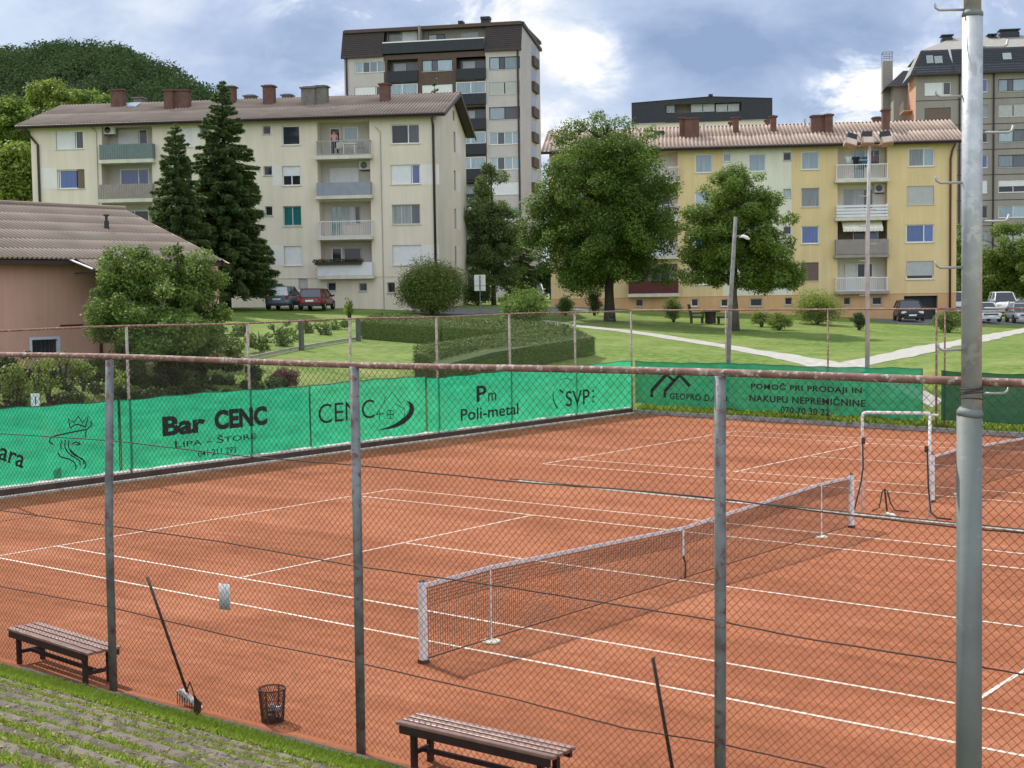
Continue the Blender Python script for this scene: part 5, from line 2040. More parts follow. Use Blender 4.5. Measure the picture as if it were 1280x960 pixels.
# ------------------------------------------------------------------ tall tower
TD = 157.0
T = Bld('tower_block', 'tall pale grey apartment tower with dark brown mansard top and glazed balconies', dp(655, 330, TD), CAMANG - math.radians(11), 437)
zb = 3.0 - T.o[2]
zM = np.mean([T.loc(460, 68)[1], T.loc(632, 64.5)[1]])      # foot of the mansard
zT = np.mean([T.loc(460, 35.5, .8)[1], T.loc(632, 29.5, .8)[1]])
zT1 = zM + (zT - zM)
DT = 15.0
wins, holes = [], []
rows = [i * 31.35 for i in range(9)]
for i, dv in enumerate(rows):
    kl = ['four', 'shutR', 'shut2', 'four', 'twosky', 'four', 'shut2', 'four', 'four'][i]
    kr = ['threesky', 'shut2', 'darkframe', 'four', 'four', 'shut', 'twosky', 'four', 'four'][i]
    km = ['threesky', 'shut', 'threesky', 'shut2', 'threesky', 'four', 'shut', 'threesky', 'four'][i]
    wins.append(((443.5, 77 + dv, 480.6, 90.6 + dv), kl))
    wins.append(((527.5, 74.5 + dv, 565.6, 88.8 + dv), km))
    wins.append(((611.5, 70.8 + dv, 650, 86.5 + dv), kr))
xs_b = [T.loc(482, 200)[0], T.loc(608.5, 200)[0]]
recL = [(484, 74 + dv, 522.5, 103 + dv) for dv in rows]
recR = [(570.5, 71 + dv, 607.5, 99.5 + dv) for dv in rows]
hw = [(*T.rect(r), 0.12) for r, k in wins]
hr = [(*T.rect(r), 1.2) for r in recL + recR]
H_ = hw + hr
wall(T, 0, xs_b[0], zb, zM, sect(H_, 0, xs_b[0], zb, zM), PL_GREY)
wall(T, xs_b[1], T.W, zb, zM, sect(H_, xs_b[1], T.W, zb, zM), PL_GREY)
zbr = zM
wall(T, xs_b[0], xs_b[1], zb, zbr, sect(H_, xs_b[0], xs_b[1], zb, zM), BROWN, name='brown_cladding')
for (r, k) in wins:
    window(T, T.rect(r), k, y=0.09)
for i, r in enumerate(recL + recR):
    x0, x1, z0, z1 = T.rect(r)
    MB().quad((x0, 1.2, z0), (x1, 1.2, z0), (x1, 1.2, z1), (x0, 1.2, z1)).build('balcony_wall', G_GREY, T.root)
    hh = (z1 - z0) * .48
    mb = MB()
    nb = int((x1 - x0) / 0.17)
    for k in range(nb):
        a = x0 + (x1 - x0) * k / nb
        mb.box(a + .01, a + .16, -0.30, -0.27, z0, z0 + hh)
    mb.box(x0, x1, -0.265, -0.255, z0, z0 + hh).box(x0, x0 + .03, -.255, 0, z0, z0 + hh).box(x1 - .03, x1, -.255, 0, z0, z0 + hh)
    mb.build('balcony_front', BLACKP, T.root)
    if (i % 9) in (1, 4, 6) or i in (9 + 3,):
        o = MB().box(x0, x1, -0.12, -0.08, z0 + hh, z0 + hh + .07).box(x0, x1, -0.12, -0.08, z1 - .06, z1).box(x0, x0 + .06, -.12, -.08, z0 + hh, z1).box(x1 - .06, x1, -.12, -.08, z0 + hh, z1).box((x0 + x1) / 2 - .04, (x0 + x1) / 2 + .04, -.12, -.08, z0 + hh, z1).build('balcony_glazing', WHT, T.root)
        MB().quad((x0, -.1, z0 + hh), (x1, -.1, z0 + hh), (x1, -.1, z1), (x0, -.1, z1)).build('pane', G_PAINTSKY_PALE, o)
    else:
        MB().quad((x0 + .5, 1.15, z0), (x0 + 1.9, 1.15, z0), (x0 + 1.9, 1.15, z1 - .3), (x0 + .5, 1.15, z1 - .3)).build('balcony_door', G_PALE, T.root)
# mansard and roof terrace
zt0 = T.loc(545, 64.6)[1]
zt1 = T.loc(545, 51.5)[1]
for xa, xb in ((-0.3, xs_b[0]), (xs_b[1], T.W + 0.1)):
    mb = MB()
    n = 14
    for k in range(n):
        ta, tb = k / n, (k + 1) / n
        ya, yb = -.25 + 1.05 * ta, -.25 + 1.05 * tb
        za, zc = zM + (zT1 - zM) * ta, zM + (zT1 - zM) * tb
        mb.quad((xa, ya - 0.05, za), (xb, ya - 0.05, za), (xb, yb, zc), (xa, yb, zc))
        mb.quad((xa, ya + .0, za), (xb, ya + .0, za), (xb, ya - 0.05, za), (xa, ya - 0.05, za))
    mb.build('mansard', SLATEB, T.root)
    MB().box(xa, xb, -.32, 0.0, zM - .16, zM - 0.004).build('eave_board', GUTTER, T.root)
MB().box(xs_b[0], xs_b[1], -0.3, -0.2, zt0, zt1).build('terrace_parapet', BLACKP, T.root)
MB().box(xs_b[0], xs_b[1], -0.34, -0.17, zt1, zt1 + 0.12).build('parapet_cap', WHT, T.root)
MB().quad((xs_b[0], 1.6, zt0), (xs_b[1], 1.6, zt0), (xs_b[1], 1.6, zT1), (xs_b[0], 1.6, zT1)).build('terrace_wall', PL_CONC, T.root)
MB().quad((xs_b[0], -.2, zt0), (xs_b[1], -.2, zt0), (xs_b[1], 1.6, zt0), (xs_b[0], 1.6, zt0)).quad((xs_b[0], -.2, zt0), (xs_b[0], 1.6, zt0), (xs_b[0], 1.6, zT1), (xs_b[0], -.2, zM)).quad((xs_b[1], -.2, zt0), (xs_b[1], 1.6, zt0), (xs_b[1], 1.6, zT1), (xs_b[1], -.2, zM)).build('terrace_floor', BROWN, T.root)
MB().box(-.1, T.W + .0, 0.45, DT - 1.2, zT1 - .35, zT1 + .02).build('roof_slab', BROWN, T.root)
for r, k in (((484, 39, 502, 52), 'pale'), ((503, 39, 522, 52), 'shut'), ((535.5, 43, 556.5, 52), 'darkframe'), ((577, 41, 598, 51), 'pale')):
    window(T, T.rect(r, 1.6), k, y=1.54, sill=False, name='terrace_window')
MB().box(*[T.loc(523, 45)[0], T.loc(525, 45)[0]], -.1, 1.6, zt0, zT1).build('party_wall', PL_CONC, T.root)
# right side wall with stacked balconies, sloping roof edge
P_b = T.locp(676.5, 200, (T.W, 0, 0), (1, 0, 0))[1]
DT = min(P_b, 16.0)
zback = T.locp(675.6, 62, (T.W, 0, 0), (1, 0, 0))[2]
MB().poly([(T.W, 0, zb), (T.W, DT, zb), (T.W, DT, zback), (T.W, DT * .1, zT1 - .1), (T.W, 0, zM)]).build('side_wall', PL_GREY, T.root)
MB().prism([(DT * .06, zT1), (DT + .3, zback + .05), (DT + .3, zback - .3), (DT * .06, zT1 - .4)], 'x', T.W - 0.2, T.W + .25).build('verge', GUTTER, T.root)
MB().quad((0, .8, zT1), (T.W, .8, zT1), (T.W, DT, zback), (0, DT, zback)).build('roof', SLATEB, T.root)
MB().quad((0, 0, zb), (0, DT, zb), (0, DT, zback), (0, 0.8, zT1)).quad((0, DT, zb), (T.W, DT, zb), (T.W, DT, zback), (0, DT, zback)).build('rear_wall', PL_GREY, T.root)
for i in range(8):
    v = 66 + i * 31.35 + 4
    P1 = T.locp(667, v + 8, (T.W, 0, 0), (1, 0, 0))
    z0 = P1[2]
    ya, yb = T.locp(664.3, v, (T.W, 0, 0), (1, 0, 0))[1], T.locp(670.5, v, (T.W, 0, 0), (1, 0, 0))[1]
    MB().box(T.W, T.W + .35, ya, yb, z0 - .55, z0 + .55).build('side_balcony', BROWN, T.root)
    MB().quad((T.W + .01, ya, z0 + .56), (T.W + .01, yb, z0 + .56), (T.W + .01, yb, z0 + 1.9), (T.W + .01, ya, z0 + 1.9)).build('side_window', G_GREY, T.root)
for x in (T.W - .35, .3):
    MB().tube([(x, -.1, zM), (x, -.1, zb)], .11, 8).build('downpipe', DPIPE, T.root)
for r in ((601, 20.5, 611.5, 30), (573, 26, 578, 31)):
    x0, x1, z0, z1 = T.rect(r, 3.0)
    o = MB().box(x0, x1, 3, 4, z0 - 1.0, z0 + (z1 - z0) * .55).build('chimney', BLACKP, T.root)
    MB().box(x0 - .05, x1 + .05, 2.95, 4.05, z1 - .3, z1).box(x0, x0 + .12, 3, 3.12, z0 + (z1 - z0) * .55, z1 - .3).box(x1 - .12, x1, 3, 3.12, z0 + (z1 - z0) * .55, z1 - .3).build('cap', BLACKP, o)

# ------------------------------------------------------------------ dark flat-topped block behind the ochre one
W = Bld('apartment_block', 'black-clad penthouse storey of a block rising behind the ochre building roof', dp(965.5, 150, 152), CAMANG - math.radians(8.5), 792)
zbW = 3.0 - W.o[2]
zt0 = W.loc(880, 152)[1]
zl, zm_, zr = W.loc(793, 129)[1], W.loc(888, 121)[1], W.loc(965, 123)[1]
xm = W.loc(888, 121)[0]
xa, xb = W.loc(831.6, 135)[0], W.loc(927, 135)[0]
za, zc = W.loc(880, 140.8)[1], W.loc(880, 129.5)[1]
f_ = lambda x: zl + (zm_ - zl) * x / xm if x < xm else zm_ + (zr - zm_) * (x - xm) / (W.W - xm)
MB().poly([(0, -.2, zt0), (xa, -.2, zt0), (xa, -.2, f_(xa)), (0, -.2, zl)]).build('black_cladding', SLATE, W.root)
MB().poly([(xb, -.2, zt0), (W.W, -.2, zt0), (W.W, -.2, zr), (xb, -.2, f_(xb))]).build('black_cladding', SLATE, W.root)
MB().box(xa, xb, -.2, -.1, zt0, za).build('terrace_parapet', BLACKP, W.root)
MB().poly([(xa, -.2, zc), (xb, -.2, zc), (xb, -.2, f_(xb)), (xm, -.2, zm_), (xa, -.2, f_(xa))]).build('fascia', SLATE, W.root)
MB().quad((xa, 1.5, zt0), (xb, 1.5, zt0), (xb, 1.5, zm_), (xa, 1.5, zm_)).build('terrace_wall', PL_CONC, W.root)
MB().poly([(0, -.3, zl + .02), (xm, -.3, zm_ + .02), (W.W, -.3, zr + .02), (W.W, 12, zr), (xm, 12, zm_), (0, 12, zl)]).build('roof', SLATE, W.root)
for r, k in (((833, 131, 843, 141), 'twog'), ((864, 130, 893, 140), 'shut2'), ((895, 130, 924, 140), 'shut2')):
    window(W, W.rect(r, .4), k, y=.35, sill=False, name='terrace_window')
wall(W, 0, W.W, zbW, zt0, [], PL_CREAM)
for xx in (0, W.W):
    MB().quad((xx, -.2, zbW), (xx, 12, zbW), (xx, 12, zl), (xx, -.2, zl)).build('side_wall', PL_CREAM, W.root)
x0, x1, z0, z1 = W.rect((885.5, 117.5, 891, 123), 2)
MB().box(x0, x1, 2, 2.5, z0 - .5, z1).build('chimney', BLACKP, W.root)

# ------------------------------------------------------------------ grey block on the far right
R = Bld('apartment_block', 'grey concrete apartment block with black mansard roof and orange side wall at the right edge', dp(1345, 300, 152), CAMANG - math.radians(8.5), 1144)
zbR = 3.0 - R.o[2]
zM = np.mean([R.loc(1170, 93)[1], R.loc(1270, 88)[1]])
zT = R.loc(1200, 60, 1.2)[1]
wins = []
for i in range(8):
    dv = i * 31.6
    wins.append(((1155.7, 103 + dv, 1188.5, 119 + dv), ['shutR', 'brown', 'shut2', 'darkframe', 'shutg', 'two', 'shut2', 'two'][i]))
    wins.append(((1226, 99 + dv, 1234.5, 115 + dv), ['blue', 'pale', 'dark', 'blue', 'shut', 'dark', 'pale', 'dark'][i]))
    wins.append(((1248, 98.6 + dv, 1285, 114 + dv), ['threesky', 'shut2', 'darkframe', 'darkframe', 'half', 'twosky', 'shut2', 'twosky'][i]))
    wins.append(((1298, 97.6 + dv, 1330, 113 + dv), ['twosky', 'shut2', 'darkframe', 'two', 'half', 'twosky', 'shut2', 'twosky'][i]))
wall(R, 0, R.W, zbR, zM, [(*R.rect(r), .14) for r, k in wins], PL_CONC)
for r, k in wins:
    window(R, R.rect(r), k, y=.10)
for i in range(8):
    z = R.loc(1170, 125.5 + i * 31.6)[1]
    MB().box(0.02, R.W - .02, -0.02, 0.0, z - .04, z + .04).build('floor_joint', DPIPE, R.root)
for u in (1241.5, 1199):
    x = R.loc(u, 200)[0]
    MB().tube([(x, -.12, zM), (x, -.12, zbR)], .09, 8).build('downpipe', DPIPE, R.root)
mb = MB()
n = 10
DR = 13.0
for k in range(n):
    ta, tb = k / n, (k + 1) / n
    ya, yb = -.7 + 1.9 * ta, -.7 + 1.9 * tb
    za, zc = zM - .1 + (zT - zM) * ta, zM - .1 + (zT - zM) * tb
    mb.quad((-.7 + 1.4 * ta, ya - .04, za), (R.W, ya - .04, za), (R.W, yb, zc), (-.7 + 1.4 * tb, yb, zc))
mb.build('mansard', SLATE, R.root)
MB().quad((-.7, -.7, zM - .1), (.7, 1.2, zT - .1), (.7, 6, zT - .1), (-.7, 6, zM - .1)).build('mansard_side', SHEETM, R.root)
MB().quad((-.7, -.74, zM - .22), (R.W, -.74, zM - .22), (R.W, 0, zM - .2), (-.7, 0, zM - .2)).quad((-.7, -.75, zM - .22), (R.W, -.75, zM - .22), (R.W, -.75, zM - .08), (-.7, -.75, zM - .08)).build('eave_board', GUTTER, R.root)
zr = R.loc(1205, 47, 7)[1]
MB().quad((.7, 1.2, zT - .1), (R.W, 1.2, zT - .1), (R.W, 7, zr), (5, 7, zr)).poly([(.7, 1.2, zT - .1), (5, 7, zr), (.7, DR, zT - .1)]).quad((5, 7, zr), (R.W, 7, zr), (R.W, DR, zT), (.7, DR, zT - .1)).build('roof', SHEETM, R.root)
xx = R.loc(1192, 75)[0]
MB().tube([(xx - .3, 1.25, zT - .05), (xx, -.3, zM + .2)], .14, 6).build('valley_flashing', mat('pale_metal', (.5, .5, .5), .5), R.root)
for r in ((1158.5, 68, 1167, 79), (1168.5, 69, 1178.5, 79), (1254, 65, 1265, 74)):
    x0, x1, z0, z1 = R.rect(r, .1)
    zmid = (z0 + z1) / 2
    yq = lambda z: -.7 + 1.9 * (z - zM + .1) / (zT - zM) - .09
    MB().quad((x0, yq(z0), z0), (x1, yq(z0), z0), (x1, yq(z1), z1), (x0, yq(z1), z1)).build('skylight', G_PALE, R.root)
MB().quad((0, 0, zbR), (0, 7, zbR), (0, 7, zM), (0, 0, zM)).build('side_wall', PL_ORNG, R.root)
x0, x1, z0, z1 = R.rect((1144, 146, 1152, 150), 0)
for i in range(6):
    z = R.loc(1144, 138 + i * 31.6, 3)[1]
    MB().box(-1.0, 0, 2.4, 6.0, z - .12, z).build('balcony_slab', PL_ORNG, R.root)
    MB().box(-1.0, -.95, 2.4, 6.0, z, z + 1.0).build('balcony_front', SHUTB, R.root)
# set-back left wing
xw = R.loc(1117, 120, 7.0)[0]
MB().box(xw, 0.0, 7.0, DR, zbR, zM + .1).build('left_wing', PL_CONC, R.root)
xv = xw - .9
MB().poly([(xv, 6.3, zM - .3), (0.2, 6.3, zM - .3), (1.2, 8.2, zT - 1.2), (xw + 1.2, 8.2, zT - 1.2)]).poly([(xv, 6.3, zM - .3), (xw + 1.2, 8.2, zT - 1.2), (xw + 1.2, 12, zT - 1.2), (xv, 13, zM - .3)]).build('wing_mansard', SLATE, R.root)
x0, x1, z0, z1 = R.rect((1103.5, 76, 1116, 160), 10.5)
o = MB().box(x0, x1, 10.5, 12.0, zbR, z1).build('chimney_stack', PL_CONC, R.root)
mb = MB()
zt2 = R.loc(1110, 64.5, 10.5)[1]
for yy in (10.5, 11.96):
    for z in (zt2, (zt2 + z1) / 2):
        mb.box(x0, x1, yy, yy + .05, z - .05, z)
    for q in np.linspace(x0, x1 - .05, 4):
        mb.box(q, q + .05, yy + .001, yy + .049, z1, zt2 - .05)
for xx in (x0, x1 - .05):
    mb.box(xx + .001, xx + .049, 10.55, 11.96, zt2 - .05, zt2 - .002)
mb.build('guard_rail', SHUTB, o)
for r in ((1178, 43, 1191, 54), (1250.5, 36, 1274.5, 53), (1236, 42, 1246, 50)):
    x0, x1, z0, z1 = R.rect(r, 6)
    o = MB().box(x0, x1, 6, 7.5, z0 - 1.5, z1 - .35).build('chimney', BLACKP, R.root)
    MB().box(x0 - .1, x1 + .1, 5.9, 7.6, z1 - .12, z1).box(x0 + .1, x0 + .3, 6.1, 6.3, z1 - .35, z1 - .12).box(x1 - .3, x1 - .1, 6.1, 6.3, z1 - .35, z1 - .12).build('cap', BLACKP, o)
MB().quad((R.W, 0, zbR), (R.W, DR, zbR), (R.W, DR, zM), (R.W, 0, zM)).quad((0, DR, zbR), (R.W, DR, zbR), (R.W, DR, zM), (0, DR, zM)).build('rear_wall', PL_CONC, R.root)

# ------------------------------------------------------------------ salmon bungalow on the left
HX = -28.9      # wall facing the court
hp0, hn = np.array([HX, 0, 0]), np.array([1.0, 0, 0])
hy = lambda u, v, x=HX: float(plane_hit(u, v, np.array([x, 0, 0]), hn)[1])
hz = lambda u, v, x=HX: float(plane_hit(u, v, np.array([x, 0, 0]), hn)[2])
y_step = hy(92, 330)
y_end = hy(133, 340)
y_far = hy(266, 330, HX - 0.3)
zeA = hz(40, 323, HX + .5)
zg0 = float(terr(HX, 4)) - .6
P_ = np.array([HX, hy(0, 380) - 6, 0])
root = thing('bungalow', 'salmon bungalow with a brown corrugated roof behind the left fence', 'house', (HX, y_step, zg0), 0)
hl = lambda x, y, z: (x - HX, y - y_step, z - zg0)
y0 = hy(0, 380) - 5


class Dum:
    pass


H = Dum()
H.root = root
fw = (hy(37, 431), hy(75, 431), hz(56, 446), hz(56, 421))
mb = wall(H, y0 - y_step, y_end - y_step, 0, zeA - zg0, [(fw[0] - y_step, fw[1] - y_step, fw[2] - zg0, fw[3] - zg0, .18)], PL_PINK, place=lambda x, y, z: (-y, x, z))
f = MB()
a, c, e, g = fw[0] - y_step, fw[1] - y_step, fw[2] - zg0, fw[3] - zg0
f.box(-.12, .01, a - .0, a + .09, e, g).box(-.12, .01, c - .09, c, e, g).box(-.12, .01, a + .09, c - .09, g - .09, g).box(-.12, .01, a + .09, c - .09, e, e + .09)
f = f.build('window', mat('blue_white_frame', (.55, .58, .66), .7), root)
MB().quad((-.1, a, e), (-.1, c, e), (-.1, c, g), (-.1, a, g)).build('pane', G_DARK, f)
mb = MB()
for k in range(7):
    yy = a + .1 + (c - a - .2) * k / 6
    mb.tube([(-.06, yy, e + .09), (-.06, yy + .06, (e + g) / 2), (-.06, yy, g - .09)], .012, 4)
mb.build('grille', BLACKP, f)
# projecting right part of the front
XP = HX + 0.9
mb = MB()
mb.quad(hl(HX, y_end, zg0), hl(HX, y_far, zg0), hl(HX, y_far, zeA), hl(HX, y_end, zeA))
mb.quad(hl(HX, y_far, zg0), hl(HX - 9, y_far, zg0), hl(HX - 9, y_far, zeA), hl(HX, y_far, zeA))
mb.quad(hl(HX - 9, y0, zg0), hl(HX - 9, y_far, zg0), hl(HX - 9, y_far, zeA), hl(HX - 9, y0, zeA))
mb.quad(hl(HX, y0, zg0), hl(HX - 9, y0, zg0), hl(HX - 9, y0, zeA), hl(HX, y0, zeA))
mb.build('side_wall', PL_PINK, root)
# roof: ridge parallel to the court
XRg = HX - 5.2
zRg = float(np.mean([plane_hit(u, v, np.array([XRg, 0, 0]), hn)[2] for u, v in ((20, 256), (160, 262))]))
yRr = hy(163, 262, XRg)
zslope = (zRg - zeA) / 5.9


def hroof(ya, yb, xe, name, rows):
    """front slope from eave x = xe up to the ridge, corrugations running down the slope"""
    per = 0.177
    n = int((yb - ya) / per * 8)
    s = np.linspace(ya, yb, n)
    V, Q = [], []
    base = 0
    ze = zRg - zslope * (xe - XRg)
    Lh = xe - XRg
    nv = np.array([zslope, 0, 1]) / math.hypot(zslope, 1)
    for k in range(rows):
        ta, tb = k / rows, (k + 1) / rows + (.02 if k < rows - 1 else 0)
        pts = []
        for t, lf_ in ((ta, .018), (tb, 0)):
            wv = .034 * np.cos(2 * PI * s / per) + lf_
            pts.append(np.stack([xe - Lh * t + nv[0] * wv - HX, s - y_step, ze + (zRg - ze) * t + nv[2] * wv - zg0], 1))
        lip = pts[0] - nv * .012
        V.append(np.concatenate([lip] + pts))
        i = np.arange(n - 1)
        for r in (0, 1):
            Q.append(np.stack([base + r * n + i, base + r * n + i + 1, base + (r + 1) * n + i + 1, base + (r + 1) * n + i], 1))
        base += 3 * n
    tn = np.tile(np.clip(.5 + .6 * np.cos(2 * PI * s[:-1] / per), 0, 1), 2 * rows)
    return np_mesh(name, np.concatenate(V), np.concatenate(Q), ETERNG, root, tint=tn, smooth=True), ze


y_p0 = hy(113, 333, HX + 1.5)
y_p1 = hy(213, 334, HX + 1.5)
y_r1 = hy(280, 326, HX + .7)
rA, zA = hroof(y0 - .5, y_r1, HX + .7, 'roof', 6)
# lower porch extension of the slope
per = .177
s = np.linspace(y_p0, y_p1, int((y_p1 - y_p0) / per * 8))
ze2 = zRg - zslope * (HX + 1.75 - XRg)
V = []
nv = np.array([zslope, 0, 1]) / math.hypot(zslope, 1)
for xx, lf_ in ((HX + 1.75, -.03), (HX + 1.75, .01), (HX + .6, -.02)):
    wv = .028 * np.cos(2 * PI * s / per) + lf_
    V.append(np.stack([np.full_like(s, xx - HX) + nv[0] * wv, s - y_step, np.full_like(s, zRg - zslope * (xx - XRg) - zg0) + nv[2] * wv], 1))
n = len(s)
i = np.arange(n - 1)
np_mesh('porch_roof', np.concatenate(V), np.concatenate([np.stack([r * n + i, r * n + i + 1, (r + 1) * n + i + 1, (r + 1) * n + i], 1) for r in (0, 1)]), ETERNG, root, tint=np.tile(np.clip(.5 + .6 * np.cos(2 * PI * s[:-1] / per), 0, 1), 2), smooth=True)
MB().box(.55, .62, y0 - y_step, y_p0 - y_step, zA - zg0 - .2, zA - zg0 - .06).box(.55, .62, y_p1 - y_step, y_r1 - y_step, zA - zg0 - .2, zA - zg0 - .06).box(1.6, 1.67, y_p0 - y_step, y_p1 - y_step, ze2 - zg0 - .22, ze2 - zg0 - .06).build('eave_board', GUTTER, root)
MB().box(-5.2, .6, y0 - y_step, y_r1 - y_step - .1, zA - zg0 - .1, zA - zg0 - .06).box(.6, 1.62, y_p0 - y_step, y_p1 - y_step, ze2 - zg0 - .12, ze2 - zg0 - .07).build('soffit', GUTTER, root)
MB().prism([(-5.2, zRg - zg0 - .2), (.7, zA - zg0 - .2), (.7, zA - zg0 - .02), (-5.2, zRg - zg0 - .02)], 'y', y_r1 - y_step - .02, y_r1 - y_step + .04).build('barge_board', GUTTER, root)
MB().prism([(-5.2, zRg - zg0 - .1), (.7, zA - zg0 - .1), (.2, zeA - zg0), (-9, zeA - zg0)], 'y', y_far - y_step - .1, y_far - y_step).build('gable', PL_PINK, root)
MB().quad(hl(XRg, y0 - .5, zRg), hl(XRg, y_r1, zRg), hl(XRg - 5, y_r1, zA), hl(XRg - 5, y0 - .5, zA)).build('rear_roof', ETERNG, root)
MB().tube([hl(XRg, y0 - .5, zRg + .04), hl(XRg, y_r1, zRg + .04)], .1, 8).build('ridge_cap', ETERNG, root)
MB().tube([hl(HX + .62, y_p0 - .2, zA - .02), hl(HX + 1.7, y_p0 - .05, ze2 + .02)], .03, 5).build('verge_flashing', WHT, root)
yd = hy(123, 400)
MB().tube([hl(HX + 1.5, yd + .1, ze2 - .15), hl(HX + .12, yd, ze2 - .35), hl(HX + .1, yd, zg0)], .06, 8).build('downpipe', mat('brown_downpipe', (.09, .025, .02), .5), root, smooth=True)
MB().box(-.02, .05, y_step - y_step - .6, y_end - y_step, hz(105, 405) - zg0 - .06, hz(105, 405) - zg0).build('wall_ledge', RAILM, root)
pv_ = hy(133.5, 288, HX - 2.6)
zv = zRg - zslope * (HX - 2.6 - XRg)
o = MB().tube([hl(HX - 2.6, pv_, zv - .1), hl(HX - 2.6, pv_, zv + .3)], .09, 10).build('vent_pipe', BLACKP, root)
MB().tube([hl(HX - 2.6, pv_, zv + .3), hl(HX - 2.6, pv_, zv + .48)], .05, 8).tube([hl(HX - 2.6, pv_, zv + .48), hl(HX - 2.6, pv_, zv + .54)], .11, 10).build('cowl', BLACKP, o)

# ------------------------------------------------------------------ small white house far left
dS = 118
S = dp(20, 262, dS)
zg = float(terr(S[0], S[1]))
th = CAMANG - math.radians(10)
root = thing('small_house', 'small pale gabled house with a brick chimney glimpsed above the bungalow roof', 'house', (S[0], S[1], zg), th)
z1 = dp(43, 234, dS)[2] - zg
z0 = dp(6, 250, dS)[2] - zg
xl, xr = -6.0, (46 - 20) * dS / F
MB().poly([(xl, 0, 0), (xr, 0, 0), (xr, 0, z1 - .2), (xl + 5.2, 0, z0), (xl, 0, z0 - 1.5)]).quad((xr, 0, 0), (xr, 7, 0), (xr, 7, z1 - .2), (xr, 0, z1 - .2)).build('wall', PL_PALE, root)
mb = MB()
mb.prism([(xl + 4.6, z0 - .15), (xr + .3, z1 + .1), (xr + .3, z1 - .08), (xl + 4.6, z0 - .34)], 'y', -.6, 7)
mb.build('roof', mat('dark_tiles', (.12, .06, .045), .85, .2, 2), root)
xq = (7 - 20) * dS / F
MB().box(xq - .28, xq + .28, 1.0, 1.5, z0 - 1, dp(7, 224, dS)[2] - zg).build('chimney', BRICK, root)


# ================================================================== VEGETATION
LF_LIND = leaf_mat('leaf_linden', (0.045, 0.082, 0.018), (0.168, 0.235, 0.054), 0.42)
LF_LIGHT = leaf_mat('leaf_light', (0.065, 0.108, 0.022), (0.220, 0.285, 0.072), 0.45)
LF_SHRUB = leaf_mat('leaf_shrub', (0.055, 0.105, 0.026), (0.230, 0.300, 0.090), 0.42)
LF_YELLOW = leaf_mat('leaf_yellow_green', (0.10, 0.145, 0.03), (0.28, 0.33, 0.085), 0.42)
LF_SPRUCE = leaf_mat('needle_spruce', (0.060, 0.098, 0.045), (0.185, 0.230, 0.105), 0.36)
LF_DARK = leaf_mat('leaf_dark', (0.022, 0.046, 0.015), (0.085, 0.125, 0.034), 0.28)
LF_RED = leaf_mat('leaf_dark_red', (0.05, 0.015, 0.018), (0.17, 0.06, 0.06), 0.25)
LF_OLIVE = leaf_mat('leaf_olive_bronze', (0.07, 0.10, 0.028), (0.225, 0.245, 0.085), 0.38)
LF_HEDGE = leaf_mat('leaf_hedge', (0.055, 0.10, 0.018), (0.18, 0.24, 0.05), 0.08)
LF_WOOD = leaf_mat('leaf_wood', (0.038, 0.062, 0.040), (0.085, 0.115, 0.065), 0.2, 0.0)
BARK = mat('bark', (0.085, 0.065, 0.05), 0.9, 0.3, 5, 0.6, 25)
BARKD = mat('dark_bark', (0.05, 0.04, 0.033), 0.9, 0.3, 5, 0.6, 25)


def shaded(P, V, Q, t):
    return V, Q, t


def trunk_mesh(h, r, limbs, lean=(0, 0)):
    mb = MB()
    pts = [(lean[0] * (z / h) + 0.03 * math.sin(z * 2), lean[1] * (z / h) + 0.03 * math.cos(z * 1.7), z) for z in np.linspace(-0.15, h, 9)]
    rad = [r * (1.35 if i == 0 else 1.08 if i == 1 else 1) * (1 - 0.8 * i / 8) + 0.02 for i in range(9)]
    mb.tube(pts, rad, 10)
    for (x, y, z, r0) in limbs:
        zs = max(h * 0.28, min(h * .9, z - 0.75 * math.hypot(x, y)))
        k = zs / h
        p0 = Vector((lean[0] * k, lean[1] * k, zs))
        p3 = Vector((x, y, z))
        p1 = p0.lerp(p3, .35) + Vector((0, 0, .10 * (p3 - p0).length))
        p2 = p0.lerp(p3, .7) + Vector((random.uniform(-.2, .2), random.uniform(-.2, .2), .08 * (p3 - p0).length))
        mb.tube([p0, p1, p2, p3], [r0, r0 * .7, r0 * .4, r0 * .15], 6)
    return mb


def tree(name, label, base, H, env, K, rcl, n, leaf, lm, trunk_r, cat='tree', group=None, bark=BARK, up=.7, shell=.5, nl=16, twig=None):
    root = thing(name, label, cat, base, 0, group)
    cl = env_clumps(K, env, *rcl)
    if twig is not None:
        cl = np.concatenate([cl, np.asarray(twig)])
    V, Q, t = blob_leaves(cl, n, leaf, up=up, shell=shell)
    np_mesh('crown', V, Q, lm, root, tint=t)
    if trunk_r:
        pick = cl[rng.choice(len(cl), min(nl, len(cl)), replace=False)]
        top = max(e[2] + e[5] * .1 for e in env)
        trunk_mesh(top, trunk_r, [(p[0] * .85, p[1] * .85, p[2], trunk_r * .42) for p in pick]).build('trunk', bark, root, smooth=True)
    return root


def px2m(base):
    return depth_of(base) / F


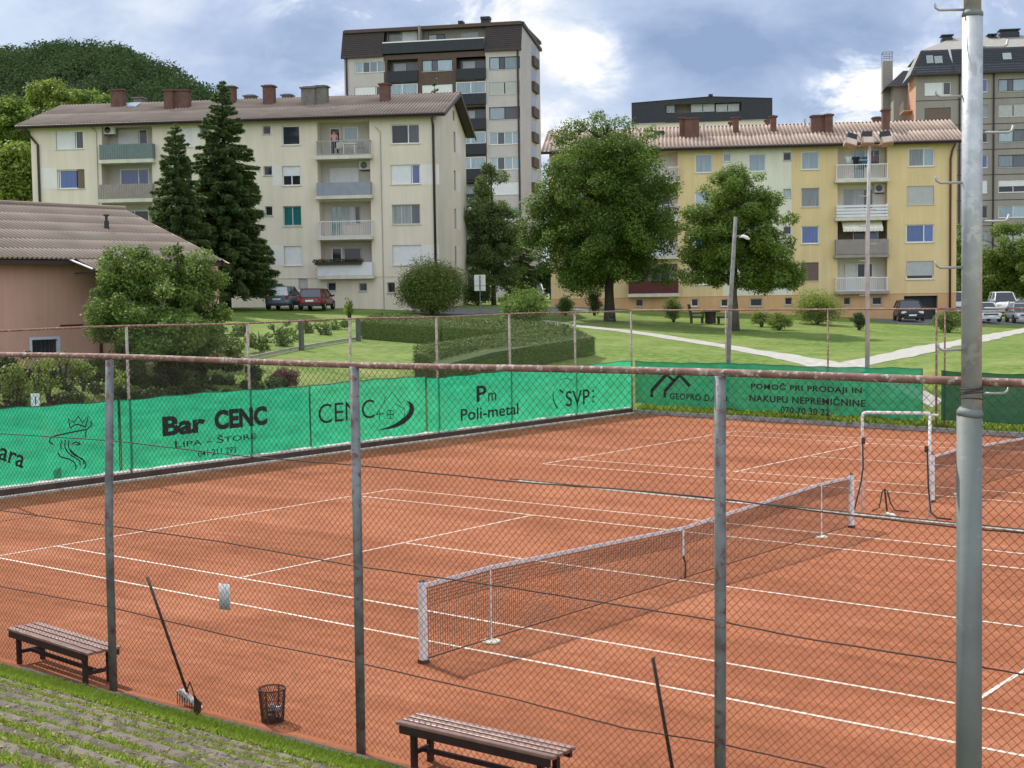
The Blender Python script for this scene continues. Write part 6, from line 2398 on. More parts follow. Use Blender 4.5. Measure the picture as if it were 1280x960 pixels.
def spruce(label, base, H, Rb, n_whorl, seed, z0=0.10, lm=LF_SPRUCE, dens=1.0, group=None, narrow=0.9):
    root = thing('spruce', label, 'tree', base, 0, group)
    r_ = np.random.default_rng(seed)
    P, A, S = [], [], []
    mb = MB()
    mb.tube([(0, 0, -.15), (0, 0, H * .3), (0, 0, H * .7), (0, 0, H * 1.0)], [H * .017, H * .013, H * .007, .015], 8)
    for i in range(n_whorl):
        t = i / (n_whorl - 1)
        z_w = z = H * (z0 + (0.985 - z0) * t ** 0.92)
        q = (1 - (z / H)) / (1 - z0)
        R_ = Rb * 1.12 * (q ** narrow) * (0.72 + .42 * r_.random())
        nb = max(4, int(5 + 5 * q))
        a0 = r_.random() * 7
        for k in range(nb):
            a = a0 + 2 * PI * k / nb + r_.normal() * .18
            l = max(.18, R_ * (0.8 + .35 * r_.random()))
            z = z_w + r_.normal() * H / n_whorl * .6
            d = np.array([math.cos(a), math.sin(a), 0])
            rise = .25 if q < .3 else -.02
            tip = np.array([0, 0, z]) + d * l + np.array([0, 0, (rise - .30 * q) * l])
            m = max(8, int(l * 75 * dens))
            u = np.sqrt(r_.random(m))
            base_p = np.array([0, 0, z]) + d[None] * (l * u)[:, None] + np.array([0, 0, 1.0])[None] * ((rise - .42 * q) * l * u + .16 * q * l * u * u)[:, None]
            side = np.array([-d[1], d[0], 0])
            w = (r_.random(m) - .5) * l * .55 * (1.05 - u)
            base_p = base_p + side[None] * w[:, None] - np.array([0, 0, 1.0])[None] * (np.abs(r_.normal(size=m)) * .13 * (0.4 + q))[:, None]
            P.append(base_p)
            al = d[None] * .8 + side[None] * (np.sign(w) * .6)[:, None] + np.array([0, 0, -.45])[None] + r_.normal(size=(m, 3)) * .25
            A.append(al)
            S.append(np.full(m, .2 + .16 * q) * (.7 + .6 * r_.random(m)))
            if q > .1 and k % 2 == 0:
                mb.tube([(0, 0, z), tuple(np.array([0, 0, z]) * .5 + tip * .5 + np.array([0, 0, .03])), tuple(tip)], [.03 * q + .012, .02, .006], 4, cap=False)
    P, A, S = np.concatenate(P), unit(np.concatenate(A)), np.concatenate(S) * (H / 13) ** .5
    N_ = unit(np.cross(A, rng.normal(size=A.shape)) + np.array([0, 0, .5]))
    V, Q = leaf_quads(P, N_, S * 1.05, .26, A)
    t = np.clip(.42 + .24 * rng.normal(size=len(P)), 0, 1)
    np_mesh('crown', V, Q, lm, root, tint=t)
    mb.build('trunk', BARKD, root, smooth=True)
    return root


def back(base, u, v, extra):
    """a point further along the same sight line on the terrain"""
    return base


# ---- the big linden
B = gp(762, 401)
s = px2m(B)
H = (401 - 138) * s
cx = lambda u: (u - 762) * s
cz = lambda v: (401 - v) * s
right = np.array([RC[0][0], RC[0][1], 0])
right /= np.linalg.norm(right)
fwd = np.array([-right[1], right[0], 0])


def E3(u, v, ru, rv, dep=None, off=0.0):
    """ellipsoid of crown seen at pixel u,v with pixel radii (about the current base B, scale s)"""
    x = (u - U0) * s
    p = right * x + fwd * off
    r = ru * s
    return (p[0], p[1], (V0 - v) * s, r, r if dep is None else dep, rv * s)


U0, V0 = 762, 401
env = [E3(752, 300, 92, 55), E3(758, 240, 80, 62), E3(748, 190, 52, 46), E3(742, 160, 26, 20), E3(790, 190, 34, 34), E3(700, 265, 36, 40), E3(815, 270, 34, 55), E3(690, 300, 30, 28), E3(770, 340, 66, 18), E3(735, 345, 55, 16)]
tree('linden_tree', 'big dark linden tree with a broad dome crown before the ochre block', B, H, env, 330, (.55, 1.15), 150000, .15, LF_LIND, 5.6 * s, nl=34, bark=BARKD)

# ---- smaller, lighter tree by the lamp post
B = gp(918, 413)
s = px2m(B)
U0, V0 = 918, 413
env = [E3(918, 262, 48, 45), E3(905, 228, 28, 20), E3(885, 285, 34, 30), E3(955, 275, 38, 32), E3(970, 320, 36, 32), E3(878, 330, 34, 26), E3(925, 325, 45, 30), E3(985, 345, 18, 16), E3(860, 350, 16, 12), E3(940, 352, 40, 15), E3(938, 248, 34, 36), E3(915, 300, 60, 40), E3(888, 345, 34, 16), E3(965, 345, 34, 16)]
tree('young_linden_tree', 'smaller bright green tree behind the wooden lamp post', B, 9, env, 250, (.36, .74), 90000, .13, LF_LIGHT, 4.8 * s, nl=30)

# ---- spruces
Bs = gp(285, 387)
s = px2m(Bs)
spruce('tallest dark spruce, its tip above the roof of the cream block', Bs, (387 - 104) * s, 60 * s, 66, 3, z0=.13, dens=1.6, narrow=.70)
Bs = gp(226, 388)
s = px2m(Bs)
spruce('shorter spruce left of the tallest one, before the cream block', Bs, (388 - 156) * s, 52 * s, 58, 5, z0=.04, dens=1.6, narrow=.68)
Bs = dp(617, 378, 108)
Bs[2] = terr(Bs[0], Bs[1])
s = px2m(Bs)
U0, V0 = 617, 378
tree('yew_tree', 'tall dark column of foliage filling the gap between the cream block and the linden', Bs, 9, [E3(617, 330, 36, 46), E3(612, 270, 32, 44), E3(610, 232, 20, 30), E3(626, 300, 32, 40), E3(609, 212, 10, 13)], 150, (.4, .8), 42000, .17, LF_SPRUCE, .15, up=.2)
Bs = dp(652, 372, 118)
Bs[2] = terr(Bs[0], Bs[1])
s = px2m(Bs)
spruce('lower conifer just right of the dark gap conifer', Bs, (372 - 262) * s, 24 * s, 24, 12, z0=.0, dens=1.5, narrow=.6)
Bs = dp(547, 300, 125)
Bs[2] = terr(Bs[0], Bs[1])
spruce('distant spruce whose tip peeks over the cream block roof', Bs, dp(547, 103, 125)[2] - Bs[2], 2.6, 34, 14, z0=.3)


def shrub(name, label, u, v, w, h, lm, n=2600, leaf=.10, K=None, depth=None, group=None, tall=1.0, cat='shrub', stems=True, zoff=0.0, rc=(.16, .34), up=.6):
    B = gp(u, v) if depth is None else dp(u, v, depth)
    if depth is not None:
        B[2] = terr(B[0], B[1])
    s_ = px2m(B)
    rw, hh = w * s_ / 2, h * s_
    root = thing(name, label, cat, B, 0, group)
    K = K or max(26, int(60 * rw * hh))
    n = int(n * 2.0)
    leaf = leaf * .85
    env = [(0, 0, hh * .5, rw * .82, rw * .8, hh * .42), (rw * .25, 0, hh * .38, rw * .62, rw * .6, hh * .33), (-rw * .3, 0, hh * .4, rw * .6, rw * .6, hh * .34)]
    cl = env_clumps(K, env, rc[0] * min(rw, hh) * 1.3, rc[1] * min(rw, hh) * 1.3, .4)
    V, Q, t = blob_leaves(cl, n, leaf, up=up)
    V[:, 2] = np.maximum(V[:, 2], 0.02)
    np_mesh('foliage', V, Q, lm, root, tint=t)
    if stems:
        mb = MB()
        for k in range(7):
            a = k * 2.4
            mb.tube([(.06 * math.cos(a), .06 * math.sin(a), -.05), (rw * .3 * math.cos(a), rw * .3 * math.sin(a), hh * .4), (rw * .55 * math.cos(a), rw * .55 * math.sin(a), hh * .75)], [.03, .02, .006], 5)
        mb.build('stem', BARKD, root)
    return root


shrub('barberry_shrub', 'large rounded bronze-green shrub at the right corner of the cream block', 540, 393, 92, 72, LF_OLIVE, 24000, .12)
shrub('laurel_shrub', 'broad glossy shrub with a trimmed foot behind the hedge corner', 656, 413, 66, 58, LF_SHRUB, 6500, .12)
shrub('round_shrub', 'small round shrub left of the linden trunk', 707, 394, 24, 29, LF_SHRUB, 1800, .10)
shrub('upright_shrub', 'tall narrow shrub touching the linden trunk', 743, 394, 23, 38, LF_DARK, 1900, .10)
shrub('vase_shrub', 'narrow-footed shrub on the lawn between the two lindens', 842, 402, 27, 32, LF_SHRUB, 2000, .10)
shrub('hydrangea', 'pale flowering bush just right of the smaller linden trunk', 952, 408, 28, 24, LF_YELLOW, 1900, .10)
shrub('low_shrub', 'low light green shrub in front of the feathery bush', 974, 412, 38, 25, LF_YELLOW, 2200, .10)
shrub('feathery_shrub', 'feathery yellow-green bush under the right balconies of the ochre block', 1022, 405, 66, 45, LF_YELLOW, 6500, .11, up=1.0)
shrub('box_shrub', 'dark clipped shrub behind the far floodlight pole', 1074, 412, 24, 27, LF_DARK, 2000, .09)
shrub('spreading_shrub', 'dark spreading shrub by the fence gate posts before the black car', 1186, 415, 44, 29, LF_SHRUB, 3200, .10)
shrub('maple_shrub', 'small dark red shrub on the lawn above the green banner', 357, 484, 42, 26, LF_RED, 3200, .055, rc=(.2, .36))
shrub('young_tree', 'thin wispy yellow-green sapling on the lawn right of the red car', 437, 400, 17, 32, LF_YELLOW, 420, .10)
shrub('bushy_shrub', 'dim green bush behind the road sign', 597, 386, 50, 34, LF_DARK, 2600, .13, depth=106)
# trees behind the parked white cars and at the right edge
for i, (u, v0_, vt, w, d, lab) in enumerate(((1258, 385, 268, 105, 122, 'leafy green tree behind the parked white cars'), (1330, 385, 258, 110, 118, 'leafy tree cut by the right edge of the photo'), (1204, 380, 262, 30, 132, 'slim tree between the ochre block and the big grey pole'))):
    B = dp(u, v0_, d)
    B[2] = terr(B[0], B[1])
    s = px2m(B)
    U0, V0 = u, v0_
    hh = (v0_ - vt)
    env = [E3(u, v0_ - hh * .62, w * .42, hh * .34), E3(u - w * .2, v0_ - hh * .45, w * .3, hh * .3), E3(u + w * .2, v0_ - hh * .5, w * .3, hh * .3), E3(u, v0_ - hh * .3, w * .42, hh * .22)]
    tree('broadleaf_tree', lab, B, 8, env, 90, (.5, 1.0) if w > 50 else (.25, .5), 20000 if w > 50 else 5000, .22, LF_LIGHT if i < 2 else LF_SHRUB, .2, group='trees at the right edge')

# trees behind the cream block, left edge
i = 0
labs = ['tall sunlit tree at the left edge before the wooded hill', 'second sunlit tree behind the cream block roof corner', 'rounded tree right of the sunlit pair, over the block roof', 'low tree over the chimney of the block roof', 'lower yellow-green tree beside the wall of the cream block', 'dark tree between the low yellow-green one and the wooded hill']
for (u, vt, vb, w, d, lm) in ((18, 115, 330, 74, 150, LF_LIGHT), (75, 98, 330, 78, 165, LF_YELLOW), (105, 106, 330, 60, 172, LF_LIGHT), (140, 118, 330, 50, 176, LF_LIGHT), (22, 185, 330, 58, 118, LF_YELLOW), (50, 135, 330, 90, 158, LF_DARK)):
    B = dp(u, 340, d)
    B[2] = terr(B[0], B[1])
    s = px2m(B)
    U0 = u
    V0 = 480 - 0  # pixel of the base height is solved below
    zt = dp(u, vt, d)[2] - B[2]
    r = w * s / 2
    env = [(0, 0, zt - r * .75, r * .7, r * .7, r * .75), (r * .35, 0, zt - r * 1.3, r * .7, r * .7, r * .7), (-r * .35, 0, zt - r * 1.4, r * .75, r * .7, r * .8), (0, 0, zt * .55, r * .9, r * .9, zt * .22), (0, 0, zt * .38, r * .8, r * .8, zt * .2)]
    tree('broadleaf_tree', labs[i], B, zt, env, 190, (.6, 1.25), 24000, .34, lm, .3, group='trees behind the cream block')
    i += 1

for i, (u, vt, w, d, lab) in enumerate(((690, 330, 50, 150, 'dark distant tree left of the linden, beside the tower foot'), (668, 338, 46, 165, 'distant tree behind the pale car by the tower foot'), (630, 330, 60, 172, 'distant tree behind the dark column of foliage'),
                                         (720, 325, 50, 168, 'distant tree hidden behind the left edge of the linden crown'), (1290, 300, 90, 140, 'dark tree behind the leafy tree at the right edge'), (1222, 322, 40, 138, 'dark tree behind the parked white saloon'))):
    B = dp(u, 372, d)
    B[2] = terr(B[0], B[1])
    zt = dp(u, vt, d)[2] - B[2]
    r = w * d / F / 2
    env = [(0, 0, zt - r * .6, r * .8, r * .8, r * .6), (r * .3, 0, zt * .5, r * .8, r * .8, zt * .3), (-r * .3, 0, zt * .45, r * .8, r * .8, zt * .28)]
    tree('broadleaf_tree', lab, B, zt, env, 60, (.6, 1.2), 7000, .36, LF_DARK if i != 1 else LF_SHRUB, .25, group='distant trees between the buildings')

# ---- clipped hedges
def hedge(label, pix, h, w, n, tilt, name='clipped_hedge'):
    P = [gp(*p) for p in pix]
    root = thing(name, label, 'hedge', P[0], 0)
    o = P[0]
    core = MB()
    allV, allQ, allT = [], [], []
    base = 0
    for a, c in zip(P[:-1], P[1:]):
        d = c - a
        Ls = float(np.linalg.norm(d[:2]))
        e = np.array([d[0], d[1], 0]) / Ls
        q = np.array([-e[1], e[0], 0])
        k = max(2, int(Ls / 1.2))
        for j in range(k):
            A, C = a + d * j / k, a + d * (j + 1) / k
            za, zc_ = terr(A[0], A[1]), terr(C[0], C[1])
            pts = []
            for X, z in ((A, za), (C, zc_)):
                for sgn in (-1, 1):
                    pts.append((X[0] + q[0] * sgn * (w / 2 - .05) - o[0], X[1] + q[1] * sgn * (w / 2 - .05) - o[1], z - o[2], h - .05 + tilt * sgn * (w / 2)))
            b0, b1, b2, b3 = pts
            up = lambda p: (p[0], p[1], p[2] + p[3])
            dn = lambda p: p[:3]
            core.quad(dn(b0), dn(b2), up(b2), up(b0)).quad(dn(b1), up(b1), up(b3), dn(b3)).quad(up(b0), up(b2), up(b3), up(b1)).quad(dn(b0), up(b0), up(b1), dn(b1)).quad(dn(b2), dn(b3), up(b3), up(b2))
        m = int(n * Ls * 2.4)
        t = rng.random(m) * Ls
        face = rng.choice(4, m, p=[.30, .30, .36, .04])
        lat = np.where(face == 0, -w / 2, np.where(face == 1, w / 2, (rng.random(m) - .5) * w))
        ht = h + tilt * lat
        zz = np.where(face >= 2, ht, rng.random(m) * ht)
        t = np.where(face == 3, np.where(rng.random(m) < .5, 0, Ls), t)
        zz = np.where(face == 3, rng.random(m) * ht, zz)
        X = a[None] + e[None] * t[:, None] + q[None] * lat[:, None]
        zg_ = terr(X[:, 0], X[:, 1])
        Pp = np.stack([X[:, 0] - o[0], X[:, 1] - o[1], zg_ + zz - o[2]], 1) + rng.normal(size=(m, 3)) * .025
        Nf = np.where((face >= 2)[:, None], np.array([[0, 0, 1.0]]), q[None] * np.sign(lat)[:, None])
        N_ = unit(Nf + rng.normal(size=(m, 3)) * .38 + np.array([0, 0, .08]))
        V, Q = leaf_quads(Pp, N_, .058 * (.7 + .6 * rng.random(m)))
        allV.append(V)
        allQ.append(Q + base)
        base += len(V)
        allT.append(np.clip(.5 + .25 * rng.normal(size=m), 0, 1))
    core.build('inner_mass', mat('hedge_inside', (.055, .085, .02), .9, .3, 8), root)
    np_mesh('foliage', np.concatenate(allV), np.concatenate(allQ), LF_HEDGE, root, tint=np.concatenate(allT))
    return root


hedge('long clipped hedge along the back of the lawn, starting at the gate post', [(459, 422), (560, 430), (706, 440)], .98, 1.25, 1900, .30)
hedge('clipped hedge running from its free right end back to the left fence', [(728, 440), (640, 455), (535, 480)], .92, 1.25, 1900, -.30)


# ---- overgrown hedge and shrubs behind the left fence
def thicket(name, label, items, lm, n, leaf, cat='shrub', rc=(.22, .5)):
    """items: world ellipsoids (x,y,z above terrain centre, rx, ry, rz)"""
    x0_, y0_ = np.mean([i[0] for i in items]), np.mean([i[1] for i in items])
    zb_ = float(terr(x0_, y0_))
    root = thing(name, label, cat, (x0_, y0_, zb_))
    env = [(i[0] - x0_, i[1] - y0_, i[2] + float(terr(i[0], i[1])) - zb_, i[3], i[4], i[5]) for i in items]
    vol = sum(e[3] * e[4] * e[5] for e in env)
    cl = env_clumps(int(60 + vol * 10), env, *rc)
    V, Q, t = blob_leaves(cl, n, leaf, up=.6)
    np_mesh('foliage', V, Q, lm, root, tint=t)
    for e in env[:8]:
        mb = MB()
        for k in range(3):
            a = k * 2.1 + e[0]
            mb.tube([(e[0] * .95, e[1] * .97, e[2] - e[5] - .3), (e[0] + e[3] * .3 * math.cos(a), e[1] + e[4] * .3 * math.sin(a), e[2]), (e[0] + e[3] * .6 * math.cos(a), e[1] + e[4] * .6 * math.sin(a), e[2] + e[5] * .5)], [.05, .03, .01], 5)
        mb.build('stem', BARKD, root)
    return root


def fy(u, v, X):
    return float(plane_hit(u, v, np.array([X, 0, 0]), np.array([1.0, 0, 0]))[1])


items = []
for u in range(-60, 322, 22):
    X = -23.6
    y = fy(u, 470, X)
    zt = float(plane_hit(u, 446 + (6 if u > 240 else 0) + 5 * math.sin(u * .09), np.array([X, 0, 0]), np.array([1.0, 0, 0]))[2])
    zg_ = float(terr(X, y))
    hh = max(.8, zt - zg_)
    items.append((X, y, hh * .5, .8, .85, hh * .52))
    for Xq, hq in ((-22.6, .65), (-21.8, .4)):
        items.append((Xq, y + .3, hq * .45, .75, .8, hq * .5))
thicket('overgrown_hedge', 'overgrown dark hedge pressed against the left fence above the green banners', items, LF_DARK, 60000, .09, cat='hedge', rc=(.16, .32))
items = []
for u, v in ((16, 470), (45, 462), (80, 455), (105, 460), (60, 475), (20, 485), (-20, 478), (140, 470)):
    X = -22.2
    y = fy(u, v, X)
    z = float(plane_hit(u, v, np.array([X, 0, 0]), np.array([1.0, 0, 0]))[2])
    items.append((X, y, z - float(terr(X, y)) - .05, .3, .45, .32))
thicket('hazel_shoots', 'bright yellow-green shoots spilling over the fence at the far left', items, LF_YELLOW, 3800, .085, rc=(.14, .3))
items = []
for u, v, X, rx, rz in ((150, 375, -25.5, 1.2, 1.2), (165, 350, -25.5, 1.2, 1.2), (195, 338, -25.5, 1.2, 1.2), (185, 390, -24.8, 1.5, 1.4), (225, 365, -25, 1.3, 1.4), (248, 350, -25.2, 1.1, 1.3), (148, 405, -24.8, 1.1, 1.1), (262, 388, -24.8, .9, 1.1), (268, 412, -24.6, .8, .9), (215, 415, -24, 1.6, 1.1), (170, 425, -24, 1.4, 1.0), (245, 420, -24.2, 1.0, 1.0)):
    y = fy(u, v, X)
    z = float(plane_hit(u, v, np.array([X, 0, 0]), np.array([1.0, 0, 0]))[2])
    items.append((X, y, z - float(terr(X, y)), rx * .85, rx * .85, rz * .82))
thicket('viburnum', 'tall dense green shrub against the right end of the salmon bungalow', items, LF_SHRUB, 62000, .10, rc=(.28, .55))
X = -24.6
y = fy(224, 350, X)
zt = float(plane_hit(226, 305, np.array([X, 0, 0]), np.array([1.0, 0, 0]))[2])
bs = np.array([X, y, float(terr(X, y))])
spruce('small pointed conifer rising out of the shrub beside the bungalow', bs, zt - bs[2], .75, 26, 21, z0=.1, lm=LF_SHRUB, dens=1.6)
# vegetable rows
items = []
for u, v in ((262, 425), (285, 435), (300, 420), (325, 428), (345, 418), (365, 425), (385, 415), (405, 418), (425, 411), (310, 440), (290, 448), (350, 432), (272, 442)):
    p = gp(u, v)
    items.append((p[0], p[1], .28, .75, .75, .4))
thicket('vegetable_patch', 'leafy vegetable bed beyond the left fence, below the parked cars', items, LF_HEDGE, 9000, .11, cat='vegetable bed', rc=(.16, .3))
p0_, p1_ = gp(300, 452), gp(452, 424)
PLANK = mat('grey_plank', (.42, .38, .32), .9, .2, 3)
n = 14
mb = MB()
for k in range(n):
    a, c = p0_ + (p1_ - p0_) * k / n, p0_ + (p1_ - p0_) * (k + 1) / n
    za, zc_ = float(terr(a[0], a[1])), float(terr(c[0], c[1]))
    mb.quad((a[0], a[1], za), (c[0], c[1], zc_), (c[0], c[1], zc_ + .14), (a[0], a[1], za + .14))
    mb.quad((a[0], a[1], za + .14), (c[0], c[1], zc_ + .14), (c[0], c[1] + .12, zc_ + .14), (a[0], a[1] + .12, za + .14))
tag(mb.build('bed_edging', PLANK), 'pale plank edging between the vegetable bed and the lawn', 'edging')
for i, (u, v, vt, lab) in enumerate(((377, 437, 400, 'dark timber post standing in the vegetable bed'), (448, 426, 397, 'dark gate post at the left end of the long clipped hedge'))):
    p = gp(u, v)
    h = (v - vt) * px2m(p)
    o = MB().box(-.085, .085, -.085, .085, -.1, h).build('timber_post', mat('dark_post', (.10, .105, .09), .8, .2, 5), bevel=.02)
    o.location = p
    tag(o, lab, 'post')

# ---- garden seats and table by the smaller tree
DKW = mat('dark_garden_wood', (.045, .028, .022), .7, .25, 6)
gt = gp(888, 404)
o = thing('garden_table', 'dark round garden table on a thick pedestal under the smaller linden', 'table', gt)
MB().lathe([(0, .70), (.62, .70), (.64, .73), (.62, .77), (0, .77)], 18).build('table_top', DKW, o)
MB().lathe([(.36, 0), (.33, .35), (.36, .70)], 14).build('pedestal', DKW, o, smooth=True)
for u, flip, lab in ((871, 1, 'dark garden armchair left of the garden table'), (905, -1, 'dark garden stool half hidden by the wooden lamp post')):
    p = gp(u, 404.5)
    o = thing('garden_chair' if flip > 0 else 'garden_stool', lab, 'chair' if flip > 0 else 'stool', p, CAMANG)
    MB().box(-.42, .42, -.35, .35, .36, .46).build('seat', DKW, o)
    if flip > 0:
        MB().prism([(-.42, .46), (-.30, .46), (-.46, 1.22), (-.56, 1.22)], 'y', -.35, .35).build('backrest', DKW, o)
        for sy in (-.35, .29):
            MB().box(-.36, .45, sy, sy + .06, .62, .68).build('armrest', DKW, o)
            MB().box(.36, .42, sy, sy + .06, .46, .62).build('arm_post', DKW, o)
    for sx in (-.38, .30):
        for sy in (-.33, .25):
            MB().box(sx, sx + .08, sy, sy + .08, 0, .36).build('leg', DKW, o)


# ---- wooded hill
def hill():
    D0 = 520.0
    us = np.array([-260, -120, -40, 0, 30, 60, 100, 130, 165, 200, 230, 262, 290, 330, 380, 450, 560])
    vs = np.array([120, 92, 72, 64, 60, 54, 56, 55, 62, 76, 90, 108, 132, 180, 240, 300, 345])
    n = 60
    U = np.linspace(us[0], us[-1], n)
    Vt = np.interp(U, us, vs) + 30
    rows = 24
    P = np.zeros((n, rows, 3))
    for i in range(n):
        top = dp(U[i], Vt[i], D0)
        foot = dp(U[i], 372, D0 - 230)
        for j in range(rows):
            t = j / (rows - 1)
            q = foot + (top - foot) * t
            q[2] = 0 + (top[2]) * (math.sin(t * PI / 2) ** 1.1)
            P[i, j] = q
    # back slope so that the hill has a far side
    Pb = P[:, -1:, :] + np.array([[[RC[2][0] * 160, RC[2][1] * 160, 0]]])
    Pb[:, :, 2] = 0
    P = np.concatenate([P, Pb], 1)
    rows += 1
    ids = np.arange(n * rows).reshape(n, rows)
    Q = np.stack([ids[:-1, :-1], ids[1:, :-1], ids[1:, 1:], ids[:-1, 1:]], -1).reshape(-1, 4)
    tag(np_mesh('hill', P.reshape(-1, 3), Q, mat('forest_floor', (.02, .035, .015), .95, .3, .05), smooth=True), kind='structure')
    # crowns over the visible face
    cl = []
    for _ in range(1500):
        a, c = rng.random() * (n - 2), rng.random() ** .8 * (rows - 3)
        i, j = int(a), int(c)
        fa, fc = a - i, c - j
        q = (P[i, j] * (1 - fa) + P[i + 1, j] * fa) * (1 - fc) + (P[i, j + 1] * (1 - fa) + P[i + 1, j + 1] * fa) * fc
        r = 3.0 + 2.6 * rng.random()
        cl.append((q[0], q[1], q[2] + r * .35, r))
    for i in range(n - 1):
        for f in (0, .5):
            q = P[i, rows - 2] * (1 - f) + P[i + 1, rows - 2] * f
            r = 2.6 + 2.2 * rng.random()
            cl.append((q[0], q[1], q[2] + r * .3, r))
    V, Q, t = blob_leaves(np.array(cl), 260000, 1.05, up=.25, flat=.95, shell=.85, noise=.35)
    o = np_mesh('woods', V, Q, LF_WOOD, tint=t)
    tag(o, 'dense dark woods covering the hill behind the cream block', 'woods', kind='stuff')


hill()


# ================================================================== FOREGROUND: terraces and grass
SLABT = mat('terrace_concrete', (.150, .122, .10), .95, .35, 2.6, .8, 22, col2=(.085, .068, .05), thr=.52)
mb = MB()
steps = [(-9.72, 0.06)]
y, z = -9.72, .05
mb_t = MB()
edge = MB()
X0, X1 = -13, 3.2
# kerb wall right under the fence
MB_ = MB()
for xa, xb in zip(np.arange(-13, 12, 1.0), np.arange(-12, 13, 1.0)):
    MB_.box(xa, xb - .012, near_y(xa) - .32, near_y(xa) - .12, -.1, .055 + .012 * math.sin(xa * 3))
tag(MB_.build('near_kerb', mat('dark_kerb', (.13, .115, .10), .95, .3, 3, .4, 30)), kind='structure')
soil = MB()


def tz(yy):
    """height of the grassy stand (seen from the fence up towards the viewer)"""
    s_ = np.maximum(0, (-9.9) - np.asarray(yy, float))
    return np.minimum(.04 + s_ * .36, 3.1)


gx_ = np.arange(-14, 14.01, .4)
gy_ = np.concatenate([np.arange(-24, -9.9, .15), [-9.86]])
A_, B_ = np.meshgrid(gx_, gy_, indexing='ij')
Z_ = tz(B_ - 0.026 * A_) + .008 * np.sin(A_ * 1.3 + B_ * 2) + .006 * np.sin(A_ * 3.7 - B_ * 5)
ids = np.arange(A_.size).reshape(A_.shape)
Qs = np.stack([ids[:-1, :-1], ids[1:, :-1], ids[1:, 1:], ids[:-1, 1:]], -1).reshape(-1, 4)
EARTH = grass_mat('rough_grass_soil', (.085, .07, .045), (.15, .13, .07), (.12, .15, .04))
tag(np_mesh('grass_bank', np.stack([A_, B_, Z_], -1).reshape(-1, 3), Qs, EARTH, smooth=True), kind='structure')
# worn concrete step edges running along the bank
sb = MB()
yk = -11.05
k = 0
while yk > -19:
    for xa in np.arange(-14, 13, 1.25):
        j = .03 * math.sin(xa * 2.3 + k)
        zc_ = float(tz(yk)) + .05 + .012 * math.sin(xa * 5 + k)
        yo = .026 * xa
        sb.box(xa, xa + 1.249, yk + yo - .15, yk + yo + .09 + .25 * j, zc_ - .25, zc_ - .01)
    yk -= .62
    k += 1
tag(sb.build('terrace_steps', SLABT, bevel=.02), kind='structure')


def blades(name, X, Yy, Z, hmin, hmax, m, label, cat='grass', wid=.012):
    n = len(X)
    P = np.stack([X, Yy, Z], 1)
    a = rng.random(n) * 2 * PI
    d = np.stack([np.cos(a), np.sin(a), np.zeros(n)], 1)
    s_ = np.stack([-d[:, 1], d[:, 0], np.zeros(n)], 1)
    h = hmin + (hmax - hmin) * rng.random(n) ** 1.6
    lean = d * (h * (.2 + .6 * rng.random(n)))[:, None]
    w = s_ * wid * (.6 + .8 * rng.random(n))[:, None]
    mid = P + lean * .35 + np.array([0, 0, 1.0]) * (h * .6)[:, None]
    tip = P + lean + np.array([0, 0, 1.0]) * h[:, None]
    V = np.stack([P - w, P + w, mid + w * .7, tip, mid - w * .7], 1).reshape(-1, 3)
    Q = np.arange(5 * n).reshape(n, 5)
    o = np_mesh(name, V, Q, m, tint=np.clip(.5 + .28 * rng.normal(size=n), 0, 1))
    return tag(o, label, cat, kind='stuff')


GB = leaf_mat('grass_blade', (.15, .24, .035), (.36, .44, .10), .45, .15)
GBD = leaf_mat('grass_blade_dry', (.14, .15, .05), (.36, .32, .15), .4, .2)
# dense strip below the kerb
n = 210000
X = rng.uniform(-6.5, 4.5, n)
s_ = rng.random(n)
Yy = near_y(X) - .30 - 1.05 * s_
dens_ = .5 + .5 * np.sin(X * 1.9 + 3 * s_) * np.sin(X * 4.3 - 5 * s_)
keep = rng.random(n) < .55 + .45 * dens_
X, Yy = X[keep], Yy[keep]
blades('grass', X, Yy, tz(Yy - .026 * X) - .01, .025, .11, GB, 'bright green grass strip below the near fence kerb', wid=.006)
# patchy tufts and dry litter on the stand between the step edges
nc = 2600
cxn, kk = rng.uniform(-6, 7.0, nc), rng.integers(0, 9, nc)
cyn = -11.05 - .33 - .62 * kk + rng.normal(size=nc) * .10 + .026 * cxn
n = 170000
ix = rng.integers(0, nc, n)
X, Yy = cxn[ix] + rng.normal(size=n) * .13, cyn[ix] + rng.normal(size=n) * .055
half = (np.sin(cxn * 12.9 + cyn * 78.2) * 43758.5 % 1)[ix] < .6
blades('grass', X[half], Yy[half], tz(Yy[half] - .026 * X[half]), .02, .075, GB, 'green grass tufts growing between the worn concrete steps', wid=.006)
blades('grass', X[~half], Yy[~half], tz(Yy[~half] - .026 * X[~half]), .015, .06, GBD, 'dry straw-coloured grass between the worn concrete steps', wid=.006)
n = 9000
X, Yy = rng.uniform(-6, 7.0, n), rng.uniform(-17, -10.3, n)
P = np.stack([X, Yy, tz(Yy - .026 * X) + .045 + .02 * rng.random(n)], 1)
V, Q = leaf_quads(P, unit(rng.normal(size=(n, 3)) * .3 + np.array([0, 0, 1.0])), .02 + .05 * rng.random(n), .35)
tag(np_mesh('leaf_litter', V, Q, leaf_mat('dead_leaf', (.10, .07, .04), (.33, .24, .14), .1, .1), tint=rng.random(n)), 'dead leaves and straw scattered over the worn concrete steps', 'leaf litter', kind='stuff')
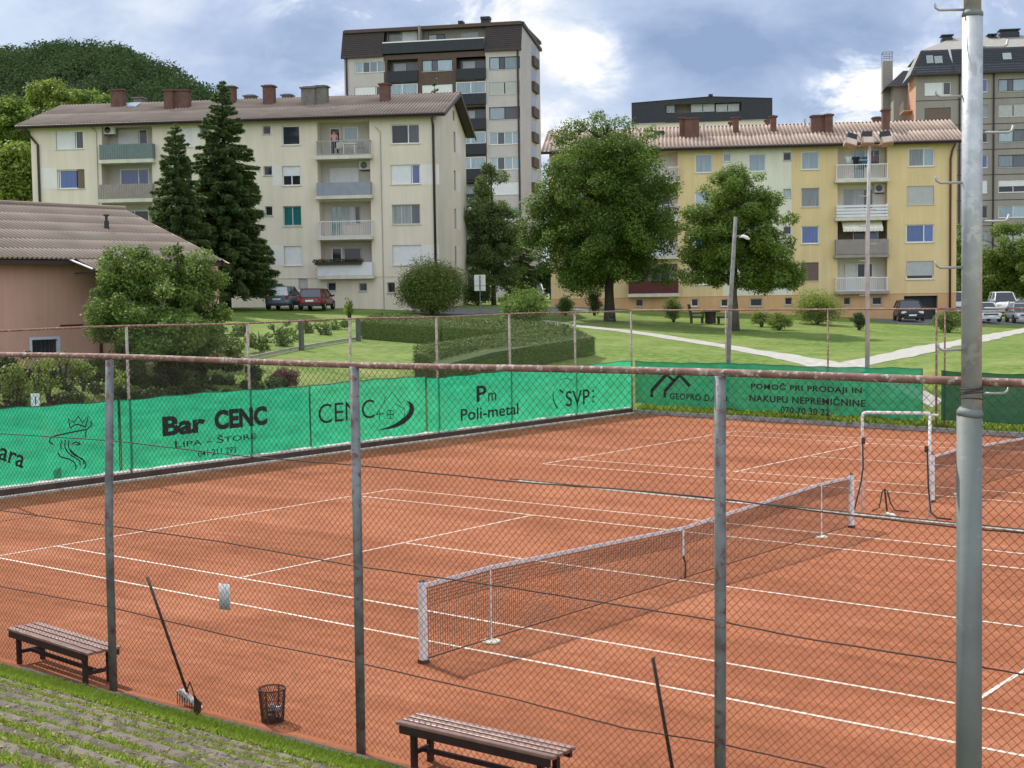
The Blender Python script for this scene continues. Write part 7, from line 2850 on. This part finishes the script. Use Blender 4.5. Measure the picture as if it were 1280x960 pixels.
# dark weed stalks by the kerb
p = gz(268, 893)
mb = MB()
for k in range(5):
    mb.tube([(k * .02 - .04, 0, 0), (k * .025 - .05, .02, .16), (k * .03 - .05, .0, .26 - .03 * k)], [.012, .016, .004], 5)
o = mb.build('dock_weed', mat('brown_weed', (.06, .035, .025), .9, .2, 8))
o.location = (p[0], near_y(p[0]) - .2, .05)
tag(o, 'dark dried dock stalk growing at the kerb left of the wire bin', 'weed')
# verge weeds at the foot of the far and left fences
n = 14000
X = rng.uniform(-19, 6, n)
Yy = far_y(X) + rng.uniform(-.05, .6, n)
blades('grass', X, Yy, np.maximum(terr(X, Yy), .1), .05, .28, GB, 'unmown grass along the foot of the far fence', wid=.02)

# ================================================================== POLES, LAMPS, SIGNS
POLEG = mat('grey_painted_steel', (.175, .19, .172), .6, .16, 3, .1, 30, col2=(.26, .265, .25), thr=.66)
fh = unit(np.array([RC[2][0], RC[2][1], 0.0]))


def vp(u, v, p0):
    return plane_hit(u, v, p0, fh)


pb = plane_hit(1211.5, 960, np.array([0, near_y(0) - .13, 0]), NN)
pb[2] = 0
root = thing('lighting_pole', 'big grey steel lighting pole with step pegs beside the near fence, at the right', 'pole', pb)
R_ = lambda u, v: tuple(vp(u, v, pb) - pb)
lo2 = vp(1211.8, 515, pb) - pb
MB().tube([(0, 0, -.2), tuple(lo2)], [.098, .092], 28).build('lower_tube', POLEG, root, smooth=True)
up0, up1, up2 = vp(1214.3, 516, pb) - pb, vp(1215.6, 18, pb) - pb, vp(1217, -420, pb) - pb
ZINC = mat('mottled_zinc', (.42, .43, .43), .5, .22, 4, .1, 30, col2=(.52, .52, .51), thr=.56, metal=.35)
MB().tube([tuple(up0), tuple(up1)], [.074, .074], 28).build('middle_tube', ZINC, root, smooth=True)
MB().tube([tuple(up1), tuple(up2)], [.062, .060], 24).build('upper_tube', ZINC, root, smooth=True)
c = lo2
MB().tube([(c[0], c[1], c[2] - .03), (c[0] + .004, c[1], c[2]), (c[0] + .008, c[1], c[2] + .03)], [.094, .097, .078], 28).build('collar', POLEG, root, smooth=True)
MB().tube([(up1[0], up1[1], up1[2] - .02), (up1[0], up1[1], up1[2] + .005), (up1[0], up1[1], up1[2] + .03)], [.075, .078, .063], 24).build('collar', POLEG, root, smooth=True)
PEG = mat('zinc_peg', (.40, .39, .37), .5, .1, 5, metal=.3)
rt = np.array([right[0], right[1], 0])
for v, s_, l in ((12, -1, .17), (120, -1, .165), (228, -1, .165), (334, -1, .165), (437, -1, .15), (59, 1, .16), (166, 1, .2), (277, 1, .17), (386, 1, .17), (492, 1, .17)):
    q = vp(1215, v, pb) - pb
    a = q + rt * s_ * .06
    e = q + rt * s_ * (.07 + l)
    MB().tube([tuple(a), tuple(e), tuple(e + rt * s_ * .025 + EZ * .015), tuple(e + rt * s_ * .035 + EZ * .05)], .0095, 8).build('step_peg', PEG, root, smooth=True)
mb = MB()
for k, v in enumerate((484, 488, 492, 499)):
    q = vp(1214.5, v, pb) - pb
    mb.tube([(q[0] + .081 * math.cos(a), q[1] + .081 * math.sin(a), q[2] + .012 * math.sin(a * 1 + k)) for a in np.linspace(0, 2 * PI, 22)], .0045, 5)
mb.build('wire_tie', TWIRE, root)

# floodlight mast beyond the far fence
fp0 = FB0 + np.array([0, .6, 0])
mbp = plane_hit(1084, 470, fp0, FN)
mbp[2] = terr(mbp[0], mbp[1])
root = thing('floodlight_mast', 'slim pale mast carrying three floodlights beyond the far fence', 'mast', mbp)
q = lambda u, v: tuple(vp(u, v, mbp) - mbp)
PALEM = mat('pale_mast', (.44, .40, .385), .7, .2, 3, .1)
t1, t2 = q(1084.6, 300), q(1087, 178)
MB().tube([(0, 0, -.1), t1, t2], [.085, .07, .055], 14).build('pole', PALEM, root, smooth=True)
a_, c_ = q(1057, 183), q(1112, 181)
MB().tube([a_, c_], .035, 8).build('crossbar', RUST, root)
FLB = mat('tan_floodlight', (.36, .27, .21), .6, .15, 5)
for u, v, tilt in ((1063, 179, .5), (1084.5, 177, 0), (1108.5, 176.5, -.2)):
    p = Vector(q(u, v))
    w, h = .21, .15
    rv = Vector(rt) * w
    o = MB().box(-w, w, -.16, .16, -h, h * .8).build('floodlight', FLB, root, bevel=.03)
    o.location = p
    o.rotation_euler = (math.radians(-25), tilt * .6, CAMANG)
    MB().quad((-w + .03, -.165, -h + .03), (w - .03, -.165, -h + .03), (w - .03, -.165, h * .8 - .03), (-w + .03, -.165, h * .8 - .03)).build('lens', mat('lamp_lens', (.55, .45, .36), .3), o)
    MB().box(-.17, .17, -.1, .14, h * .8, h * .8 + .24).build('ballast', BLACKP, o)
for k, v in enumerate((200, 222, 245, 262, 283, 305, 326, 348, 369)):
    p = np.array(q(1085, v))
    MB().tube([tuple(p), tuple(p + rt * (-.3 if k % 2 == 0 else .3))], .014, 6).build('step_peg', PEG, root)

# wooden street lamp
lp = plane_hit(907.5, 478, FB0 + np.array([0, .5, 0]), FN)
lp[2] = terr(lp[0], lp[1])
root = thing('street_lamp', 'weathered wooden lamp post with a small white curved lamp before the smaller linden', 'street lamp', lp)
q = lambda u, v: tuple(vp(u, v, lp) - lp)
MB().tube([(0, 0, -.1), q(913, 380), q(919.7, 271)], [.095, .082, .07], 12).build('post', mat('weathered_post', (.22, .21, .20), .9, .3, 4, .4, 20), root, smooth=True)
MB().tube([q(919, 297), q(922, 295), q(927, 295)], .035, 8).build('arm', GALV, root)
A1, A2 = np.array(q(924, 296)), np.array(q(937, 299))
MB().tube([tuple(A1), tuple(A1 * .6 + A2 * .4 + EZ * .06), tuple(A1 * .25 + A2 * .75 + EZ * .03), tuple(A2)], [.035, .065, .07, .03], 10).build('lamp_head', WHT, root, smooth=True)

# back of a road sign
sp = dp(600.5, 389, 88)
sp[2] = terr(sp[0], sp[1])
s_ = px2m(sp)
root = thing('road_sign', 'back of a pale two-panel road sign by the corner of the cream block', 'road sign', sp, CAMANG)
h0 = sp[2]
zz = lambda v: dp(600, v, 88)[2] - h0
SB = mat('sign_back', (.55, .55, .51), .6, .08, 3)
MB().tube([(0, .03, 0), (0, .03, zz(344))], .03, 8).build('post', GALV, root)
MB().box(-7 * s_, 7 * s_, -.02, 0, zz(357), zz(343.5)).build('sign_panel', SB, root)
MB().box(-7 * s_, 7 * s_, -.02, 0, zz(363.5), zz(357.6)).build('sign_panel', SB, root)
mb = MB().box(-.05, .05, -.045, -.021, zz(363), zz(344.5))
mb.build('bracket', GALV, root)

# little white board among the shoots
X = -20.7
p = plane_hit(44, 500, np.array([X, 0, 0]), np.array([1.0, 0, 0]))
zt_ = float(terr(X, p[1]))
root = thing('marker_board', 'small white upright board among the bright shoots at the far left', 'board', (X, p[1], zt_), math.radians(90) - .3)
MB().box(-.11, .11, -.02, .02, p[2] - zt_ - .17, p[2] - zt_ + .17).build('panel', SIGNW, root, bevel=.01)
MB().box(-.012, .016, -.027, -.021, p[2] - zt_ - .10, p[2] - zt_ + .09).build('dark_mark', DPIPE, root)
MB().box(-.02, .02, -.015, .015, -.1, p[2] - zt_ - .17).build('stake', TIMB, root)


# ================================================================== CARS
TYRE = mat('tyre', (.02, .02, .02), .8)
RIM = mat('alloy_rim', (.45, .45, .46), .35, .05, 5, metal=.7)
REDL = mat('tail_light', (.35, .02, .02), .25)
HEADL = mat('head_light', (.75, .76, .78), .15)
PLATE = mat('number_plate', (.75, .75, .73), .5)
CGL = glass('car_glass', (.02, .025, .03), .05)


def car(label, loc, rz, col, L_=4.0, W_=1.72, H_=1.46, style='hatch', name='parked_car', rearbright=False):
    root = thing(name, label, 'car' if style != 'van' else 'van', loc, rz, 'cars parked by the apartment blocks')
    pm = mat('car_paint_' + label.split()[0] + str(len(MATS)), col, .28, .03, 2, spec=.6)
    w = W_ / 2
    h = H_
    R0, F0 = -L_ / 2, L_ / 2
    belt = .60 * h
    st = [(R0, .34, .50, .80), (R0 + .06, .26, belt * .96, .93), (R0 + .35, .24, belt + .04, .985), (R0 + .55 * L_ * .5, .22, belt + .03, 1.0), (0, .22, belt + .01, 1.0), (F0 - 1.15, .22, belt - .02, .99),
          (F0 - .55, .24, belt - .10, .95), (F0 - .14, .26, belt - .24, .86), (F0, .34, .52, .74)]
    V, Q = [], []
    for x, zb_, zs, k in st:
        ww = w * k
        V += [(x, -ww * .92, zb_), (x, -ww, zb_ + .16), (x, -ww * 1.0, (zb_ + zs) / 2 + .05), (x, -ww * .93, zs), (x, -ww * .55, zs + .025), (x, ww * .55, zs + .025), (x, ww * .93, zs), (x, ww, (zb_ + zs) / 2 + .05), (x, ww, zb_ + .16), (x, ww * .92, zb_)]
    n = 10
    mb = MB()
    mb.v = V
    for i in range(len(st) - 1):
        for k in range(n):
            k2 = (k + 1) % n
            mb.f.append((i * n + k, (i + 1) * n + k, (i + 1) * n + k2, i * n + k2))
    mb.f.append(tuple(range(n)))
    mb.f.append(tuple((len(st) - 1) * n + k for k in reversed(range(n))))
    o = mb.build('body', pm, root, smooth=True)
    md = o.modifiers.new('Sub', 'SUBSURF')
    md.levels = md.render_levels = 1
    # greenhouse
    if style == 'hatch':
        rb, rt_, ft, fb = R0 + .12, R0 + .55, F0 - 1.75, F0 - 1.02
    elif style == 'sedan':
        rb, rt_, ft, fb = R0 + .55, R0 + 1.15, F0 - 1.85, F0 - 1.12
    else:
        rb, rt_, ft, fb = R0 + .05, R0 + .18, F0 - 1.45, F0 - .80
    bw, tw = w * .90, w * .70
    zb_ = belt - .01
    zt_ = h - .06
    c = [(rb, -bw, zb_), (fb, -bw, zb_), (fb, bw, zb_), (rb, bw, zb_), (rt_, -tw, zt_), (ft, -tw, zt_), (ft, tw, zt_), (rt_, tw, zt_)]
    g = {'rear_window': (3, 0, 4, 7), 'windscreen': (1, 2, 6, 5)}
    for nm, q_ in g.items():
        MB().quad(*[c[i] for i in q_]).build(nm, CGL if not (rearbright and nm == 'rear_window') else glass('glass_painted_glare', (.5, .52, .52), .1), root)  # bright rear window: sun glare painted as a pale base colour
    for q_ in ((0, 1, 5, 4), (2, 3, 7, 6)):
        MB().quad(*[c[i] for i in q_]).build('side_window', CGL, root)
    rf = MB()
    rr = [(rt_ - .02, -tw - .02, zt_), (rt_ - .02, tw + .02, zt_), (ft + .02, tw + .02, zt_), (ft + .02, -tw - .02, zt_)]
    mid_ = [(rt_ + .15, -tw * .7, h), (rt_ + .15, tw * .7, h), (ft - .15, tw * .7, h), (ft - .15, -tw * .7, h)]
    rf.poly(mid_[::-1])
    for i in range(4):
        j = (i + 1) % 4
        rf.quad(rr[i], mid_[i], mid_[j], rr[j])
    for i, j in ((0, 4), (1, 5), (2, 6), (3, 7)):
        rf.tube([c[i], c[j]], .045, 6)
    for sy, (i, j) in ((-1, (0, 1)), (1, (3, 2))):
        x = (rb + fb) / 2 - .1
        xt = (rt_ + ft) / 2 - .1
        rf.tube([(x, sy * bw * 1.0, zb_), (xt, sy * tw, zt_)], .04, 6)
    rf.build('roof', pm, root, smooth=False)
    for sx in (R0 + .78, F0 - .82):
        for sy in (-1, 1):
            y = sy * (w - .10)
            ty = MB()
            prof = [(.20, -.1), (.29, -.1), (.31, -.06), (.31, .06), (.29, .1), (.20, .1)]
            ty.lathe(prof, 18)
            o = ty.build('wheel', TYRE, root, smooth=True)
            o.location = (sx, y, .31)
            o.rotation_euler = (PI / 2, 0, 0)
            MB().lathe([(0, -.075), (.1, -.08), (.205, -.07), (.205, .07), (.1, .08), (0, .075)], 12).build('rim', RIM, o)
    for sy in (-1, 1):
        MB().box(R0 - .005, R0 + .14, sy * w * .78 - .1, sy * w * .78 + .1, belt - .26, belt - .03).build('tail_light', REDL, root, bevel=.03)
        MB().box(F0 - .34, F0 - .07, sy * w * .66 - .17, sy * w * .66 + .17, belt - .36, belt - .20).build('headlight', HEADL, root, bevel=.04)
        MB().box(fb - .2, fb - .03, sy * (w + .02) - .09, sy * (w + .02) + .09, belt + .02, belt + .15).build('mirror', pm, root, bevel=.03)
    MB().box(R0 - .03, R0 + .02, -.26, .26, belt - .30, belt - .19).build('number_plate', PLATE, root)
    MB().box(F0 - .02, F0 + .03, -.26, .26, .38, .49).build('number_plate', PLATE, root)
    MB().box(F0 - .07, F0 + .012, -.5, .5, .52, .62).build('grille', BLACKP, root)
    MB().box(R0 - .02, R0 + .3, -w * .8, w * .8, .24, .40).build('bumper', pm if col[0] > .3 else BLACKP, root, bevel=.04)
    MB().box(F0 - .3, F0 + .012, -w * .72, w * .72, .25, .36).build('bumper', pm if col[0] > .3 else BLACKP, root, bevel=.04)
    return root


def park(label, u, v, ang, col, rear=True, depth=None, **k):
    p = gp(u, v) if depth is None else dp(u, v, depth)
    L_ = k.get('L_', 4.0)
    a = CAMANG + math.radians(90 + ang)
    d = np.array([math.cos(a), math.sin(a), 0])
    p = p + d * (L_ / 2 if rear else -L_ / 2)
    p[2] = float(terr(p[0], p[1])) + .02
    return car(label, p, a, col, **k)


park('grey-blue hatchback parked with its back to the lawn, left of the red car', 346, 388.3, -6, (.10, .14, .17), L_=3.9, W_=1.72, H_=1.52, rearbright=True)
park('dark red hatchback parked with its back to the lawn', 387, 388.8, -6, (.14, .012, .016), L_=4.0, W_=1.74, H_=1.40)
park('black hatchback facing the lawn before the open garage', 1141, 403, 172, (.012, .014, .022), rear=False, L_=4.1, W_=1.76, H_=1.5)
park('white saloon facing the lawn right behind the big grey pole', 1239, 404.5, 176, (.60, .61, .63), rear=False, L_=4.4, W_=1.76, H_=1.42, style='sedan')
park('silver hatchback facing the lawn at the right edge', 1285, 405, 172, (.48, .49, .51), rear=False, L_=4.0, W_=1.76, H_=1.42)
park('tall white van standing behind the white saloon and the silver hatchback', 1259, 400, 170, (.62, .62, .63), rear=False, depth=112, L_=4.3, W_=1.85, H_=1.9, style='van')
park('white van mostly hidden by the big grey pole', 1203, 398, 178, (.60, .60, .62), rear=False, depth=110, L_=4.3, W_=1.8, H_=1.8, style='van')
park('pale car under the linden crown, glimpsed over the broad glossy shrub', 667, 371, 178, (.5, .52, .54), rear=False, depth=118, L_=4.2, W_=1.8, H_=1.45)
